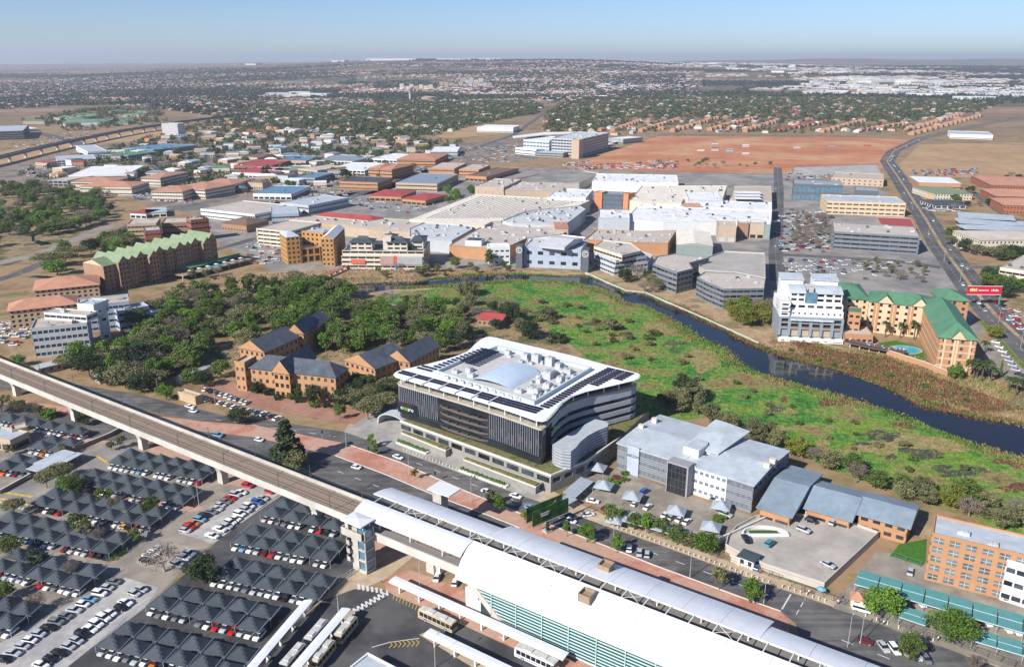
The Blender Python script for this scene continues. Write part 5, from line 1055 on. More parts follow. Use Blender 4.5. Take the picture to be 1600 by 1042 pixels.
# ================================================================ GREY OFFICE WITH SIGN PANEL
def grey_office():
    h = 10.6; p = rect((965,692),(1178,758),(1217,700), h); OCC.append(ccw(p)); a, b, c, d = p; rz = math.atan2(b.y-a.y,b.x-a.x); w = (b-a).length; dep = (c-b).length
    r = thing('office_building', 'grey louvred office with blue sign panel and glass entrance portal', 'building', (a.x,a.y,0), rz)
    mg, mw = MB(), MB(); mg.box(.3,w-.3,.3,dep-.3,0,h)
    gl = mat('office_pale_glass',(.16,.19,.21),.15,.4,.5,spec=.7)
    seg = [(0,.09,mg),(.18,.43,mg),(.585,.82,mw),(.82,1,mg)]
    for f0, f1, M_ in seg: facade(r, M_, (f0*w,0),(f1*w,0), 0, h, 3, 2.2 if M_ is mw else 1.9, 1.4, 1.3, 1.15, gl, 'punched', 270)
    mg.box(.09*w,.18*w,0,.3,0,h); mg.box(.43*w,.585*w,0,.3,0,h)
    facade(r, mg, (w,0),(w,dep), 0, h, 3, 4, 2.4, 1.3, 1.1, glass, 'punched', 270); facade(r, mg, (0,dep),(0,0), 0, h, 3, 4, 2, 1.3, 1.1, glass, 'punched', 270)
    mg.box(0,w,dep-.3,dep,0,h)
    lou = mat('office_louvre',(.34,.36,.39),.5,.05,1)
    mg.obj('wall', wallmat('charcoal_panel',(.17,.18,.20)), r); mw.obj('white_wall', WM['white'], r)
    for f0, f1 in ((0,.09),(.18,.43),(.82,1)):
        for k in range(13):
            z = .5+k*.8
            if (z % 3.53) < 1.05 or (z % 3.53) > 2.5: m = MB(); m.box(f0*w+.05,f1*w-.05,-.16,-.01,z,z+.14); m.obj('louvre', lou, r)
    m = MB(); m.box(.09*w,.18*w,-.7,-.02,0,h+.9); m.obj('sign_panel', mat('sign_blue_grey',(.40,.45,.54),.5), r)
    me = text_mesh('AECOM', 1.5, .08); me.materials.append(dark_steel); o = link('sign_letters', me, r, (.135*w,-.78,7.6)); o.rotation_euler = (math.pi/2,0,0)
    m = MB(); x0, x1 = .43*w, .585*w; h_ = h; h = h+.7; m.box(x0,x1,-4.2,.4,h+.1,h+.7); m.box(x1-.6,x1,-4.2,.4,0,h+.1); m.box(x0,x0+.3,-4.2,.4,0,h+.1); m.obj('portal', wallmat('portal_panel',(.30,.29,.31)), r)
    m = MB(); m.box(x0+.3,x1-.6,-3.8,-3.7,.1,h+.1); m.obj('portal_glass', mat('portal_glass',(.02,.022,.026),.08,.3,.3,spec=.8), r)
    m = MB()
    for k in range(1,5): xx = x0+.3+(x1-x0-.9)*k/5; m.box(xx-.05,xx+.05,-3.86,-3.8,.1,h)
    for k in range(1,4): m.box(x0+.3,x1-.6,-3.86,-3.801,h*k/4-.05,h*k/4+.05)
    m.obj('portal_mullion', dark_steel, r); h = h_
    rm = RM['lgrey']
    for x0, x1, y0, y1 in ((-.4,.5*w,-.4,.48*dep),(-.2,.42*w,.49*dep,dep+.4),(.6*w,w+.4,-.4,.48*dep),(.6*w,w+.3,.49*dep,dep+.4)):
        m = MB(); z0 = h+.1; zr = h+1.3; yy = .485*dep; za, zb = (z0, zr) if y0 < .1*dep else (zr-.15, z0)
        m.add([(x0,y0,za),(x1,y0,za),(x1,y1,zb),(x0,y1,zb),(x0,y0,za-.35),(x1,y0,za-.35),(x1,y1,zb-.35),(x0,y1,zb-.35)], [(0,1,2,3),(7,6,5,4),(0,4,5,1),(1,5,6,2),(2,6,7,3),(3,7,4,0)]); m.obj('roof', rm, r)
    m = MB(); m.box(.5*w,.6*w,-.2,.3*dep,h,h+.3); m.obj('valley_roof', rm, r)
    # raised lantern
    m = MB(); x0, x1, y0, y1 = .42*w,.66*w,.34*dep,dep+.8; z = h+1.6
    m.box(x0+.6,x1-.6,y0+1,y1-.8,h,z); m.obj('lantern_wall', WM['white'], r)
    m = MB(); m.add([(x0,y0,z),(x1,y0,z+.2),(x1+2.5,y1,z+1.6),(x0+1,y1,z+2.6),((x0+x1)/2,y1-1,z+3.0),(x0,y0,z-.3),(x1,y0,z-.1),(x1+2.5,y1,z+1.3),(x0+1,y1,z+2.3)], [(0,1,4),(1,2,4),(2,3,4),(3,0,4),(0,5,6,1),(1,6,7,2),(2,7,8,3),(3,8,5,0)]); m.obj('lantern_roof', RM['lgrey'], r)
    m = MB(); x, y = .50*w, .30*dep; N = 10; pts = [(x-3,y-3.4),(x+3,y-3.4)]+[(x+3*math.cos(math.pi*k/N), y+3.5+3*math.sin(math.pi*k/N)) for k in range(N+1)]
    m.prism(pts, h-.1, h+3.1); m.obj('stair_head', WM['white'], r); m = MB(); m.prism(inset(pts,.3), h+3.1, h+3.2); m.obj('stair_head_roof', RM['lgrey'], r)
    for x, y in ((.03*w,.46*dep),(.05*w,.72*dep),(w-1,.42*dep),(w-.6,.55*dep)): m = MB(); m.box(x-1,x+1,y-.7,y+.7,h-.5,h+2.4); m.box(x-1.1,x+1.1,y-.8,y+.8,h+2.4,h+2.6); m.obj('chimney', WM['cream'], r)
grey_office()
# ================================================================ concrete car-park deck and ramp
def pdeck():
    h = 1.7; px = [(1133,853),(1150,862),(1196,884),(1263,906),(1288,914),(1373,834),(1341,822),(1308,811),(1255,806),(1216,802),(1180,808),(1150,824),(1136,840)]
    pts = [G(x, y, h) for x, y in px]; OCC.append(ccw(pts)); polybld('parking_deck','pale concrete parking deck with curved ramp in front of slate-blue roofs','parking deck', pts, h, 0, None, 'conc', mat('deck_concrete',(.44,.40,.35),.85,.12,.25,col2=(.36,.33,.29),s2=.09), par=.9)
    rr = thing('ramp_wall', 'curved brick and white ramp wall on the parking deck', 'wall', G(1196,838,h)); m = MB(); N = 16
    for j in range(N):
        a0, a1 = math.pi*(.05+.9*j/N), math.pi*(.05+.9*(j+1)/N); m.prism([(7.5*math.cos(a0),5*math.sin(a0)),(7.5*math.cos(a1),5*math.sin(a1)),(6.9*math.cos(a1),4.5*math.sin(a1)),(6.9*math.cos(a0),4.5*math.sin(a0))], .05, 1.1)
    m.box(-7.4,7.4,-.2,.3,.05,1.0); m.obj('wall', WM['white'], rr); m = MB(); m.box(-4.5,4.5,.6,3.2,.05,.35); m.obj('planting', MATS['hedge_leaf'], rr)
pdeck()
# ================================================================ shade carports
net = mat('shade_net', (.040,.052,.064), .75, .16, .5, objrand=.16)
def pyr(wd, dp, h0, h1):
    m = MB(); n = 5; v = []
    def z(a, b): k = max(abs(a), abs(b)); return h0+(h1-h0)*(1-k)**1.12
    K = 8
    for i in range(K+1):
        for j in range(K+1):
            a, b = -1+2*j/K, -1+2*i/K; v.append((a*wd/2, b*dp/2, z(a,b)))
    m.add(v, [(i*(K+1)+j, i*(K+1)+j+1, (i+1)*(K+1)+j+1, (i+1)*(K+1)+j) for i in range(K) for j in range(K)]); return m
CARROWS = []
def carport_row(label, p0, p1, n, back=True, skip=(), side=1):
    a, b = G(*p0, 5.0), G(*p1, 5.0); d = (b-a); L = d.length/(n-1); d = d.normalized(); nn = Vector((-d.y,d.x,0))
    rz = math.atan2(d.y, d.x); r = thing('shade_carport', label, 'carport', (a.x,a.y,.05), rz, None)
    pm = pyr(L*.99, 5.3, 2.25, 5.0); me = bpy.data.meshes.new('canopy'); me.from_pydata(pm.v, [], pm.f); me.materials.append(net)
    pole = MB(); pole.tube((-L/2,-2.8,0),(-L/2,-2.8,2.5),.07); pole.tube((-L/2,-2.9,2.5),(-L/2,2.9,3.0),.11,None,4); po = bpy.data.meshes.new('post'); po.from_pydata(pole.v, [], pole.f); po.materials.append(steel)
    for row in range(2 if back else 1):
        for k in range(n):
            if (k, row) in skip: continue
            o = link('canopy', me, r, (k*L, row*5.7, rnd.uniform(-.06,.06))); o.rotation_euler = (rnd.uniform(-.025,.025),rnd.uniform(-.02,.02),math.pi if row else 0); o.scale = (1,1,rnd.uniform(.93,1.05))
            link('post', po, r, (k*L, row*5.7, 0))
        link('post', po, r, (n*L, row*5.7, 0))
    CARROWS.append((a-d*L*.45-nn*.7, d, nn, L*(n-.1), rz, 'front', label)); 
    if back: CARROWS.append((a-d*L*.45+nn*6.6, d, nn, L*(n-.1), rz, 'back', label))
CR = [('double shade-net carport row beside the fence and bus walkway',(253,929.5),(393,961),5,True),('double shade-net carport row at the bottom of the asphalt lot',(176,990),(356,1031),6,True),
 ('double shade-net carport row beside the big round tree',(351,885),(487,913),5,True),('double shade-net carport row facing the stair tower',(382,831.5),(506,855.5),5,True),
 ('double shade-net carport row under the last viaduct pier',(428,790),(522,809),4,True),('double shade-net carport row beside the yellow access lane',(186,710),(309,732.5),6,True),
 ('double shade-net carport row along the red brick lane',(129,740),(280,770),7,True),('double shade-net carport row with a yellow car at its end',(66,773),(226.5,803),7,True),
 ('double shade-net carport row behind the gravel island',(-6,810),(163.5,843.5),7,True),('double shade-net carport row beside the lower gravel strip',(3,871),(118,897),5,True),
 ('short shade-net carport at the lower lot corner',(-45,945),(12,958),3,True),('single shade-net carport row below the slip road',(16,645),(123,664),6,False),
 ('small shade-net carport behind the tan gatehouse',(64,687),(91,691),2,True),('small shade-net carport beside the pale metal roofs',(9,718),(37,721),2,True)]
for c in CR: carport_row(*c)
def gcarport(name, label, px0, px1, wd, h, mt, n=1, group=None):
    a, b = G(*px0, h), G(*px1, h); d = (b-a); L = d.length; r = thing(name, label, 'carport', (a.x,a.y,.05), math.atan2(d.y,d.x), group)
    for k in range(n):
        m = MB(); x0, x1 = L*k/n+.15, L*(k+1)/n-.15; m.add([(x0,0,h),(x1,0,h),(x1,wd,h+.5),(x0,wd,h+.5),(x0,0,h-.12),(x1,0,h-.12),(x1,wd,h+.38),(x0,wd,h+.38)], [(0,1,2,3),(7,6,5,4),(0,4,5,1),(1,5,6,2),(2,6,7,3),(3,7,4,0)]); m.obj('roof_panel', mt, r)
        m = MB(); m.tube((x0,.6,0),(x0,.6,h),.09); m.tube((x0,wd-.6,0),(x0,wd-.6,h+.3),.09); m.obj('post', steel, r)
        m = MB(); m.box(x0-.15,x1+.15,-.1,.0,h-.2,h+.05); m.box(x0,x1,wd*.48,wd*.52,h+.27,h+.33); m.obj('edge_beam', mat('pale_blue_steel',(.45,.58,.66),.4), r)
    return r
teal = mat('teal_net',(.09,.26,.25),.7,.1,.6,wave=(1.2,.06))
gcarport('shade_carport','long teal shade carport below the orange brick office',(1335,912),(1640,1000),7.6,3,teal,8)
gcarport('shade_carport','teal shade carport strip behind the round clipped tree',(1404,963),(1446,977),5,3,teal,1); gcarport('shade_carport','teal shade carport strip along the avenue fence',(1518,1000),(1640,1036),5,3,teal,3)
for k, (p, wdt) in enumerate([(((36,731),(58,737)),17),(((62,737),(72,739)),17)]):
    a, b = G(*p[0],3.2), G(*p[1],3.2); d = (b-a).normalized(); rr = thing('carport', ['wide pale metal carport roof at the exit lane','narrow pale metal carport roof at the exit lane'][k], 'carport', (a.x,a.y,.05), math.atan2(d.y,d.x)); L = (b-a).length
    m = MB(); m.box(0,L,0,wdt,3.0,3.2); m.obj('roof_panel', RM['lgrey'], rr)
    for x in (.3,L-.3):
        for y in (.3,wdt/2,wdt-.3): m = MB(); m.tube((x,y,0),(x,y,3.0),.09); m.obj('post', steel, rr)
sh = mat('grey_shade_cloth',(.34,.38,.42),.7,.08,.5)
def tent(label, x, y, s=4.6, h0=2.4, h1=4.6):
    c = G(x, y); r = thing('shade_tent', label, 'shade tent', (c.x,c.y,.1), VANG+.2, 'grey shade tents in the office car park'); pyr(s*1.5, s*1.5, h0, h1).obj('cloth', sh, r)
    for sx in (-1,1):
        for sy in (-1,1): m = MB(); m.tube((sx*s*.74,sy*s*.74,0),(sx*s*.74,sy*s*.74,h0),.06); m.obj('post', steel, r)
TL = 'grey pyramid shade tent in the car park of the grey office'
for x, y in ((943,768),(988,785),(1056,808),(1110,833),(1126,800),(933,740),(960,822),(990,818)): tent(TL, x, y, 4.2 if y < 815 or x > 1050 else 3.8)
for a, b, wdt, l in [((899,777),(927,752),5,'long grey shade cloth roof beside the headquarters'),((968,812),(1090,846),4.5,'long grey shade cloth roof behind the street trees'),((884,790),(902,780),4,'short white canopy roof beside the gate')]:
    gcarport('shade_carport', l, a, b, wdt, 2.7, sh, 3)
# gatehouse etc.
bld('gatehouse','tan concrete gatehouse frame beside the upper car park',(19,674),(42,669),(40,661), 5, 1,'shop','tan','tan', cat='gatehouse'); bld('gatehouse','low tan office with pale roof at the left car park',(-30,681),(16,690),(14,670), 4.5, 1,'shop','tan','lgrey', cat='gatehouse')
bld('guard_hut','small terracotta-tiled guard hut at the compound gate',(1330,934),(1350,938),(1352,928), 3.2, 1,'punched','cream','terracotta', cat='guard hut', hip=HIP(1.4), over=.3)
bld('guard_hut','dark-roofed white guard hut at the parking deck gate',(1154,868),(1178,877),(1190,868), 3.2, 1,'punched','white','dark', cat='guard hut', par=0)
bld('guard_hut','tan plastered wall hut at the park gate',(277,613),(305,622),(308,615), 3.4, 0,None,'beige','sand', cat='guard hut')
# ================================================================ VEHICLES
PAINT = dict(white=(.78,.78,.77), silver=(.46,.48,.50), grey=(.17,.18,.19), black=(.018,.018,.02), red=(.48,.02,.02), blue=(.03,.11,.36), lightblue=(.16,.34,.46), orange=(.62,.16,.02), yellow=(.75,.40,.02), maroon=(.16,.015,.02), teal=(.05,.28,.34), green=(.03,.25,.10))
def paint(c): return mat('paint_'+c, PAINT[c], .22, .02, 1, spec=.6)
carglass = mat('car_glass', (.02,.024,.03), .08, .05, 1, spec=.8)
CARME = {}
def loft(m, secs, mi=0):
    o = len(m.v); k = 6
    for x, zb, zt, hw in secs:
        m.v += [(x,-hw*.92,zb),(x,hw*.92,zb),(x,hw,zb+(zt-zb)*.45),(x,hw*.93,zt),(x,-hw*.93,zt),(x,-hw,zb+(zt-zb)*.45)]
    for i in range(len(secs)-1):
        for j in range(k):
            a = o+i*k+j; b = o+i*k+(j+1)%k; m.f.append((a,b,b+k,a+k)); m.m.append(mi)
    m.f.append(tuple(o+j for j in range(k))); m.m.append(mi); e = o+(len(secs)-1)*k; m.f.append(tuple(e+k-1-j for j in range(k))); m.m.append(mi)
def cabin(m, b0, b1, t0, t1, z0, z1, w0, w1, mi=0):
    m.add([(b0,-w0,z0),(b1,-w0,z0),(b1,w0,z0),(b0,w0,z0),(t0,-w1,z1),(t1,-w1,z1),(t1,w1,z1),(t0,w1,z1)], [(0,1,5,4),(1,2,6,5),(2,3,7,6),(3,0,4,7),(4,5,6,7)], mi)
def car_parts(kind):
    body, gl = MB(), MB()
    if kind == 'hatch':
        loft(body, [(-1.95,.38,.80,.74),(-1.85,.28,.94,.84),(-1.2,.22,.95,.86),(.9,.22,.93,.86),(1.7,.26,.82,.83),(1.95,.36,.66,.72)])
        cabin(gl, -1.8,1.05,-1.35,.35,.92,1.42,.82,.64); cabin(body, -1.4,.40,-1.3,.28,1.42,1.48,.66,.6); L, wx = 3.9, (-1.2,1.25)
    elif kind == 'sedan':
        loft(body, [(-2.3,.40,.82,.74),(-2.2,.30,.92,.84),(-1.4,.22,.95,.88),(1.0,.22,.92,.88),(2.0,.26,.80,.85),(2.28,.36,.64,.72)])
        cabin(gl, -1.65,1.1,-1.05,.35,.92,1.40,.84,.64); cabin(body, -1.1,.40,-1.0,.28,1.40,1.46,.66,.6); L, wx = 4.55, (-1.4,1.4)
    elif kind == 'suv':
        loft(body, [(-2.2,.45,.95,.82),(-2.1,.36,1.08,.90),(-1.3,.30,1.10,.92),(1.0,.30,1.06,.92),(1.9,.34,.98,.90),(2.2,.45,.80,.80)])
        cabin(gl, -2.1,1.15,-1.85,.45,1.06,1.66,.88,.72); cabin(body, -1.9,.5,-1.8,.38,1.66,1.74,.74,.68); L, wx = 4.4, (-1.35,1.35)
    else:       # pickup
        loft(body, [(-2.5,.50,.98,.82),(-2.4,.40,1.05,.88),(1.0,.34,1.05,.90),(2.1,.38,.98,.88),(2.4,.48,.80,.78)])
        cabin(gl, -.7,1.3,-.45,.6,1.04,1.62,.84,.70); cabin(body, -.5,.65,-.42,.55,1.62,1.69,.72,.66); cabin(body, -2.35,-.75,-2.35,-.75,1.0,1.22,.84,.82); L, wx = 4.9, (-1.6,1.5)
    return body, gl, wx
def wheel_mesh(r=.32):
    m = MB(); n = 10
    for y0, y1, rr, mi in ((-.1,.1,r,0),(-.12,.12,r*.6,1)):
        o = len(m.v)
        for y in (y0,y1): m.v += [(rr*math.cos(2*math.pi*k/n), y, rr+(r-rr)+rr*math.sin(2*math.pi*k/n)) for k in range(n)]
        for k in range(n): m.f.append((o+k,o+(k+1)%n,o+n+(k+1)%n,o+n+k)); m.m.append(mi)
        m.f.append(tuple(o+k for k in range(n))); m.m.append(mi); m.f.append(tuple(o+2*n-1-k for k in range(n))); m.m.append(mi)
    return m
def tomesh(mb_, name, mats):
    me = bpy.data.meshes.new(name); me.from_pydata(mb_.v, [], mb_.f)
    for q in mats: me.materials.append(q)
    if len(mats) > 1: me.polygons.foreach_set('material_index', mb_.m)
    return me
WME = tomesh(wheel_mesh(), 'wheel', [rubber, steel]); NCAR = 0
KN = dict(hatch='hatchback', sedan='sedan', suv='sport utility car', pickup='pickup')
EXTRA = []           # cars past the limit, joined later
def car(kind, col, p, rz, place, full=True, z=.07):
    global NCAR
    key = (kind, col, full)
    if NCAR >= 296: EXTRA.append((kind, col, p, rz)); return None
    NCAR += 1
    label = f'{col} {KN[kind]} {place}'; grp = f'{col} {KN[kind]} cars {place}'
    if key not in CARME:
        b, g_, wx = car_parts(kind)
        if full: CARME[key] = (tomesh(b, 'body', [paint(col)]), tomesh(g_, 'windows', [carglass]), wx)
        else:
            o = len(b.v); b.v += g_.v; b.f += [tuple(o+i for i in f) for f in g_.f]; b.m += [1]*len(g_.f)
            for x in wx:
                for y in (-.8,.8): b.box(x-.3,x+.3,y-.08,y+.08,0,.6,2)
            CARME[key] = (tomesh(b, 'car', [paint(col), carglass, rubber]),)
    me = CARME[key]
    if full:
        r = thing('car', label, 'car', (p[0],p[1],z), rz, grp); link('body', me[0], r); link('windows', me[1], r)
        for x in me[2]:
            for y in (-.78,.78): link('wheel', WME, r, (x,y,0))
    else:
        r = tag(link('car', me[0]), label, 'car', grp); r.location = (p[0],p[1],z); r.rotation_euler = (0,0,rz)
    return r
def pcar(col, x, y, dx, dy, place, kind=None, full=True, z=.0):
    p = G(x, y, z); q = G(x+dx, y+dy, z); kind = kind or rnd.choice(['hatch','sedan','sedan','suv','hatch'])
    return car(kind, col, p, math.atan2(q.y-p.y, q.x-p.x), place, full, z+.08)
UZ = lambda a, b: (220+a/6.667, 740+b/6.667)
pl = 'parked in the left row of the upper gravel strip'
for a, b, c in [(465,605,'silver'),(505,572,'red'),(550,532,'orange'),(615,495,'lightblue'),(665,447,'black'),(735,412,'grey'),(790,380,'silver'),(830,342,'silver'),(880,305,'grey'),(930,270,'red'),(985,232,'silver'),(1045,208,'white'),(1115,140,'red'),(1150,106,'silver')]: pcar(c, *UZ(a,b), 25, 5, pl)
pl = 'parked in the right row of the upper gravel strip'
for a, b, c, k in [(745,665,'white','pickup'),(825,597,'white','pickup'),(895,568,'silver',None),(935,525,'white',None),(990,485,'white',None),(1030,437,'white','suv'),(1095,395,'silver',None),(1125,355,'white',None),(1215,310,'blue',None),(1270,270,'silver',None),(1340,200,'red',None),(1385,172,'white',None)]: pcar(c, *UZ(a,b), 25, 7, pl, k)
pl = 'parked on the gravel island with the bare tree'
for a, b, c in [(60,920,'black'),(90,872,'white'),(145,832,'white'),(195,795,'silver'),(380,962,'silver'),(455,892,'white'),(505,848,'white')]: pcar(c, *UZ(a,b), 25, 6, pl)
LZ = lambda a, b: (a/6.667, 886+b/6.667)
pl = 'parked in the left row of the lower gravel strip'
for a, b, c in [(45,980,'black'),(135,912,'silver'),(235,842,'silver'),(315,777,'white'),(405,712,'silver'),(510,648,'black'),(590,588,'grey'),(685,528,'grey'),(775,462,'silver'),(865,403,'white'),(935,350,'lightblue'),(1040,290,'white'),(1120,230,'silver'),(1195,170,'grey')]: pcar(c, *LZ(a,b), 25, 4.5, pl)
pl = 'parked in the right row of the lower gravel strip'
for a, b, c in [(430,1038,'white'),(525,975,'black'),(620,910,'black'),(715,842,'silver'),(800,782,'silver'),(860,718,'black'),(940,662,'white'),(1005,612,'white'),(1080,548,'white'),(1150,498,'white'),(1260,437,'black'),(1310,385,'white'),(1400,292,'silver'),(1475,248,'silver')]: pcar(c, *LZ(a,b), 25, 8, pl)
PAL = ['white']*22+['silver']*15+['grey']*6+['black']*5+['red']*4+['blue']*2+['lightblue','maroon','orange']
for k, (a, d, nn, L, rz, side, label) in enumerate(CARROWS):
    x = 1.2
    if side == 'back': continue
    place = 'under the '+label.replace('double ','').replace('single ','').replace('shade-net ','').replace(' row','')
    while x < L:
        if rnd.random() < .87: p = a+d*x-nn*1.0; car(rnd.choice(['hatch','sedan','hatch','suv']), rnd.choice(PAL), p, rz-math.pi/2+rnd.uniform(-.05,.05), place)
        x += 2.6
pcar('yellow', 195, 826, 25, 3, 'driving past the end of a shade row', 'sedan')
for c, a, b, dx, dy, pl_ in [('white',297,637,10,2,'driving towards the viaduct'),('white',302,644,10,2,'driving towards the viaduct'),('lightblue',341,682,12,2.5,'driving in the shade of the viaduct'),('white',405,689,10,2,'driving past the tall pine'),('white',557,732,12,3,'driving on the lower carriageway'),('white',622,716,10,4,'passing the headquarters'),('white',761,770,10,3.6,'passing the headquarters'),('white',806,777,10,3.2,'near the headquarters car park ramp'),('lightblue',829,795,10,3,'beside the green billboard'),('black',885,806,10,3,'behind the green billboard'),('white',892,816,10,3.2,'behind the green billboard'),('white',919,806,12,-2,'turning out of the office gate'),('maroon',946,796,8,-5,'leaving the office gate'),('white',926,785,12,2,'inside the office gate'),
    ('white',983,859,1,-10,'parked across the avenue kerb'),('silver',999,865,1,-10,'parked across the avenue kerb'),('silver',1011,868,1,-10,'parked across the avenue kerb'),('maroon',966,749,10,4,'beside round bushes in the office car park'),('blue',1007,770,10,-6,'in the office car park'),('white',992,789,8,-7,'under a shade tent'),('white',1012,794,8,-7,'beside a shade tent'),('white',1040,806,8,-7,'beside a shade tent'),('silver',1049,810,8,-7,'under a shade tent'),('white',1062,813,8,-7,'under a shade tent'),('white',1073,817,8,-7,'beside a shade tent'),('grey',1116,781,8,-5,'parked at the grey office wall'),('silver',1134,806,10,4,'under the last shade tent')]:
    pcar(c, a, b, dx, dy, pl_)
for c, a, b, dx, dy, pl_ in [('black',1165,844,4,6,'on the curved ramp of the parking deck'),('teal',1202,851,8,-7,'on the parking deck below the ramp'),('black',1267,815,10,3,'at the porch on the parking deck'),('silver',1255,830,10,4,'in the middle of the parking deck'),('silver',1301,818,6,-6,'at the back of the parking deck'),('silver',1293,884,10,5,'at the wall of the parking deck')]: pcar(c, a, b, dx, dy, pl_, z=2.3)
for c, a, b, dx, dy, pl_ in [('silver',1422,895,2,-10,'driving in the teal carport compound'),('grey',1573,934,1,-10,'parked at the orange brick office'),('white',1438,944,6,8,'between the teal carports'),('black',1527,972,6,8,'between the teal carports'),('white',1542,974,6,8,'between the teal carports'),('white',1573,984,6,8,'between the teal carports'),('white',1588,988,6,8,'between the teal carports'),('maroon',1351,1004,10,3,'on the round brick island'),('silver',1380,1013,6,8,'parked at the brick island'),('white',1397,1017,6,8,'parked at the brick island'),('grey',1446,1032,6,8,'waiting under the street tree'),('silver',1428,1028,8,3,'waiting under the street tree'),('blue',1183,888,6,-8,'at the deck gate boom'),('white',683,904,3,-9,'under the station wall'),('white',711,912,3,-9,'under the station wall')]: pcar(c, a, b, dx, dy, pl_)
for k in range(9): pcar(rnd.choice(PAL), 322+k*8+rnd.uniform(-1,1), 610+k*2.6, 5, -4, 'parked below the slate-roofed brick office')
for k in range(12): pcar(rnd.choice(PAL), 312+k*11, 623+k*2.9+rnd.uniform(-1,1), 6, -3, 'parked along the brick office drive')
for k in range(8): pcar(rnd.choice(PAL), 1556+k*5.2, 536+k*7.2, 9, 2, 'parked beside the hotel palms')
NEARCARS = NCAR
def bus(label, s, t, rz, col):
    p = V(s, t); r = thing('bus', label, 'bus', (p.x,p.y,.1), rz, None); L, W_, H_ = (11.8 if 'shelter' not in label else 8.6), 2.5, 3.0
    m = MB(); m.box(-L/2,L/2,-W_/2,W_/2,.35,1.35); m.box(-L/2+.1,L/2-.1,-W_/2+.05,W_/2-.05,2.55,H_); m.box(-L/2,-L/2+.5,-W_/2,W_/2,1.35,2.55)
    for k in range(int(L/1.45)): x = -L/2+.5+k*1.5; m.box(x-.07,x+.07,-W_/2,W_/2,1.35,2.55)
    m.obj('body', mat('bus_'+col, dict(gold=(.50,.40,.24), white=(.74,.74,.72), grey=(.45,.47,.48))[col], .3), r)
    m = MB(); m.box(-L/2+.2,L/2-.03,-W_/2+.04,W_/2-.04,1.3,2.6); m.obj('windows', carglass, r)
    m = MB(); m.box(-L/2+.3,L/2-.3,-W_/2+.25,W_/2-.25,H_,H_+.14); m.box(-3.5,-1,-.8,.8,H_+.14,H_+.4); m.box(1.5,3.2,-.8,.8,H_+.14,H_+.38); m.obj('roof', mat('bus_roof',(.52,.51,.47),.6,.2,.6), r)
    m = MB(); m.box(-L/2+.5,L/2-.5,-W_/2-.02,-W_/2-.005,.75,.95); m.box(-L/2+.5,L/2-.5,W_/2+.005,W_/2+.02,.75,.95); m.obj('stripe', mat('bus_stripe',(.05,.08,.35),.4), r)
    for x in (-L*.29,L*.3):
        for y in (-1.12,1.12): w_ = link('wheel', WME, r, (x,y,-.05)); w_.scale = (1.5,1.5,1.5)
def STr(x, y): return ST(x, y)
bus('gold and black city bus at the red brick platform', *ST(684,975), VANG, 'gold'); bus('white city bus with blue stripe at the platform end', *ST(838,1036), VANG, 'white')
ang = math.atan2(*( (V(53,-62)-V(44.2,-29.4)).yx ))
bus('grey-roofed bus in the shelter shadow nearest the crossing', 48.6, -34.2, ang, 'gold'); bus('grey-roofed bus parked behind another in the shelter shadow', 50.8, -44.4, ang, 'gold')
bus('pale bus half hidden behind the slanting shelter', 43.2, -39.5, ang, 'grey'); bus('pale bus parked at the lower end of the slanting shelter', 45.4, -49.5, ang, 'grey')
# minibus taxi at the compound gate
p = G(1346,955); r = thing('minibus', 'white minibus taxi at the compound gate', 'minibus', (p.x,p.y,.1), VANG+.1); m = MB(); loft(m, [(-2.4,.4,1.2,.85),(-2.35,.35,1.2,.86),(2.0,.35,1.15,.86),(2.4,.45,.85,.75)]); cabin(m, -2.35,1.7,-2.3,1.1,1.9,2.0,.82,.75); m.obj('body', paint('white'), r); m = MB(); cabin(m, -2.35,2.0,-2.3,1.2,1.15,1.9,.84,.80); m.obj('windows', carglass, r)
for x in (-1.5,1.5):
    for y in (-.8,.8): link('wheel', WME, r, (x,y,0))
# ================================================================ BILLBOARDS, LAMPS, BOLLARDS, FENCES
def billboard():
    c = V(65.6,39.5); r = thing('billboard', 'big dark green double billboard on one post over the median', 'billboard', (c.x,c.y,.05), VANG+math.radians(72)); gm2 = mat('billboard_green',(.012,.05,.03),.5)
    m = MB(); m.tube((0,0,0),(0,0,6.5),.55,None,10); m.obj('post', gm2, r); m = MB(); m.box(-1.2,1.2,-1.2,1.2,0,.6); m.obj('footing', concrete, r)
    for sgn in (-1,1):
        m = MB(); m.box(-7.5,7.5,sgn*1.5-.12,sgn*1.5+.12,5.2,10.4); m.obj('panel', mat('billboard_face',(.012,.055,.022),.5,.6,.25,col2=(.06,.16,.02),s2=.35), r)
        m = MB(); m.box(-7.7,7.7,sgn*1.5-.2,sgn*1.5+.2,4.9,5.2); m.obj('walkway', steel, r)
    m = MB()
    for k in range(7): x = -6.6+k*2.2; m.tube((x,-1.4,10.4),(x,1.4,10.4),.06,None,4); m.tube((x,-1.4,5.2),(x,1.4,10.4),.05,None,4)
    m.tube((-7.5,0,10.6),(7.5,0,10.6),.06,None,4); m.obj('frame', gm2, r)
    m = MB()
    for k, (x0, x1, z) in enumerate([(-4.2,-.6,8.3),(-4.0,-1,7.5)]): m.box(x0,x1,-1.68,-1.63,z,z+.42)
    m.obj('lettering', white, r)
billboard()
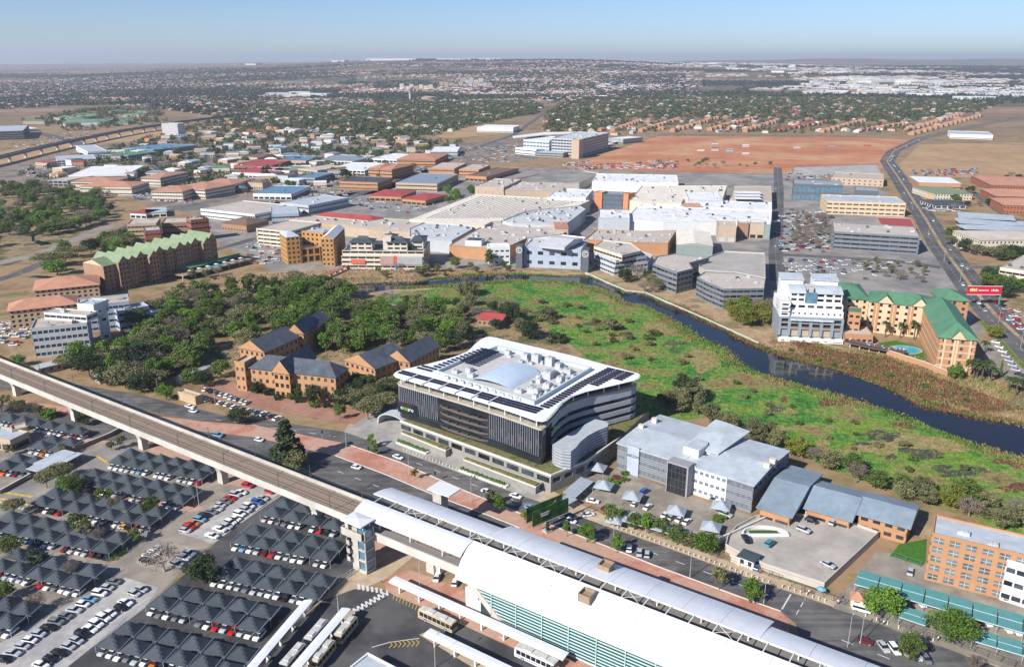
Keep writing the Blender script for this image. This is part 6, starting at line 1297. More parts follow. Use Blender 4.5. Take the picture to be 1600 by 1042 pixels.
def redboard():
    c = G(1560,478); r = thing('billboard', 'long red billboard on a green post over the highway', 'billboard', (c.x,c.y,.05), -.03); H0 = 7.5
    m = MB(); m.tube((0,0,0),(0,0,13),.5,None,10); m.obj('post', RM['green'], r)
    m = MB(); m.box(-21,-.2,-.8,-.5,H0,H0+5.2); m.obj('panel', mat('billboard_red',(.55,.01,.03),.5,.05), r)
    m = MB(); m.box(-21.2,0,-.85,-.45,H0-.25,H0); m.box(-21.2,0,-.85,-.45,H0+5.2,H0+5.4); m.obj('frame', white, r)
    m = MB(); x = -19.6
    for wd, hg in ((1.3,1.6),(1.1,1.9),(1.2,1.5),(1,1.8)): m.box(x,x+wd*.8,-.86,-.81,H0+2.0,H0+2.0+hg); x += wd
    m.obj('emblem', mat('emblem_cream',(.72,.62,.25),.5), r)
    m = MB(); x = -14.2
    for k in range(7): m.box(x,x+.6,-.86,-.81,H0+2.2,H0+3.0); x += .9
    x = -6.6
    for k in range(5): m.box(x,x+.7,-.86,-.81,H0+2.1,H0+2.9+.5*(k % 2)); x += .95
    m.obj('lettering', white, r)
    m = MB(); m.box(-21,0,-.5,.1,H0+2,H0+2.4); m.obj('arm', RM['green'], r)
redboard()
def arches():
    c = G(1451,316); r = thing('restaurant_sign', 'yellow double arch sign beside the dark-roofed restaurant', 'sign', (c.x,c.y,.05)); m = MB()
    for cx in (-1.7,1.7):
        N = 12; pts = [(cx+1.7*math.cos(math.pi*k/N), 5.2*math.sin(math.pi*k/N)**.75+3.2) for k in range(N+1)]
        for (x0, z0), (x1, z1) in zip(pts, pts[1:]): m.tube((x0,0,z0),(x1,0,z1),.42,None,6)
    m.obj('arches', paint('yellow'), r); m = MB(); m.box(-.3,.3,-.3,.3,0,3.4); m.box(-3.4,3.4,-.25,.25,2.6,3.3); m.obj('post', paint('red'), r)
arches()
lp = thing('street_lamp', 'tall double-arm street lamp', 'street lamp', (0,0,-500)); m = MB(); m.tube((0,0,0),(0,0,9),.12,.07,6); m.obj('pole', steel, lp); m = MB(); m.tube((0,0,9),(1.6,0,9.3),.05); m.box(1.3,2.2,-.15,.15,9.25,9.4); m.obj('lamp_arm', steel, lp)
LAMPS = [(-66,44),(-30,44.5),(3,43.5),(34,40.4),(66,41.8),(88,42.6),(114,41.4),(136,41.6),(160,36),(-110,44),(-140,36)]
first = True
for s, t in LAMPS:
    o = lp if first else copy_tree(lp); first = False; o.location = V(s, t, .06); o.rotation_euler = (0,0,VANG+math.pi/2); o['label'] = 'tall grey street lamp standing on the brick median'; o['group'] = 'street lamps along the avenue'
for x, y, l in [(530,973,'street lamp beside the car park walkway'),(656,920,'street lamp at the service yard'),(680,1042,'street lamp on the island platform'),(771,972,'street lamp on the brick bus platform'),(311,790,'lamp post with yellow guards at the gravel strip'),(1344,1005,'street lamp on the round brick island')]:
    o = copy_tree(lp); o.location = G(x, y, .06); o['label'] = l; del o['group']
for k, (x, y) in enumerate([(1500,440),(1530,478),(1560,505),(1594,545),(1475,408),(1450,370),(1425,330)]):
    o = copy_tree(lp); o.location = G(x, y, .06); o['label'] = 'curved street lamp on the highway median'; o['group'] = 'street lamps along the highway'
def signal(s, t):
    r = vthing('traffic_light', 'black traffic light on the avenue', 'traffic light', s, t, .06, 'traffic lights on the avenue'); m = MB(); m.tube((0,0,0),(0,0,3.2),.07); m.obj('pole', steel, r); m = MB(); m.box(-.3,.3,-.2,.2,2.6,3.9); m.obj('head', rubber, r)
for s, t in ((-20,46.5),(14,45.2),(-46,47),(36.5,44.6)): signal(s, t)
bm = MB(); bm.tube((0,0,0),(0,0,.75),.16,.12,7); bm.tube((0,0,.75),(0,0,.95),.2,.14,7); bme = tomesh(bm, 'bollard', [concrete_pale])
def bollards(label, a, b, n):
    a, b = Vector(a), Vector(b)
    for k in range(n): o = tag(link('bollard', bme), label, 'bollard', label+' (row)'); p = a.lerp(b, k/(n-1)); o.location = (p.x,p.y,.1)
bollards('pale bollard on the sandy pavement before the grey office', V(82,53.9), V(134,52.0), 32); bollards('pale bollard on the pavement before the parking deck', V(138,52.2), V(150,52.2), 8)
bollards('pale bollard before the headquarters planters', V(-12,57.6), V(30,56.2), 26); bollards('yellow-ringed bollard on the pavement by the compound', V(161,51.8), V(178,51.0), 7)
def fence(label, pts, h=2.0, sp=2.5, m_=None):
    r = thing('fence', label, 'fence', (pts[0].x,pts[0].y,.05)); o = pts[0]; m = MB()
    for a, b in zip(pts, pts[1:]):
        L = (b-a).length; n = max(1, int(L/sp))
        for k in range(n+1):
            p = a.lerp(b, k/n)-o; q = MB(); q.box(p.x-.06,p.x+.06,p.y-.06,p.y+.06,0,h+.1); q.obj('post', m_ or dark_steel, r)
        for z in (.25,h*.5,h): m.obox((a-o).to_2d(), (b-o).to_2d(), .06, z-.04, z+.04)
        n2 = int(L/.45)
        for k in range(n2): p = a.lerp(b, k/max(1,n2))-o; m.box(p.x-.015,p.x+.015,p.y-.015,p.y+.015,.1,h)
    tag(m.obj('bars', m_ or dark_steel, r), kind='stuff')
fence('white-posted steel fence beside the sandy station footway', [G(566,886),G(512,923),G(452,984),G(400,1040)], 1.8, 4, steel)
fence('dark fence along the pavement before the grey office', [V(84,57.2), V(136,55.4)], 2.0, 3); fence('dark fence before the parking deck', [V(140,54.2), V(158,53.9)], 2.0, 3); fence('green fence beside the lawn', [G(1391,870),G(1438,886)], 2.0, 3, RM['green'])
fence('dark fence along the teal carport compound', [V(163,53.4), V(215,51)], 2.0, 3); fence('thin fence round the red field', [G(1232,269),G(1000,270)], 2.2, 12); fence('fence round the cleared gravel yard', [G(1236,276),G(1240,262),G(1372,257)], 2.2, 12)
def wall(label, pts, h, th, m_):
    r = thing('wall', label, 'wall', (pts[0].x,pts[0].y,.02)); o = pts[0]
    for a, b in zip(pts, pts[1:]): m = MB(); m.obox((a-o).to_2d(), (b-o).to_2d(), th, 0, h); m.obj('wall_panel', m_, r); m = MB(); m.obox((a-o).to_2d(), (b-o).to_2d(), th+.15, h, h+.15); m.obj('coping', concrete_pale, r)
wall('brick retaining wall with cream coping below the hotel', [G(1385,555),G(1443,574),G(1480,589)], 3, .5, WM['orange']); wall('low brown wall along the upper car park', [G(98,712),G(172,682),G(190,672)], 1.6, .4, WM['brown']); wall('low brown wall of the lower exit lane', [G(0,772),G(62,738)], 1.5, .4, WM['brown'])
wall('pale wall between grey office lot and parking deck', [G(1120,852),G(1206,812)], 2.4, .4, WM['conc']); wall('tan wall stub at the avenue entrance', [G(1140,876),G(1156,884)], 2.4, .4, WM['cream']); wall('river wall along the mall lake path', [G(915,428),G(978,456),G(1008,459),G(1100,499),G(1185,538)], 1.0, .6, concrete)
def bridge():
    a, b = G(513,434), G(546,419); d = b-a; r = thing('footbridge', 'red timber footbridge over the dry river bed', 'footbridge', (a.x,a.y,0), math.atan2(d.y,d.x)); L = d.length; red = mat('red_timber',(.40,.13,.09),.8)
    m = MB(); m.box(0,L,-1.2,1.2,2.2,2.5); m.obj('deck', red, r)
    for y in (-1.2,1.2): m = MB(); m.box(0,L,y-.06,y+.06,3.3,3.45); [m.box(L*k/14-.05,L*k/14+.05,y-.05,y+.05,2.5,3.3) for k in range(15)]; m.obj('railing', red, r)
    for k in range(4): m = MB(); m.box(L*(k+.5)/4-.3,L*(k+.5)/4+.3,-1,1,0,2.2); m.obj('support', concrete, r)
bridge()
def terrace():
    a = G(1320,542); b = G(1412,560); d = b-a; r = thing('terrace', 'dark timber terrace with café tables over the lake bank', 'terrace', (a.x,a.y,0), math.atan2(d.y,d.x)); L = d.length
    m = MB(); m.prism([(0,0),(L*.5,-2),(L,0),(L,6),(0,7)], 2.4, 2.8); m.obj('deck', mat('dark_timber',(.14,.10,.085),.85), r)
    m = MB(); m.obox((0,0),(L*.5,-2),.12,3.4,3.6); m.obox((L*.5,-2),(L,0),.12,3.4,3.6)
    for k in range(16): x = L*k/15; y = -2*(1-abs(x/L-.5)*2); m.box(x-.06,x+.06,y-.06,y+.06,2.8,3.4)
    m.obj('railing', rubber, r)
    for k in range(6): x = L*(k+.5)/6; m = MB(); m.box(x-.25,x+.25,.3,.8,0,2.4); m.obj('post', concrete, r)
    for k in range(16): x, y = rnd.uniform(1,L-1), rnd.uniform(.2,5.5); m = MB(); m.tube((x,y,2.8),(x,y,3.5),.07); m.tube((x,y,3.5),(x,y,3.56),.55,None,8); m.obj('table', white, r)
    c = G(1407,547); o = thing('swimming_pool', 'turquoise hotel pool with curved rim', 'pool', (c.x,c.y,.05)); m = MB(); pts = [(9*math.cos(t)*(1+.15*math.cos(2*t)), 6*math.sin(t)+1.2*math.sin(2*t)) for t in [2*math.pi*k/28 for k in range(28)]]; m.prism(pts, 0, .25); m.obj('water', mat('pool_water',(.05,.38,.50),.15,.05), o); m = MB(); ou = inset(pts,-.8)
    for i in range(28): m.prism([pts[i],pts[(i+1)%28],ou[(i+1)%28],ou[i]], 0, .3)
    m.obj('rim', sand_paving, o)
    patch('lawn', [(1372,536),(1400,532),(1440,545),(1445,562),(1425,566),(1385,552)], .12, MATS['lawn'], 'hotel garden lawn beside the pool')
    patch('car_park', [(1532,538),(1552,530),(1612,590),(1610,606),(1545,592)], .10, tan_paving, 'hotel car park with a row of cars')
terrace()
# ================================================================ PEOPLE (a few pixels tall)
def person_mesh(shirt, trousers):
    me0 = bpy.data.meshes.new('p'); J = dict(pel=(0,0,.92),ch=(0,0,1.28),nk=(0,0,1.5),hd=(.02,0,1.62),ht=(.02,0,1.74),sl=(0,.19,1.42),el=(.03,.26,1.15),hl=(.10,.27,.90),sr=(0,-.19,1.42),er=(-.02,-.26,1.15),hr=(.04,-.28,.88),tl=(0,.09,.86),kl=(.10,.1,.5),al=(.12,.1,.08),fl=(.26,.11,.04),tr=(0,-.09,.86),kr=(-.02,-.1,.5),ar=(-.16,-.1,.1),fr=(-.03,-.11,.04))
    R_ = dict(pel=.15,ch=.17,nk=.065,hd=.10,ht=.09,sl=.075,el=.05,hl=.045,sr=.075,er=.05,hr=.045,tl=.095,kl=.07,al=.05,fl=.04,tr=.095,kr=.07,ar=.05,fr=.04)
    E_ = ['pel ch','ch nk','nk hd','hd ht','ch sl','sl el','el hl','ch sr','sr er','er hr','pel tl','tl kl','kl al','al fl','pel tr','tr kr','kr ar','ar fr']
    ks = list(J); me0.from_pydata([J[k] for k in ks], [tuple(ks.index(q) for q in e.split()) for e in E_], []); o = bpy.data.objects.new('p', me0); C.objects.link(o)
    sk = o.modifiers.new('s','SKIN'); lay = me0.skin_vertices[0] if me0.skin_vertices else None
    if lay is None:
        at = me0.attributes
    for k, v in zip(ks, me0.skin_vertices[0].data if me0.skin_vertices else []): v.radius = (R_[k], R_[k]); v.use_root = (k == 'pel')
    sb = o.modifiers.new('u','SUBSURF'); sb.levels = 1; sb.render_levels = 1
    dg = bpy.context.evaluated_depsgraph_get(); me = bpy.data.meshes.new_from_object(o.evaluated_get(dg)); bpy.data.objects.remove(o)
    me.materials.clear()
    for q in (mat('skin',(.16,.085,.055),.6), mat('cloth_'+shirt[0], shirt[1], .85), mat('cloth_'+trousers[0], trousers[1], .85), mat('hair',(.012,.01,.01),.7)): me.materials.append(q)
    for f in me.polygons:
        z = f.center.z; x, y = f.center.x, f.center.y
        f.material_index = 3 if z > 1.66 else 0 if z > 1.50 or (abs(y) > .21 and z < 1.2 and z > .8) else 1 if z > .93 else 2
    return me
PM = []
try:
    for a, b in [((('white',(.7,.7,.7))),('navy',(.03,.04,.09))),(('red',(.45,.03,.03)),('black',(.02,.02,.02))),(('blue',(.05,.12,.4)),('khaki',(.28,.22,.13))),(('orange',(.6,.2,.03)),('blue2',(.06,.09,.2)))]: PM.append((person_mesh(a, b), a[0], b[0]))
except Exception as ex: print('people failed', ex)
if PM:
    for k, (x, y, q, pl_) in enumerate([(1257,925,1,'standing by the deck gate'),(1263,928,0,'standing by the deck gate'),(1268,930,2,'beside the blue hawker umbrella'),(1313,936,2,'at the compound gate post'),(1309,944,0,'at the compound gate post'),(1373,974,2,'crossing near the compound fence'),(1380,976,0,'crossing near the compound fence'),(1465,1001,0,'walking under the round clipped tree'),(1475,1003,2,'walking under the round clipped tree'),(1187,896,3,'holding the road sign at the avenue'),(1097,862,1,'selling goods under street trees'),(742,749,1,'walking before the headquarters wall'),(737,748,2,'walking before the headquarters wall'),(720,746,0,'on the headquarters pavement'),(596,910,0,'crossing at the bus yard'),(168,878,2,'walking between the shade rows'),(1070,853,0,'selling goods under street trees')]):
        me, sh_, tr_ = PM[q]; o = tag(link('person', me), f'person in {sh_} top and dark trousers {pl_}' if tr_ != 'khaki' else f'person in {sh_} top and khaki trousers {pl_}', 'person'); o.location = G(x, y, .1); o.rotation_euler = (0,0,rnd.uniform(0,6))
    # hawker umbrella
    p = G(1282,929); r = thing('umbrella', 'blue hawker umbrella at the deck gate', 'umbrella', (p.x,p.y,.1)); m = MB(); m.tube((0,0,0),(0,0,2.2),.04); m.obj('pole', steel, r); m = MB(); N = 8; m.add([(1.4*math.cos(2*math.pi*k/N),1.4*math.sin(2*math.pi*k/N),1.9) for k in range(N)]+[(0,0,2.4)], [(k,(k+1)%N,N) for k in range(N)]); m.obj('cover', mat('umbrella_blue',(.2,.42,.55),.7), r)
# ================================================================ VEGETATION
nr = np.random.default_rng(5)
def npmesh(name, verts, faces, mats, mi=None):
    """faces: (n,3) or (n,4) int array"""
    me = bpy.data.meshes.new(name); k = faces.shape[1]; nf = len(faces)
    me.vertices.add(len(verts)); me.vertices.foreach_set('co', np.ascontiguousarray(verts, dtype=np.float32).ravel())
    me.loops.add(nf*k); me.loops.foreach_set('vertex_index', np.ascontiguousarray(faces, dtype=np.int32).ravel())
    me.polygons.add(nf); me.polygons.foreach_set('loop_start', np.arange(0, nf*k, k, dtype=np.int32))
    for m in mats: me.materials.append(m)
    if mi is not None: me.polygons.foreach_set('material_index', np.asarray(mi, dtype=np.int32))
    me.update(calc_edges=True); return me
def leafcloud(cent, size, up=.25):
    """random leaf quads at the centres"""
    n = len(cent); d = nr.normal(size=(n,3)); d[:,2] = np.abs(d[:,2])+up; d /= np.linalg.norm(d,axis=1)[:,None]
    a = np.cross(d, nr.normal(size=(n,3))); a /= np.linalg.norm(a,axis=1)[:,None]; b = np.cross(d, a)
    s = size*(.7+.6*nr.random((n,1))); s2 = s*(.55+.4*nr.random((n,1)))
    v = np.stack([cent-a*s, cent-b*s2, cent+a*s, cent+b*s2], 1).reshape(-1,3)
    return v, np.arange(4*n).reshape(-1,4)
def crown(shape, nclump, per, leaf, r=1., h=1.):
    P_ = []
    for k in range(nclump):
        while True:
            p = nr.uniform(-1,1,3)
            q = np.linalg.norm(p)
            if q < 1 and (q > .45 or nr.random() < .25) and p[2] > -.75: break
        if shape == 'cone': p[2] = nr.uniform(-1,1); w_ = (1-p[2])/2*.95+.06; p[:2] = p[:2]/max(.2,np.linalg.norm(p[:2]))*w_*nr.random()**.4
        if shape == 'flat': p[2] = p[2]*.55+.25*(1-np.linalg.norm(p[:2]))
        cs = (.26+.2*nr.random()) if shape != 'cone' else .2
        g_ = nr.normal(size=(per,3)); g_ /= np.linalg.norm(g_,axis=1)[:,None]; g_ *= (nr.random((per,1))**.4)*cs; g_[:,2] *= .75
        P_.append(p+g_)
    P_ = np.concatenate(P_); P_ = P_*np.array([r,r,h]); return leafcloud(P_, leaf)
LEAF = dict(bright=mat('leaf_bright',(.125,.225,.03),.8,.45,.9,objrand=.25,trans=.25), mid=mat('leaf_mid',(.11,.16,.035),.8,.45,.9,objrand=.25,trans=.2), dark=mat('leaf_dark',(.042,.068,.024),.8,.4,.9,objrand=.25,trans=.15), olive=mat('leaf_olive',(.18,.18,.08),.85,.35,.9,objrand=.25,trans=.15), yellow=mat('leaf_yellow',(.19,.20,.03),.8,.35,.9,objrand=.2,trans=.2), brown=mat('twig_brown',(.20,.16,.13),.9,.3,.9,objrand=.25), palm=mat('leaf_palm',(.055,.085,.025),.7,.35,1,objrand=.2,trans=.15), straw=mat('leaf_straw',(.25,.19,.09),.9,.3,1,objrand=.2))
bark = mat('bark',(.11,.085,.065),.95,.3,2); palebark = mat('pale_bark',(.34,.31,.27),.9,.3,2)
def trunk_mesh(H, r, spread, limbs, m_, c0=.35):
    m = MB(); top = H*c0; m.tube((0,0,-.1),(0.1,0,top),r,r*.75,7)
    for k in range(limbs):
        a = 2*math.pi*k/limbs+rnd.uniform(-.4,.4); e = (spread*math.cos(a)*rnd.uniform(.5,.8), spread*math.sin(a)*rnd.uniform(.5,.8), H*rnd.uniform(.6,.85)); mid = (e[0]*.45, e[1]*.45, top+(e[2]-top)*.55)
        m.tube((0.1,0,top*.95),mid,r*.55,r*.35,5); m.tube(mid,e,r*.35,r*.1,4)
        for j in range(2): b = a+rnd.uniform(-.8,.8); m.tube(mid,(mid[0]+spread*.45*math.cos(b),mid[1]+spread*.45*math.sin(b),mid[2]+H*.2),r*.2,r*.06,4)
    return tomesh(m, 'trunk', [m_])
TREE = {}
def make_kind(kind, colour, var):
    key = (kind, colour, var)
    if key in TREE: return TREE[key]
    if kind == 'bare':
        m = MB(); m.tube((0,0,-.1),(.1,0,2.2),.28,.2,7)
        def br(p, d, L, r, dep):
            q = Vector(p)+Vector(d)*L; m.tube(p,q,r,r*.6,4,cap=False)
            if dep:
                for _ in range(3):
                    n_ = (Vector(d)+Vector((rnd.uniform(-.8,.8),rnd.uniform(-.8,.8),rnd.uniform(-.1,.5)))).normalized(); br(q,n_,L*.74,r*.6,dep-1)
        for k in range(6): a = k*1.05; br((.1,0,2.2),Vector((.8*math.cos(a),.8*math.sin(a),.9)).normalized(),1.9,.13,4)
        t = tomesh(m,'trunk',[palebark if colour == 'pale' else LEAF['brown']]); c = None
        v, f = crown('ball', 26, 40, .16, 3.6, 2.4); v[:,2] += 5; c = npmesh('crown', v, f, [LEAF['brown']])
    elif kind == 'conifer': v, f = crown('cone', 90, 40, .42, 4.2, 7.2); v[:,2] += 8.6; c = npmesh('crown', v, f, [LEAF[colour]]); t = tomesh(MB().tube((0,0,-.1),(0,0,14),.4,.06,7),'trunk',[bark])
    elif kind == 'palm':
        m = MB(); m.tube((0,0,-.1),(.2,0,6.6),.28,.2,8); t = tomesh(m,'trunk',[bark]); V_, F_ = [], []
        for k in range(34):
            a = rnd.uniform(0,6.28); el = rnd.uniform(-.7,1.1); L = rnd.uniform(1.7,2.5); pr = None
            for j in range(6):
                u = j/5; x = L*u*math.cos(el*(1-.4*u)); z = 6.7+L*u*math.sin(el)-1.1*u*u*L*.6; wd = .32*math.sin(math.pi*min(1,u*.9+.1))+.02
                p = Vector((.2+x*math.cos(a), x*math.sin(a), z)); s_ = Vector((-math.sin(a), math.cos(a), 0))*wd; o = len(V_); V_ += [tuple(p+s_+Vector((0,0,-.12))), tuple(p), tuple(p-s_+Vector((0,0,-.12)))]
                if j: F_ += [(o-3,o-2,o+1,o),(o-2,o-1,o+2,o+1)]
        c = npmesh('crown', np.array(V_), np.array(F_), [LEAF['palm']])
    else:
        sh = {'round':('ball',44,60,.30,4.2,3.6,5.4),'flat':('flat',46,60,.30,5.6,3.0,5.6),'tall':('ball',42,60,.30,3.1,4.6,6.2),'bush':('ball',26,60,.24,2.4,1.7,1.6),'willow':('ball',46,60,.3,4.2,3.2,3.6),'small':('ball',24,44,.2,1.7,2.1,3.6)}[kind]
        v, f = crown(sh[0], sh[1], sh[2], sh[3], sh[4], sh[5]); v[:,2] += sh[6]; v[:,2] = np.maximum(v[:,2], .15)
        c = npmesh('crown', v, f, [LEAF[colour]]); t = trunk_mesh(sh[6]+sh[5], .26 if kind not in ('bush','small') else .1, sh[4], 5 if kind != 'bush' else 3, bark, .35 if kind != 'bush' else .12)
    TREE[key] = (t, c); return TREE[key]
NT = {}
KH = dict(round=9., flat=8.6, tall=10.8, bush=3.3, willow=6.8, small=5.7, bare=7.6, conifer=15.8, palm=8.6)
def tree(kind, colour, p, h, label, wide=1., group=None, cat='tree', name=None):
    t, c = make_kind(kind, colour, rnd.randrange(3)); k = h/KH[kind]
    r = thing(name or {'bush':'shrub','palm':'palm_tree','conifer':'pine_tree','bare':'bare_tree','flat':'flat_crowned_tree','tall':'tall_tree','small':'street_tree','willow':'willow_tree'}.get(kind,'dark_tree' if colour == 'dark' else 'tree'), label, cat if kind != 'bush' else 'shrub', (p.x,p.y,p.z), rnd.uniform(0,6.28), group); r.scale = (k*wide,k*wide,k)  # tall, flat and dark tree names follow crown shape and colour, not species
    link('trunk', t, r); link('crown', c, r); NT[name or kind] = NT.get(name or kind,0)+1; return r
def free(p, gap=2.):
    for q in OCC:
        if inside((p.x,p.y), q): return False
    return True
def wood(px, n, mind, kinds, hr, label, group):
    W_ = [G(x, y) for x, y in px]; poly = [(p.x,p.y) for p in W_]; xs = [p[0] for p in poly]; ys_ = [p[1] for p in poly]; got = []; tr = 0
    while len(got) < n and tr < n*60:
        tr += 1; p = Vector((rnd.uniform(min(xs),max(xs)), rnd.uniform(min(ys_),max(ys_)), 0))
        if not inside((p.x,p.y), poly) or not free(p): continue
        if any((p-q).length < mind for q in got): continue
        got.append(p); kd, cl = rnd.choice(kinds)
        nm = {'bush':'shrub','bare':'leafless tree'}.get(kd,'tree'); ad = {'bright':'bright green leafy','mid':'mid green leafy','dark':'dark green dense','olive':'grey-olive','yellow':'yellow-green','brown':'brown twiggy','pale':'pale-barked'}[cl]
        tree(kd, cl, p, rnd.uniform(*hr)*(.45 if kd == 'bush' else 1), f'{ad} {nm} {label}', rnd.uniform(.85,1.25), f'{ad} {nm}s {label}')
    return got
MIX = [('round','bright')]*8+[('round','mid')]*5+[('round','dark')]*2+[('flat','olive')]*2+[('tall','bright')]*2+[('bare','brown')]*2+[('tall','mid')]*2+[('round','olive')]*3
wood([(560,655),(600,640),(615,600),(575,590),(545,600),(540,640)], 12, 5, [('flat','olive'),('round','olive'),('round','dark')], (6,9), 'between the brick drive and the headquarters', '')
wood([(395,612),(530,632),(545,640),(520,640),(400,620)], 10, 5, [('round','dark'),('bush','dark'),('bush','mid')], (5,8), 'along the front of the long brick office', '')
wood([(215,505),(262,480),(330,462),(420,452),(470,448),(540,465),(560,490),(585,520),(570,560),(520,560),(470,540),(430,560),(395,545),(350,545),(330,590),(250,590),(210,560)], 128, 5.6, MIX, (8,13.5), 'in the park around the slate-roofed offices', '')
wood([(560,490),(640,482),(700,492),(760,525),(720,545),(690,560),(640,545),(590,540)], 36, 6, MIX, (8,12.5), 'in the park beside the marsh', '')
wood([(655,470),(760,480),(850,505),(850,535),(780,520),(700,485)], 12, 9, [('round','olive'),('round','dark'),('bare','brown'),('bush','mid')], (6,10), 'on the edge of the upper marsh', '')
wood([(-30,292),(60,290),(150,302),(192,330),(168,345),(90,368),(40,378),(-30,405)], 112, 7, [('round','mid')]*3+[('round','bright')]*3+[('round','dark'),('flat','olive'),('bare','brown'),('round','olive')], (8,13), 'in the wood along the stream', '')
wood([(60,425),(100,395),(150,378),(205,372),(230,385),(165,405),(120,415),(75,440)], 20, 8, [('round','mid'),('flat','olive'),('round','bright'),('round','dark')], (8,13), 'between the road and the zigzag hotel', '')
wood([(120,572),(150,572),(180,590),(260,600),(300,560),(230,545),(170,560)], 24, 6.5, [('flat','olive'),('round','olive'),('round','bright'),('bare','brown')], (8,12), 'behind the viaduct', '')
wood([(1035,625),(1080,628),(1110,660),(1205,685),(1222,712),(1200,700),(1150,690),(1090,650),(1040,645)], 16, 6.5, [('round','olive')]*4+[('round','dark'),('tall','olive')], (6.5,9.5), 'behind the grey louvred office', '')
wood([(1218,700),(1300,728),(1380,758),(1440,772),(1520,790),(1640,820),(1640,850),(1540,825),(1450,795),(1380,775),(1300,742)], 40, 6, [('round','olive')]*3+[('round','mid')]*2+[('bare','brown')]*2+[('round','yellow'),('bush','olive')], (6,9), 'along the marsh behind the slate-blue roofs', '')
wood([(1128,478),(1160,468),(1205,480),(1215,505),(1190,522),(1150,510)], 14, 6, [('round','yellow')]*3+[('round','bright'),('bare','brown')], (7,11), 'on the lake path below the banded office', '')
wood([(962,430),(1000,435),(1040,450),(1035,465),(990,455)], 8, 6, [('round','olive'),('round','bright'),('bare','brown'),('round','dark')], (7,11), 'on the lake path below the stepped building', '')
wood([(560,425),(680,425),(790,415),(800,428),(700,432),(600,438)], 14, 8, [('round','olive'),('round','mid'),('bush','mid'),('bare','brown')], (4,8), 'on the bank below the pagoda offices', '')
wood([(290,420),(400,440),(480,445),(420,460),(330,470),(270,462)], 22, 7, [('bare','brown'),('round','olive'),('bush','olive'),('round','mid')], (4,8), 'in the dry river bed', '')
wood([(1235,335),(1300,335),(1300,390),(1235,390)], 44, 7, [('bare','brown')]*3+[('bush','olive')], (6,8), 'in the car park beside the deck office', '')
wood([(1330,410),(1450,415),(1440,445),(1380,440)], 18, 8, [('bare','brown'),('small','olive')], (5,7), 'in the car park behind the hotel', '')
wood([(1480,370),(1530,380),(1620,395),(1600,415),(1520,400),(1490,395)], 16, 7, [('round','dark'),('round','mid'),('flat','olive')], (7,11), 'beside the highway below the beige office', '')
wood([(1505,425),(1545,420),(1590,455),(1570,470),(1535,450)], 9, 7, [('round','dark'),('round','mid'),('round','bright')], (8,12), 'behind the red billboard', '')
wood([(1440,280),(1460,300),(1530,300),(1560,280),(1600,275),(1545,330),(1480,330)], 14, 10, [('round','dark'),('round','mid'),('bare','brown')], (6,9), 'around the showrooms', '')
wood([(300,215),(420,232),(560,240),(700,228),(640,262),(520,290),(380,300),(250,290),(150,262)], 70, 16, [('round','mid')]*3+[('round','dark')]*2+[('flat','olive'),('round','bright')], (7,12), 'between the shops of the commercial district', '')
wood([(690,300),(745,300),(742,312),(700,318)], 9, 7, [('round','bright')], (8,10), 'in the car park beside the cream hall', '')
wood([(1000,255),(1090,252),(1220,258),(1225,264),(1080,264),(1000,264)], 16, 12, [('bush','olive'),('bare','brown'),('round','olive')], (5,8), 'on the edge of the red field', '')
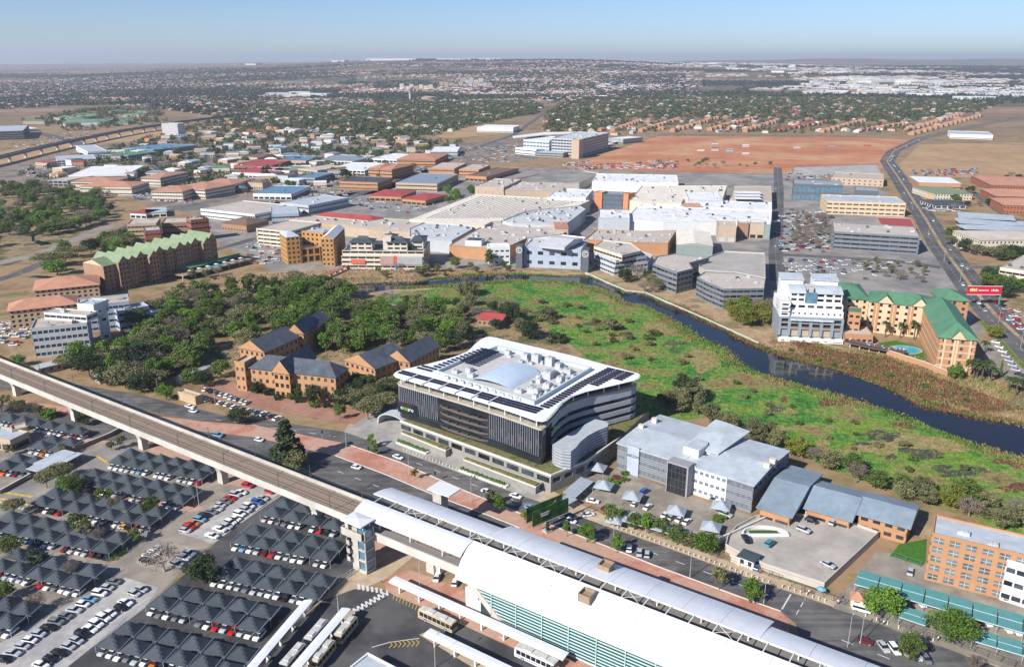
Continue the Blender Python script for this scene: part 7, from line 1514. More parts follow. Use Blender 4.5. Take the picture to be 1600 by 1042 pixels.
for x, y, kd, cl, h, l, wd in [(450,727,'conifer','dark',18,'tall dark pine standing between the carriageways',1.55),(463,738,'round','olive',8,'grey-olive tree beside the tall pine',1.2),(374,662,'round','dark',7.5,'round dark tree on the brick median',1.15),(318,912,'round','dark',8.5,'big dark round tree between the carport rows',1.15),(257,893,'bare','pale',9,'leafless pale tree on the gravel island',1.2),(133,664,'round','dark',6.5,'dark round tree beside a viaduct pier',1.),
    (586,712,'small','mid',5,'young street tree at the headquarters entrance',1),(582,700,'small','bright',6,'bright young tree on the median corner',1.1),(648,749,'small','yellow',5,'thin yellowish street tree on the median',.8),(767,790,'small','olive',6,'thin grey street tree on the median',1),(781,801,'small','bright',7,'bright green street tree before the billboard',1.3),(819,817,'small','yellow',5,'sparse young street tree before the billboard',.8),(886,838,'small','bright',5.5,'bright young street tree behind the billboard post',.9),(917,847,'round','bright',6.5,'leafy street tree on the median near the billboard',.9),(964,863,'small','bright',6.5,'pointed green street tree near three parked cars',1.1),(1124,921,'small','olive',8,'bare grey street tree before the parking deck',.9),(1172,942,'small','bright',7.5,'bright green street tree near the stop line',1.3),(1420,1032,'round','mid',8,'green street tree beside parked silver cars',.8),(1520,1050,'bare','brown',5,'leafless street tree at the frame corner',.8),
    (958,817,'round','mid',7,'leafy tree at the office gate',1),(991,828,'round','mid',6,'leafy tree on the sandy pavement by white sign',.9),(1014,833,'small','bright',7,'leafy tree behind the bollards',1.4),(1034,838,'small','mid',6.5,'tree behind the bollards beside shade cloth',1.2),(1058,851,'round','mid',6.5,'spreading tree behind the bollards',1),(1080,857,'round','olive',5.5,'sparse tree behind the bollards',1),(1102,864,'round','bright',7.5,'bright spreading tree at the end of the bollards',1.05),
    (1376,966,'round','bright',9.5,'large leafy tree before the teal carport',1.05),(1484,1004,'flat','bright',8.8,'round clipped broad tree over the teal carport',1.05),(1553,529,'round','yellow',7.5,'round yellow-green tree at the hotel corner',1.2),(1491,593,'round','bright',8,'bright bushy tree at the hotel wall',.85),(1562,590,'conifer','mid',9,'small dark cypress in the hotel car park',.5),
    (120,775,'round','mid',8,'leafy tree beside the yellow painted lane',.9),(104,770,'round','bright',7,'bright green tree at the exit lane',.9),(95,752,'flat','olive',7,'olive tree beside the pale metal carports',1),(74,762,'flat','olive',7,'sparse olive tree at the exit barrier',.9),(190,700,'small','olive',6,'sparse olive tree at the lane bend',1.1),(175,704,'small','olive',4.5,'small olive tree at the lane kerb',1.2),(24,806,'flat','olive',6.5,'olive tree at the end of a shade row',.8),(20,870,'flat','mid',7,'leafy tree at the left lot edge',.8),(57,888,'small','dark',6,'dark tree growing through the shade nets',1.3),(10,935,'round','mid',6,'leafy tree beside the lower left carport',.9),(125,835,'small','mid',7,'tree growing between shade nets',1.4),(136,840,'small','olive',6,'olive tree growing between shade nets',1.3),(163,790,'small','mid',6.5,'tree above the brick lane carports',1.3),(237,805,'round','mid',7,'leafy tree at the end of the yellow car row',.8),(213,848,'small','mid',5.5,'small tree at the end of a shade row',1.2),(113,903,'bare','brown',6,'leafless tree beside a shade row',.8),(60,955,'bare','brown',6,'brown leafless tree at the lower carport',.8),(158,850,'bare','brown',6,'leafless tree in the middle shade row',.7),(180,800,'bare','brown',6,'leafless tree over the red brick lane carports',.8),(3,645,'flat','olive',8,'olive tree at the slip road corner',1),(30,645,'flat','olive',6,'low olive tree beside the slip road',.9),(60,652,'small','olive',6,'small olive tree below the slip road',1.1),(78,652,'bush','bright',4,'bright shrub below the slip road',1.2),(100,712,'small','olive',5,'small olive tree by the brown wall',1),(15,712,'small','olive',5,'small olive tree by the gatehouse',1),
    (218,580,'flat','dark',15,'huge spreading dark tree behind the viaduct',1.25),(236,575,'round','olive',13,'big olive tree in the park drive',1.1),(112,578,'flat','olive',9,'olive tree beside the flat pale roof shelter',1.1),(140,588,'flat','dark',11,'dark spreading tree behind the viaduct parapet',1.1),(168,602,'round','dark',9,'dark round tree beside the pale canopy roof',1.2),(196,606,'flat','olive',11,'broad olive tree above the avenue bend',1.2),(222,612,'round','dark',10,'dark tree at the avenue bend',1.2),(244,606,'flat','olive',9,'olive tree beside the park gate',1.1),(300,600,'round','mid',8,'green tree beside the long low tin roof',1.1),(320,604,'round','dark',8,'dark tree at the start of the brick drive',1),(345,590,'round','mid',9,'green tree beside the brick entrance tower',1),(30,572,'round','bright',6,'bright shrub tree beside the viaduct at the white office',1.2),(260,625,'round','bright',8,'bright green tree at the park gate',.95),(490,632,'round','dark',9,'dark tree before the long brick office',.95),(535,634,'round','dark',8.5,'dark tree at the corner of the long brick office',.95),(465,620,'tall','mid',6,'slim tree at the brick office bay',.8),(400,616,'round','dark',6.5,'dark shrub-like tree at the entrance tower',.8),(578,612,'round','dark',8,'dark tree behind the car park shade',1),(575,655,'flat','olive',9,'olive spreading tree at the headquarters gate',1),(605,640,'flat','olive',8,'olive tree beside the headquarters arch',1),(532,655,'small','bright',6,'bright small tree at the brick drive',1.2),(395,555,'round','bright',8,'bright tree behind the brick tower',1),(570,540,'round','bright',9,'bright crowned tree between slate roofs',1.1),(545,545,'flat','olive',10,'broad olive tree between slate roofs',1.3),
    (1072,622,'round','dark',11,'big dark round tree in the headquarters shadow',1.05),(855,500,'willow','olive',8,'drooping willow in the upper marsh',1),(730,462,'willow','olive',10,'round willow at the stream bend',1.1),(826,530,'round','dark',10,'dark brown tree at the marsh edge',1.1),(870,535,'bush','dark',5,'dark bush behind the headquarters',1.4),(955,515,'bush','olive',7,'brown reed bush in the marsh',1),(610,480,'bare','pale',11,'pale leafless tree on the sandy bank',1.1),(800,505,'round','dark',12,'tall dark tree beside the ruined house',.9),(790,500,'round','dark',11,'dark tree over the ruined house',.9),(720,497,'tall','olive',10,'tall grey poplar in the marsh edge',.8),(655,497,'tall','olive',9,'tall grey poplar by the sandy bank',.8),(530,462,'round','bright',11,'bright round tree at the park top',1.2),(496,462,'round','bright',11,'bright tree beside the river bank',1.2),(445,470,'round','bright',9,'bright tree near the dry river bed',1.1),(765,417,'tall','mid',13,'tall tree before the mall front hall',.9),(712,420,'round','yellow',9,'yellowish tree beside the pagoda offices',1),(918,420,'round','mid',8,'green tree beside the C tower',.7),(1136,700,'round','mid',5,'tree behind the grey office roof',1)]:
    tree(kd, cl, G(x, y), h, l, wd)
for k, (x, y, h) in enumerate([(1383,527,11),(1406,528,11),(1428,530,12),(1430,510,10),(1486,578,14),(1511,585,10),(1520,592,10),(1526,590,11),(1533,596,11),(1540,588,10),(1548,596,9),(1575,612,9),(1586,618,10),(1596,612,10),(1538,552,8),(1125,455,13)]):
    tree('palm', 'palm', G(x, y), h, ['slender palm in the hotel garden','tall palm before the brick hotel wing','thick fan palm on the burnt bank','tall thin palm on the lake path'][0 if k < 4 else 1 if k == 4 else 3 if k == 15 else 2], 1.05 if k < 5 else 1.3, ['hotel garden palms','','fan palms on the bank'][0 if k < 4 else 2] if k not in (4,15) else None)
tree('palm','palm', G(1151,473), 11, 'second palm on the lake path beside banded office', 1.1)
for x, y in ((975,752),(953,753),(962,756),(1128,812),(1118,811),(976,742),(1122,816)): tree('bush','bright' if x != 1118 else 'yellow', G(x,y), 1.8, 'clipped round shrub in the office car park', 1, 'clipped round shrubs in the office car park')
wood([(830,470),(930,475),(1000,510),(1080,560),(1100,600),(1020,590),(930,540),(860,510)], 26, 8, [('bush','olive'),('bush','mid'),('bush','brown')] if False else [('bush','olive'),('bush','mid'),('bush','olive')], (4,8), 'in the open marsh', '')
wood([(1150,600),(1300,650),(1450,700),(1560,750),(1480,760),(1300,700),(1180,660)], 22, 9, [('bush','olive'),('bush','mid')], (3,5.5), 'in the marsh below the lake', '')
wood([(1225,545),(1320,565),(1440,600),(1540,635),(1440,615),(1300,575)], 16, 8, [('bush','olive'),('bush','mid'),('bush','bright')], (3,5), 'on the far lake bank', '')
# street-side hedges on car park edges
for a, b in [((238,808),(262,798)),((173,876),(196,862)),((104,925),(122,912)),((12,985),(32,972)),((1530,500),(1600,575))]:
    p, q = G(*a), G(*b); r = thing('hedge', {238:'low green hedge at the yellow car row end',173:'low green hedge at the middle shade row end',104:'low green hedge at the lower shade row end',12:'low green hedge beside the bottom left carport',1530:'long hedge between hotel car park and highway'}[a[0]], 'hedge', (p.x,p.y,0)); L = (q-p).length
    c = np.array([[(q.x-p.x)*t, (q.y-p.y)*t, 0] for t in nr.random(int(L*40))])+nr.normal(size=(int(L*40),3))*np.array([.6,.6,.35])+np.array([0,0,.6]); v, f = leafcloud(c, .2); link('leaves', npmesh('leaves', v, f, [LEAF['bright']]), r)
# marsh reeds and grass tufts (nobody could count them)
def tufts(name, px, n, hgt, m, label, wd=.25):
    poly = [(G(x,y).x, G(x,y).y) for x, y in px]; xs = [p[0] for p in poly]; ys_ = [p[1] for p in poly]
    q = np.stack([nr.uniform(min(xs),max(xs),n*3), nr.uniform(min(ys_),max(ys_),n*3)],1); keep = np.array([inside(p, poly) and free(Vector((p[0],p[1],0))) for p in q]); q = q[keep][:n]; k = len(q)
    a = nr.uniform(0,6.28,k); d = np.stack([np.cos(a),np.sin(a),np.zeros(k)],1)*(wd*(.6+nr.random((k,1)))); b = np.concatenate([q,np.zeros((k,1))],1); t = b+np.concatenate([nr.normal(size=(k,2))*hgt*.3, hgt*(.5+nr.random((k,1)))],1)
    v = np.stack([b-d,b+d,t],1).reshape(-1,3); o = link(name, npmesh(name, v, np.arange(3*k).reshape(-1,3), [m])); tag(o, label, None, None, 'stuff')
MARSH = [(640,456),(800,441),(875,442),(950,461),(1007,481),(1082,529),(1145,571),(1282,616),(1450,671),(1600,722),(1680,752),(1680,860),(1440,780),(1300,735),(1120,650),(1040,660),(985,650),(960,600),(900,545),(840,505),(760,480)]
tufts('reeds', MARSH, 40000, .42, mat('reed_green',(.05,.16,.026),.9,.35,.4,col2=[(.075,.21,.035),(.15,.24,.045),(.21,.21,.07),(.23,.15,.075)],s2=.05,fac2=(.36,.64),trans=.2), 'green marsh grass', .35)
tufts('dry_reeds', MARSH, 3000, .6, mat('reed_straw',(.24,.19,.07),.9,.4,.08), 'dry reeds among the marsh grass', .3)
tufts('dry_grass', [(1210,500),(1300,545),(1450,560),(1600,600),(1680,640),(1680,690),(1525,650),(1355,590),(1200,548)], 9000, .8, mat('bank_reed',(.26,.17,.08),.9,.5,.07), 'dry scrub on the far lake bank', .35)
tufts('dry_grass', [(380,430),(560,420),(700,421),(860,420),(800,430),(650,442),(500,455),(330,462)], 6000, .7, MATS['bank_reed'], 'dry grass on the mall bank', .35)
tufts('park_grass', [(215,505),(330,462),(540,465),(700,492),(850,510),(900,560),(700,560),(560,560),(430,560),(250,590)], 8000, .6, mat('park_tuft',(.16,.13,.055),.9,.5,.07), 'dry undergrowth in the park', .4)

def fringe(name, line, n, hgt, spread, m, label):
    P_ = [np.array(G(*q)[:2]) for q in line]; seg = np.array([np.linalg.norm(b-a) for a, b in zip(P_,P_[1:])]); c = np.cumsum(seg)/seg.sum(); t = nr.random(n); i = np.searchsorted(c, t); a = np.array(P_)[i]; b = np.array(P_)[i+1]
    f = nr.random((n,1)); q = a+(b-a)*f; along = (a+(b-a)*f)[:,0]; q += nr.normal(size=(n,2))*spread*(.4+.8*(np.sin(along*.35)+np.sin(along*.13+1)+2)[:,None]/4)
    an = nr.uniform(0,6.28,n); d = np.stack([np.cos(an),np.sin(an),np.zeros(n)],1)*.38; bb_ = np.concatenate([q,np.full((n,1),.05)],1); tt = bb_+np.concatenate([nr.normal(size=(n,2))*.3, hgt*(.4+nr.random((n,1)))],1)
    o = link(name, npmesh(name, np.stack([bb_-d,bb_+d,tt],1).reshape(-1,3), np.arange(3*n).reshape(-1,3), [m])); tag(o, label, None, None, 'stuff')
fringe('shore_reeds', WL[3:], 15000, .9, 2.2, MATS['reed_green'], 'ragged green reeds along the near shore'); fringe('shore_reeds', WU[3:], 9000, .8, 1.5, MATS['reed_green'], 'ragged green reeds along the far shore'); fringe('shore_reeds', WL[3:], 6000, .8, 2.8, MATS['reed_straw'], 'dry reeds along the near shore'); fringe('shore_reeds', WU[12:], 7000, .7, 2.6, mat('rust_reed',(.15,.06,.035),.9,.4,.1), 'rust-brown reeds along the far shore')
tufts('rust_scrub', [(1210,520),(1300,548),(1400,565),(1520,610),(1600,640),(1540,645),(1440,622),(1300,575)], 9000, .8, MATS['rust_reed'], 'rust-brown scrub below the hotel', .4); tufts('green_scrub', [(1210,510),(1300,545),(1440,560),(1600,610),(1600,650),(1440,630),(1300,575)], 4000, .8, MATS['reed_green'], 'green weeds on the far bank', .4)
# ================================================================ COMMERCIAL DISTRICT (upper left)
for A, B, D, h, wl, rf, hp, l in [
 ((89,251),(150,248),(163,241),7,'white','lgrey',None,'wide pale-roofed shed below the far viaduct'),((155,242),(200,244),(207,236),7,'green','green',None,'dark green roofed shop near the far viaduct'),((190,232),(240,235),(284,226),7,'grey','blue',None,'long blue-roofed store near the far viaduct'),((118,228),(137,238),(148,227),9,'white','lgrey',None,'small white corner building under the far viaduct'),
 ((252,194),(277,194.2),(277.5,192.6),24,'white','lgrey',None,'white office tower beside the far viaduct'),((106,275),(198,273),(186,260),8,'white','white',None,'big white warehouse beside the terracotta offices'),((75,282),(105,283),(108,274),7,'grey','tan',None,'grey workshop at the wood edge'),
 ((124,291),(205,292),(201,284),10,'cream','terracotta',3.5,'terracotta-roofed offices nearest the wood'),((110,284),(176,284),(178,277),9,'cream','terracotta',3.,'terracotta-roofed offices behind the nearest ones'),((220,277),(250,278),(268,268),11,'cream','terracotta',3.,'terracotta-roofed office with tall cream columns'),((236,298),(285,299),(292,290),11,'cream','terracotta',3.,'terracotta-roofed office above the dealership'),((271,292),(320,296),(332,285),11,'cream','terracotta',3.,'terracotta-roofed office left of the dealership trees'),((312,288),(362,289),(366,279),10,'cream','terracotta',3.,'terracotta-roofed office beside the avenue'),
 ((365,259),(424,260),(426,250),6,'brick','red',None,'long red-roofed shop row'),((362,270),(420,272),(423,262),6,'white','red',None,'red-roofed shop with yellow signs'),((432,251),(478,252),(480,244),6,'tan','blue',None,'bright blue fronted shop'),((461,278),(492,279),(497,270),8,'grey','blue',None,'small blue hipped roof showroom'),((492,251),(550,253),(553,243),7,'white','bluegrey',None,'plain blue-grey roofed store'),((573,249),(620,251),(623,241),7,'white','white',None,'white flat store beside brick gables'),((507,265),(570,267),(577,255),7,'white','white',None,'wide white car showroom'),
 ((575,263),(592,264),(600,255),13,'orange','terracotta',4,'left gabled terracotta brick block'),((593,264),(612,265),(620,256),13,'orange','terracotta',4,'right gabled terracotta brick block'),((530,284),(590,286),(595,277),9,'orange','dark',None,'long brick and white office by the long road'),((620,249),(680,250),(685,240),9,'orange','terracotta',4,'row of brick gables beside the long road'),((672,237),(715,237),(719,230),8,'lgrey','white',None,'long white-roofed hall beside brick gables'),
 ((618,286),(683,288),(692,272),9,'tan','bluegrey',None,'blue-grey roofed brick store beside green trees'),((670,263),(710,264),(715,255),9,'orange','tan',None,'brick shop with white bands'),((717,265),(748,266),(752,258),9,'orange','tan',None,'brick shop beside the car park entrance'),((727,275),(760,277),(790,262),6,'orange','brown',None,'low brick shop with yellow signs'),((577,305),(627,307),(633,297),6,'orange','red',2,'red-roofed brick shop near the open car park'),((628,310),(665,313),(674,302),6,'orange','red',2,'red-roofed brick shop with grey porch'),
 ((313,327),(398,336),(420,318),8,'white','tan',None,'white car dealership with arcade front'),((395,303),(455,304),(461,291),6,'white','blue',None,'bright blue shade roofs of the dealership'),((438,317),(482,322),(492,304),9,'lgrey','lgrey',None,'tall pale grey dealership hall'),((424,336),(467,334),(472,322),9,'bgrey','lgrey',None,'blue-grey showroom with dark windows'),((485,317),(515,314),(511,306),8,'tan','cream',None,'small tan workshop beside the dealership'),((370,245),(402,247),(404,239),6,'tan','brown',None,'brown hipped shop by the avenue'),((465,264),(496,267),(500,257),9,'tan','tan',None,'tan windowed office block with set-back top'),((418,266),(452,268),(455,259),6,'white','palegreen',None,'pale green roofed white shop')]:
    bld('shop' if h < 9 else 'office_building', l, A, B, D, h, max(1,int(h/3.5)), 'ribbon' if h > 7 else 'shop', wl, rf, hip=HIP(hp) if hp else None, over=.6, units=0 if hp else 1, par=.5)
# scattered smaller shops
RC = [('white','white',7),('lgrey','pale grey',5),('red','red',3),('blue','blue',2),('terracotta','terracotta',5),('tan','tan',4),('green','green',2),('bluegrey','blue-grey',3),('brown','brown',3)]
RCW = [r for r in RC for _ in range(r[2])]
def small_building(name, cat, label, group, p, rz, w_, d_, h, wl, rf, hipr=0):
    r = thing(name, label, cat, (p.x,p.y,TZ(p.x,p.y)), rz, group); m = MB(); m.box(-w_/2,w_/2,-d_/2,d_/2,0,h); m.obj('wall', WM[wl], r); m = MB()
    if hipr:
        k = min(d_/2, w_*.4); m.add([(-w_/2-.5,-d_/2-.5,h),(w_/2+.5,-d_/2-.5,h),(w_/2+.5,d_/2+.5,h),(-w_/2-.5,d_/2+.5,h),(-w_/2+k,0,h+hipr),(w_/2-k,0,h+hipr)], [(0,1,5,4),(2,3,4,5),(1,2,5),(3,0,4)])
    else: m.box(-w_/2-.2,w_/2+.2,-d_/2-.2,d_/2+.2,h,h+.35)
    m.obj('roof', RM[rf], r)
    return r
def scatter(px, n, mind, fn, tries=40):
    poly = [(G(x,y).x, G(x,y).y) for x, y in px]; xs = [p[0] for p in poly]; ys_ = [p[1] for p in poly]; got = []; t = 0; cell = {}
    while len(got) < n and t < n*tries:
        t += 1; p = Vector((rnd.uniform(min(xs),max(xs)), rnd.uniform(min(ys_),max(ys_)), 0))
        if not inside((p.x,p.y), poly) or not free(p): continue
        k = (int(p.x//mind), int(p.y//mind))
        if any((p-q).length < mind for i in (-1,0,1) for j in (-1,0,1) for q in cell.get((k[0]+i,k[1]+j),[])): continue
        cell.setdefault(k,[]).append(p); got.append(p); fn(p)
    return got
def shopf(zone):
    def f(p):
        rf, nm, _ = rnd.choice(RCW); w_ = rnd.uniform(12,28); d_ = rnd.uniform(10,18); h = rnd.uniform(4.5,8.5); OCC.append([(p.x-w_/2,p.y-d_/2),(p.x+w_/2,p.y-d_/2),(p.x+w_/2,p.y+d_/2),(p.x-w_/2,p.y+d_/2)])
        r = small_building('shop','building',f'{nm} roofed shop {zone}',f'{nm} roofed shops {zone}',p,rnd.choice([-.35,.2,.2,1.2]),w_,d_,h,rnd.choice(['white','cream','tan','lgrey','orange']),rf,rnd.choice([0,0,2.2]))
        m = MB(); n = int(w_/3)
        for k in range(n): x = -w_/2+w_*(k+.5)/n; m.box(x-1,x+1,-d_/2-.05,-d_/2+.05,1,2.6)
        tag(m.obj('windows', glass, r), kind='stuff')
    return f
scatter([(10,280),(100,250),(200,225),(330,205),(430,205),(600,215),(720,222),(700,250),(560,290),(430,300),(330,305),(215,285)], 118, 25, shopf('in the commercial district'))
scatter([(300,185),(430,172),(470,190),(420,205),(320,205)], 16, 40, shopf('behind the white office tower'))
scatter([(40,195),(130,180),(215,170),(240,190),(120,205)], 14, 45, lambda p: small_building('school_building','building','teal roofed school hall among trees','teal roofed school halls',p,rnd.uniform(0,1),rnd.uniform(25,50),14,7,'tan','green',3))
# ================================================================ SUBURBS
SUBS = [[(440,160),(560,158),(640,155),(800,152),(850,165),(838,178),(742,196),(672,214),(600,222),(500,216),(420,205),(330,185)], [(852,178),(880,162),(1000,150),(1200,150),(1400,155),(1560,162),(1530,180),(1440,205),(1300,209),(1030,207),(930,222),(850,205)], [(-60,160),(120,150),(300,140),(440,148),(440,160),(330,182),(180,160),(-60,176)], [(1000,150),(1200,138),(1400,152)]]
HC = [('terracotta','terracotta',6),('red','red',1),('brown','brown',4),('tan','tan',3),('lgrey','grey',2),('white','white',1)]; HCW = [r for r in HC for _ in range(r[2])]
far_houses = []; near_count = [0]
def housef(zone, near):
    def f(p):
        rf, nm, _ = rnd.choice(HCW); w_, d_, h = rnd.uniform(12,20), rnd.uniform(9,13), rnd.uniform(3.2,6); rz = rnd.uniform(0,3.14)
        if p.y < near and near_count[0] < 285:
            near_count[0] += 1; small_building('house','house',f'{nm} roofed house {zone}',f'{nm} roofed houses {zone}',p,rz,w_,d_,h,rnd.choice(['cream','white','tan','orange']),rf,rnd.uniform(2,3.2))
        else: far_houses.append((p,rz,w_,d_,h,rf))
    return f
scatter(SUBS[0], 400, 26, housef('in the wooded suburb beside the long road', 2120)); scatter(SUBS[1], 480, 28, housef('in the wooded suburb beyond the red field', 2050)); scatter(SUBS[2], 700, 30, housef('on the far left hillside suburb', 0))
scatter([(880,135),(1000,122),(1080,128),(1000,148),(880,150)], 330, 26, housef('x',0)); scatter([(640,140),(760,130),(800,140),(700,150)], 120, 30, housef('x',0)); scatter([(0,118),(420,108),(430,140),(0,148)], 420, 60, housef('x',0))
scatter([(840,120),(960,112),(1100,112),(1050,125),(880,132)], 160, 60, housef('x',0))
# terracotta townhouse rows beyond the red field
def rows():
    for i, (a, b, n, l) in enumerate([((958,206),(1000,190),9,'nearest the red field'),((1002,206),(1060,188),11,'in the second slanting row'),((1052,206),(1120,186),12,'in the third slanting row'),((1110,204),(1180,186),12,'in the fourth slanting row'),((1165,206),(1215,190),9,'in the fifth slanting row'),((1215,206),(1290,192),11,'in the maroon-roofed group'),((1285,207),(1350,190),10,'beside the cleared yard'),((1345,206),(1410,196),9,'behind the road junction'),((1418,205),(1500,180),14,'in the long row by the highway'),((1425,211),(1530,183),15,'in the front row by the highway')]):
        A, B = G(*a), G(*b); rf = 'red' if i == 5 else 'terracotta'
        for k in range(n):
            p = A.lerp(B, k/(n-1)); d = B-A
            if k % 2 == 0 and near_count[0] < 298: near_count[0] += 1; small_building('townhouse','house',f'terracotta roofed townhouse {l}',f'townhouses {l}',p,math.atan2(d.y,d.x),rnd.uniform(15,19),rnd.uniform(10,13),5.5,'orange',rf,3)
            else: far_houses.append((p,math.atan2(d.y,d.x),17,12,5.5,rf))
rows()
def join_houses(name, lst, label):
    by = {}
    for h_ in lst: by.setdefault(h_[5], []).append(h_)
    ms = [wallmat('suburb_plaster',(.30,.21,.15))]+[RM[k] for k in by]; V_, F4, mi = [], [], []; T3, mt = [], []
    for i, k in enumerate(by):
        for p, rz, w_, d_, h, _ in by[k]:
            c, s = math.cos(rz), math.sin(rz); o = len(V_); z = TZ(p.x,p.y); q = min(d_/2, w_*.4); g_ = lambda x, y, zz: (p.x+x*c-y*s, p.y+x*s+y*c, z+zz)
            V_ += [g_(x,y,0) for x, y in ((-w_/2,-d_/2),(w_/2,-d_/2),(w_/2,d_/2),(-w_/2,d_/2))]+[g_(x,y,h) for x, y in ((-w_/2-.3,-d_/2-.3),(w_/2+.3,-d_/2-.3),(w_/2+.3,d_/2+.3),(-w_/2-.3,d_/2+.3))]+[g_(-w_/2+q,0,h+2.6),g_(w_/2-q,0,h+2.6)]
            F4 += [(o,o+1,o+5,o+4),(o+1,o+2,o+6,o+5),(o+2,o+3,o+7,o+6),(o+3,o,o+4,o+7),(o+4,o+5,o+9,o+8),(o+6,o+7,o+8,o+9),(o+5,o+6,o+9,o+9),(o+7,o+4,o+8,o+8)]; mi += [0]*4+[i+1]*4
    F4 = [f if len(set(f)) == 4 else f[:3] for f in F4]
    me = bpy.data.meshes.new(name); me.from_pydata(V_, [], F4)
    for m in ms: me.materials.append(m)
    me.polygons.foreach_set('material_index', mi); tag(link(name, me), label, None, None, 'stuff')
join_houses('far_suburb_houses', far_houses, 'far suburb of tiled roofs')
# far trees: leaf clumps spread through each crown
def far_trees(name, px, n, rad, leaf, per, m, label, ymax=6000, free_=True):
    poly = [(G(x,y).x, min(ymax, G(x,y).y)) for x, y in px]; xs = [p[0] for p in poly]; ys_ = [p[1] for p in poly]; got = []
    t = 0
    while len(got) < n and t < n*8:
        t += 1; x, y = rnd.uniform(min(xs),max(xs)), rnd.uniform(min(ys_),max(ys_))
        if inside((x,y), poly) and (math.sin(x*.021+y*.011)+math.sin(x*.008-y*.019)+rnd.uniform(-1.6,1.6) > -1.0 if y < 4200 else math.sin(x*.0013+y*.004)+math.sin(x*.0031-y*.0061+1)+.6*math.sin(y*.013) > .55+rnd.uniform(-.3,.3)) and (y > 2000 or not free_ or free(Vector((x,y,0)))): got.append((x,y,TZ(x,y)))
    c = np.array(got); k = len(c); r = rad*(.55+.75*nr.random(k)); u = nr.normal(size=(k,per,3)); u /= np.linalg.norm(u,axis=2)[:,:,None]; u *= nr.random((k,per,1))**.45; u[:,:,2] = np.abs(u[:,:,2])*1.25+.1
    P_ = (c[:,None,:]+u*r[:,None,None]).reshape(-1,3); v, f = leafcloud(P_, leaf*np.repeat(r,per)[:,None]/rad, .5); tag(link(name, npmesh(name, v, f, [m])), label, None, None, 'stuff')
fl = mat('far_leaf',(.045,.072,.024),.9,.5,.05,col2=[(.08,.115,.03),(.10,.095,.045)],s2=.018,trans=.12); fl2 = mat('far_leaf_dark',(.022,.036,.018),.9,.5,.05,col2=(.04,.05,.022),s2=.01)
far_trees('suburb_trees', SUBS[0], 5600, 7.5, 2.1, 26, fl, 'dense suburb trees beside the long road'); far_trees('suburb_trees', [(852,178),(880,162),(1000,150),(1200,150),(1400,155),(1560,162),(1530,176),(1480,181),(1420,192),(1290,190),(1180,185),(1060,186),(1000,190),(955,202),(930,222),(850,205)], 6200, 7.5, 2.1, 26, fl, 'dense suburb trees beyond the red field')
far_trees('suburb_trees', [(1000,190),(1180,185),(1290,190),(1420,192),(1440,206),(1300,209),(1030,207),(960,206)], 330, 6, 1.8, 24, fl, 'garden trees between the townhouse rows')
far_trees('suburb_trees', SUBS[2], 3600, 9, 3, 16, fl2, 'trees of the far left hillside'); far_trees('suburb_trees', [(1100,150),(1200,128),(1400,140),(1620,132),(1620,160),(1560,164),(1400,155)], 1800, 9, 3, 16, fl2, 'trees around the far industry')
far_trees('district_trees', [(10,280),(100,250),(200,225),(330,190),(470,185),(600,215),(720,222),(700,250),(560,290),(430,300),(330,305),(215,285)], 1500, 5.0, 1.5, 26, fl, 'trees between the commercial blocks')
def plain(n, y0, y1, u0, u1, thr, fx, fy, ph):
    out = []; t = 0
    while len(out) < n and t < n*12:
        t += 1; y = math.exp(rnd.uniform(math.log(y0), math.log(y1))); u = rnd.uniform(u0, u1); x = u*y
        if math.sin(x*fx+ph)+math.sin(y*fy+x*fx*.6+ph*2)+.7*math.sin(x*fx*2.7-y*fy*1.9) > thr+rnd.uniform(-.5,.5): out.append(Vector((x,y,0)))
    return out
def woods(name, pts, rad, leaf, per, m, label):
    c = np.array([(p.x,p.y,TZ(p.x,p.y)) for p in pts]); k = len(c); r = rad*(.5+.8*nr.random(k)); u = nr.normal(size=(k,per,3)); u[:,:,:2] *= 1.2; u[:,:,2] = np.abs(u[:,:,2])*.55+.15
    v, f = leafcloud((c[:,None,:]+u*.6*r[:,None,None]).reshape(-1,3), leaf, .6); tag(link(name, npmesh(name, v, f, [m])), label, None, None, 'stuff')
woods('far_woods', plain(15000,3000,7500,-.66,-.18,-.5,.0021,.0037,0), 10, 5.5, 5, fl2, 'tree cover of the far left plain'); woods('far_woods', plain(9000,3300,8600,-.2,.2,.25,.0017,.0052,1), 11, 6, 5, fl2, 'tree cover of the far central plain'); woods('far_woods', plain(13000,3600,9500,.1,.68,.0,.0013,.0042,2), 12, 6.5, 5, fl2, 'tree cover of the far right plain')
hs = []
for p in plain(4200,2900,6500,-.66,-.16,-.4,.0024,.0041,1.4): hs.append((p,rnd.uniform(0,3),rnd.uniform(12,22),rnd.uniform(9,14),rnd.uniform(3.5,6),rnd.choice(['terracotta','terracotta','brown','brown','tan','lgrey'])))
for p in plain(2600,3200,8000,-.2,.22,.1,.0023,.0047,.4): hs.append((p,rnd.uniform(0,3),rnd.uniform(14,30),rnd.uniform(10,18),rnd.uniform(4,7),rnd.choice(['terracotta','terracotta','brown','tan','lgrey','white'])))
for p in plain(1500,3600,9000,.1,.66,.5,.0019,.0044,2.6): hs.append((p,rnd.uniform(-.2,.2),rnd.uniform(20,60),rnd.uniform(14,30),rnd.uniform(5,10),rnd.choice(['white','white','lgrey','cream','tan'])))
join_houses('far_roofs', hs, 'far spread of roofs up to the horizon')
far_trees('school_trees', [(30,190),(130,172),(250,165),(260,192),(120,208)], 420, 7, 2.1, 24, fl, 'trees around the teal roofed school')
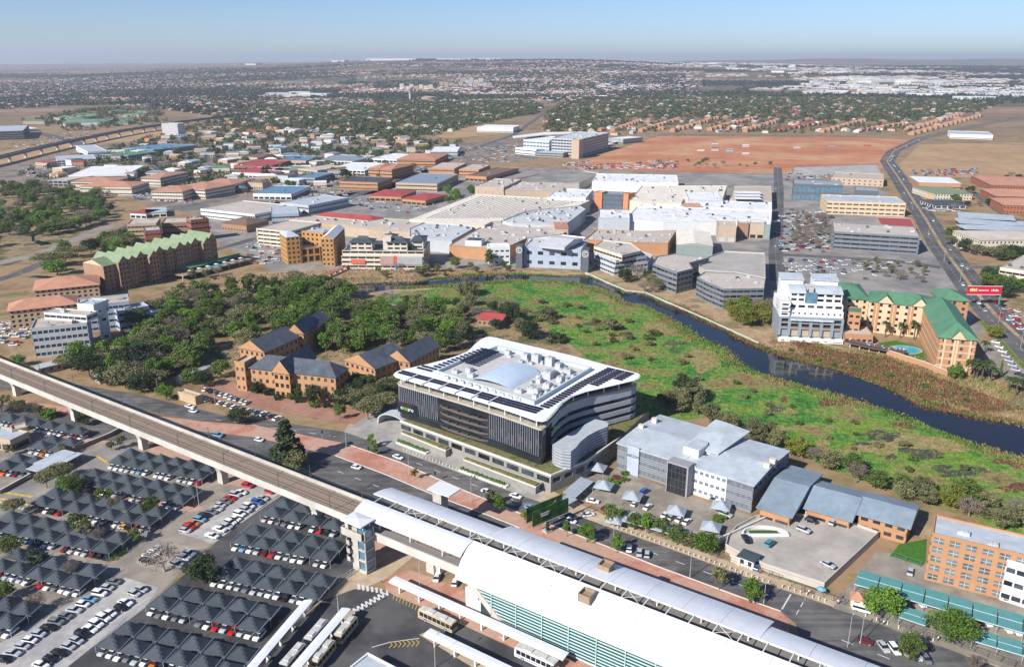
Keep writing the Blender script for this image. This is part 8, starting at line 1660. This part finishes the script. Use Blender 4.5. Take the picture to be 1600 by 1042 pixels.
# far industry
WC = ['white','white','white','lgrey','lgrey','cream','tan','bluegrey']
def ware(p):
    rf = rnd.choice(WC); nm = {'white':'white','lgrey':'pale grey','cream':'cream','tan':'tan','bluegrey':'blue-grey'}[rf]; k = rnd.uniform(.7,1.5)
    small_building('warehouse','warehouse',f'{nm} roofed warehouse in the far industrial belt',f'{nm} far warehouses',p,rnd.uniform(-.3,.3),rnd.uniform(50,130)*k,rnd.uniform(30,70)*k,rnd.uniform(9,15),rnd.choice(['white','white','lgrey','cream']),rf)
scatter([(1210,142),(1330,130),(1620,138),(1620,170),(1560,158),(1420,152),(1290,150)], 88, 70, ware); scatter([(1010,118),(1120,112),(1260,120),(1330,130),(1150,128)], 60, 120, ware); scatter([(880,108),(1000,107),(1060,114),(960,120)], 34, 160, ware); scatter([(420,150),(500,146),(500,152),(440,156)], 6, 60, ware)
for x0, x1, y, z, l in [(590,690,94.5,0,'long white depot roofs on the horizon ridge'),(662,752,92.5,0,'largest bright white depot on the horizon'),(740,785,94,0,'right end of the bright white depot'),(415,430,97,0,'small white block on the left horizon'),(540,558,97,0,'white hall left of the depot')]:
    Y = 8600.; X0, X1 = (x0-800)/FPX*Y*1.03, (x1-800)/FPX*Y*1.03; zc = TZ((X0+X1)/2, Y)
    r = thing('warehouse', l, 'warehouse', ((X0+X1)/2, Y, zc-6)); m = MB(); m.box((X0-X1)/2,(X1-X0)/2,0,260,0,20); m.obj('wall', WM['white'], r); m = MB(); m.box((X0-X1)/2,(X1-X0)/2,-2,260,20,23); m.obj('roof', RM['white'], r)
# water tower and reservoir
p = G(641,158); r = thing('water_tower', 'pale concrete water tower with flared bowl', 'water tower', (p.x,p.y,0)); m = MB(); prof = [(4.5,0),(4,20),(4.2,28),(8,36),(12.5,44),(13,50),(11,52)]
for (r0, z0), (r1, z1) in zip(prof, prof[1:]): m.tube((0,0,z0),(0,0,z1),r0,r1,18)
m.obj('shaft_and_bowl', concrete, r); m = MB(); m.tube((0,0,52),(0,0,53.5),10.5,2,18); m.obj('roof', RM['tan'], r)
p = G(667,157); r = thing('reservoir', 'round tan reservoir beside the water tower', 'reservoir', (p.x,p.y,0)); m = MB(); m.tube((0,0,0),(0,0,12),38,None,28); m.obj('wall', WM['tan'], r); m = MB(); m.tube((0,0,12),(0,0,16),38.5,4,28); m.obj('roof', RM['sand'], r)
for (x, y, n) in ((628,142,7),(690,140,11),(722,137,5)):
    for k in range(n): p = G(x+k*7.5, y+(k%2)); small_building('apartment_block','building','pale distant apartment slab near the reservoir','distant apartment slabs',p,.2,20,16,rnd.uniform(18,28),rnd.choice(['cream','tan','lgrey']),'tan')
# blue reservoirs of solar sheds on the left, teal sports halls
for A, B, D, l in [((232,166),(310,164),(322,158),'dark blue flat sheds nearest the school'),((345,164),(420,162),(424,157),'dark blue flat sheds right of the school')]: bld('warehouse', l, A, B, D, 5, 0, None,'grey',mat('dark_blue_sheet',(.05,.07,.13),.5), cat='warehouse', par=0)
for x0, y0, w_, d_ in ((130,186,70,40),(155,180,60,26)): pass
bld('shed','long pale shed beside the far motorway',(20,203),(60,201),(62,196),6,0,None,'lgrey','white',cat='shed',par=0); bld('office_building','dark glass round-fronted office at the left edge',(-30,207),(36,205),(38,196),16,4,'strip','dgrey','lgrey'); bld('school_building','long pale green sports hall of the school',(92,192),(162,191),(160,186),7,0,None,'lgrey','palegreen',par=0); bld('school_building','grey green sports roof of the school',(83,184),(125,184),(127,180),7,0,None,'lgrey','palegreen',par=0)
bld('warehouse','white modern showroom beside the highway junction',(1485,210),(1552,212),(1551,207),8,1,'ribbon','white','lgrey', cat='warehouse')
# far viaduct
FV = [(-40,254),(0,245),(50,233),(100,222),(140,214),(175,207),(215,200),(250,195),(300,188),(350,182),(400,177)]
r = thing('viaduct', 'far curved railway viaduct over the dry field', 'viaduct', (G(100,222,11).x,G(100,222,11).y,0)); o = Vector((G(100,222,11).x,G(100,222,11).y,0)); m = MB(); mp = MB(); pts = [G(x,y,11)-o for x, y in FV]
for a, b in zip(pts, pts[1:]):
    m.obox(a.to_2d(), b.to_2d(), 10, 8.2, 11); n_ = max(1, int((b-a).length/46))
    d = (b-a).normalized(); nn = Vector((-d.y,d.x,0))*5
    for s_ in (-1,1): mp.obox((a+nn*s_).to_2d(), (b+nn*s_).to_2d(), .5, 10.2, 12.2)
    for k in range(n_): p = a.lerp(b,(k+.5)/n_); q = MB(); q.obox((p-d*2).to_2d(), (p+d*2).to_2d(), 3.4, 0, 8.3); q.obj('pier', conc_v, r)
m.obj('deck', dark_steel, r); mp.obj('parapet', mat('far_parapet',(.16,.16,.17),.8), r)
# ================================================================ more cars: lots, streets, fields
def lot(px, n, place, dx=6, dy=2, cols=PAL):
    poly = [(G(x,y).x, G(x,y).y) for x, y in px]; xs = [p[0] for p in poly]; ys_ = [p[1] for p in poly]; a = rnd.uniform(0,.3); k = t = 0; got = []
    while k < n and t < n*60:
        t += 1; p = Vector((rnd.uniform(min(xs),max(xs)), rnd.uniform(min(ys_),max(ys_)), 0))
        if inside((p.x,p.y), poly) and free(p) and all((p-q).length > 3.4 for q in got): got.append(p); EXTRA.append((rnd.choice(['hatch','sedan','suv']), rnd.choice(cols), p, a+rnd.choice([0,0,math.pi/2])+rnd.uniform(-.1,.1))); k += 1
def street(pts, n, wd, place, full=False):
    W_ = [G(x,y) for x, y in pts]
    for k in range(n):
        i = rnd.randrange(len(W_)-1); a, b = W_[i], W_[i+1]; d = (b-a).normalized(); p = a.lerp(b, rnd.random())+Vector((-d.y,d.x,0))*rnd.choice([-1,1])*wd*rnd.uniform(.5,1)
        car(rnd.choice(['hatch','sedan','suv']), rnd.choice(PAL), p, math.atan2(d.y,d.x), place, False)
street(HWY[3:13], 34, 6, 'driving on the highway beside the fields'); street([(1214,290),(1214,400)], 7, 2.5, 'driving on the side street by the mall'); street([(1240,404),(1440,412)], 8, 2, 'driving on the parking street')
for x, y, c in [(1149,401,'white'),(1141,403,'red'),(1117,407,'white'),(1099,404,'red'),(1107,405,'grey'),(1123,406,'red'),(1116,411,'silver'),(1105,411,'black'),(1127,412,'black'),(1133,412,'white'),(1140,415,'red'),(1124,419,'grey'),(1136,413,'silver'),(1119,405,'orange')]: pcar(c, x, y, 5, 2, 'on the rooftop car park behind the banded office', None, False, 10.6)
lot([(1218,330),(1290,330),(1300,395),(1218,395)], 130, ''); lot([(1225,405),(1320,408),(1320,432),(1225,428)], 42, ''); lot([(1330,412),(1390,414),(1380,440),(1330,436)], 12, ''); lot([(385,380),(440,382),(440,415),(385,412)], 36, ''); lot([(540,312),(640,300),(690,315),(640,335),(580,330)], 60, '')
lot([(930,258),(1050,250),(1060,264),(920,265)], 150, ''); lot([(880,255),(930,252),(920,266),(880,266)], 60, ''); lot([(690,235),(860,222),(800,255),(700,255)], 120, ''); lot([(1425,266),(1530,264),(1530,274),(1425,276)], 70, '', cols=['white','blue','silver','red','lightblue']); lot([(20,225),(140,200),(150,215),(40,240)], 120, ''); lot([(30,262),(100,258),(120,270),(30,276)], 80, ''); lot([(200,300),(300,305),(300,318),(210,312)], 60, ''); lot([(400,300),(560,292),(540,330),(420,318)], 90, ''); lot([(640,260),(720,255),(700,280),(640,285)], 60, '')
lot([(300,285),(420,262),(600,230),(700,235),(560,285),(400,310)], 220, ''); lot([(1225,272),(1300,272),(1300,285),(1230,283)], 30, ''); lot([(1440,322),(1500,324),(1500,332),(1445,330)], 20, ''); lot([(60,520),(10,500),(-30,520),(30,545)], 26, ''); lot([(1546,470),(1600,490),(1600,520),(1560,500)], 16, '')
for k in range(16):     # buses on the red field
    x = 1095+rnd.choice([0,22,45,70,95,150,205,260]); y = 233+rnd.uniform(-6,9); p = G(x,y); b = MB(); b.box(-6,6,-1.25,1.25,.5,3.1); b.box(-6.01,6.01,-1.26,1.26,1.5,2.4,1); b.box(-4.2,-3.2,-1.2,1.2,0,.6,2); b.box(3.2,4.2,-1.2,1.2,0,.6,2); cl = rnd.choice(['white','orange','white','silver'])
    o = tag(b.obj('bus', [paint(cl), carglass, rubber]), f'{cl} bus parked on the red soil field', 'bus', f'{cl} buses on the red soil field'); o.location = (p.x,p.y,.1); o.rotation_euler = (0,0,rnd.uniform(-.15,.1))
def join_cars():
    mats_ = [paint(c) for c in PAINT]+[carglass]; ci = {c:i for i, c in enumerate(PAINT)}; V_, F_, mi = [], [], []; pr = {}
    for kind, col, p, rz in EXTRA:
        if kind not in pr:
            b = MB(); b.box(-2.1,2.1,-.86,.86,.3,.95); cabin(b,-1.7,1.1,-1.2,.4,.95,1.45,.82,.66,1); pr[kind] = b
        b = pr[kind]; o = len(V_); c, s = math.cos(rz), math.sin(rz); V_ += [(p[0]+x*c-y*s, p[1]+x*s+y*c, z+.06) for x, y, z in b.v]; F_ += [tuple(o+i for i in f) for f in b.f]; mi += [len(PAINT) if q == 1 and k != len(b.f)-1 else ci[col] for k, q in enumerate(b.m)]
    me = bpy.data.meshes.new('distant_cars'); me.from_pydata(V_, [], F_)
    for m in mats_: me.materials.append(m)
    me.polygons.foreach_set('material_index', mi); tag(link('distant_cars', me), 'distant cars in the parking lots of the mall and shops', None, None, 'stuff')
join_cars()
# ================================================================ HAZE
hz = MB(); hz.box(-36000,36000,-200,27500,-3,330); ho = tag(hz.obj('haze', bpy.data.materials.new('haze_air')), 'thin blue-grey haze', None, None, 'stuff')
hm = ho.data.materials[0]; hm.use_nodes = True; n = hm.node_tree; n.nodes.remove(n.nodes['Principled BSDF']); pv = n.nodes.new('ShaderNodeVolumePrincipled')
pv.inputs['Color'].default_value = (.84,.90,1,1); pv.inputs['Density'].default_value = 7e-5; pv.inputs['Anisotropy'].default_value = .2
n.links.new(pv.outputs[0], n.nodes['Material Output'].inputs['Volume'])
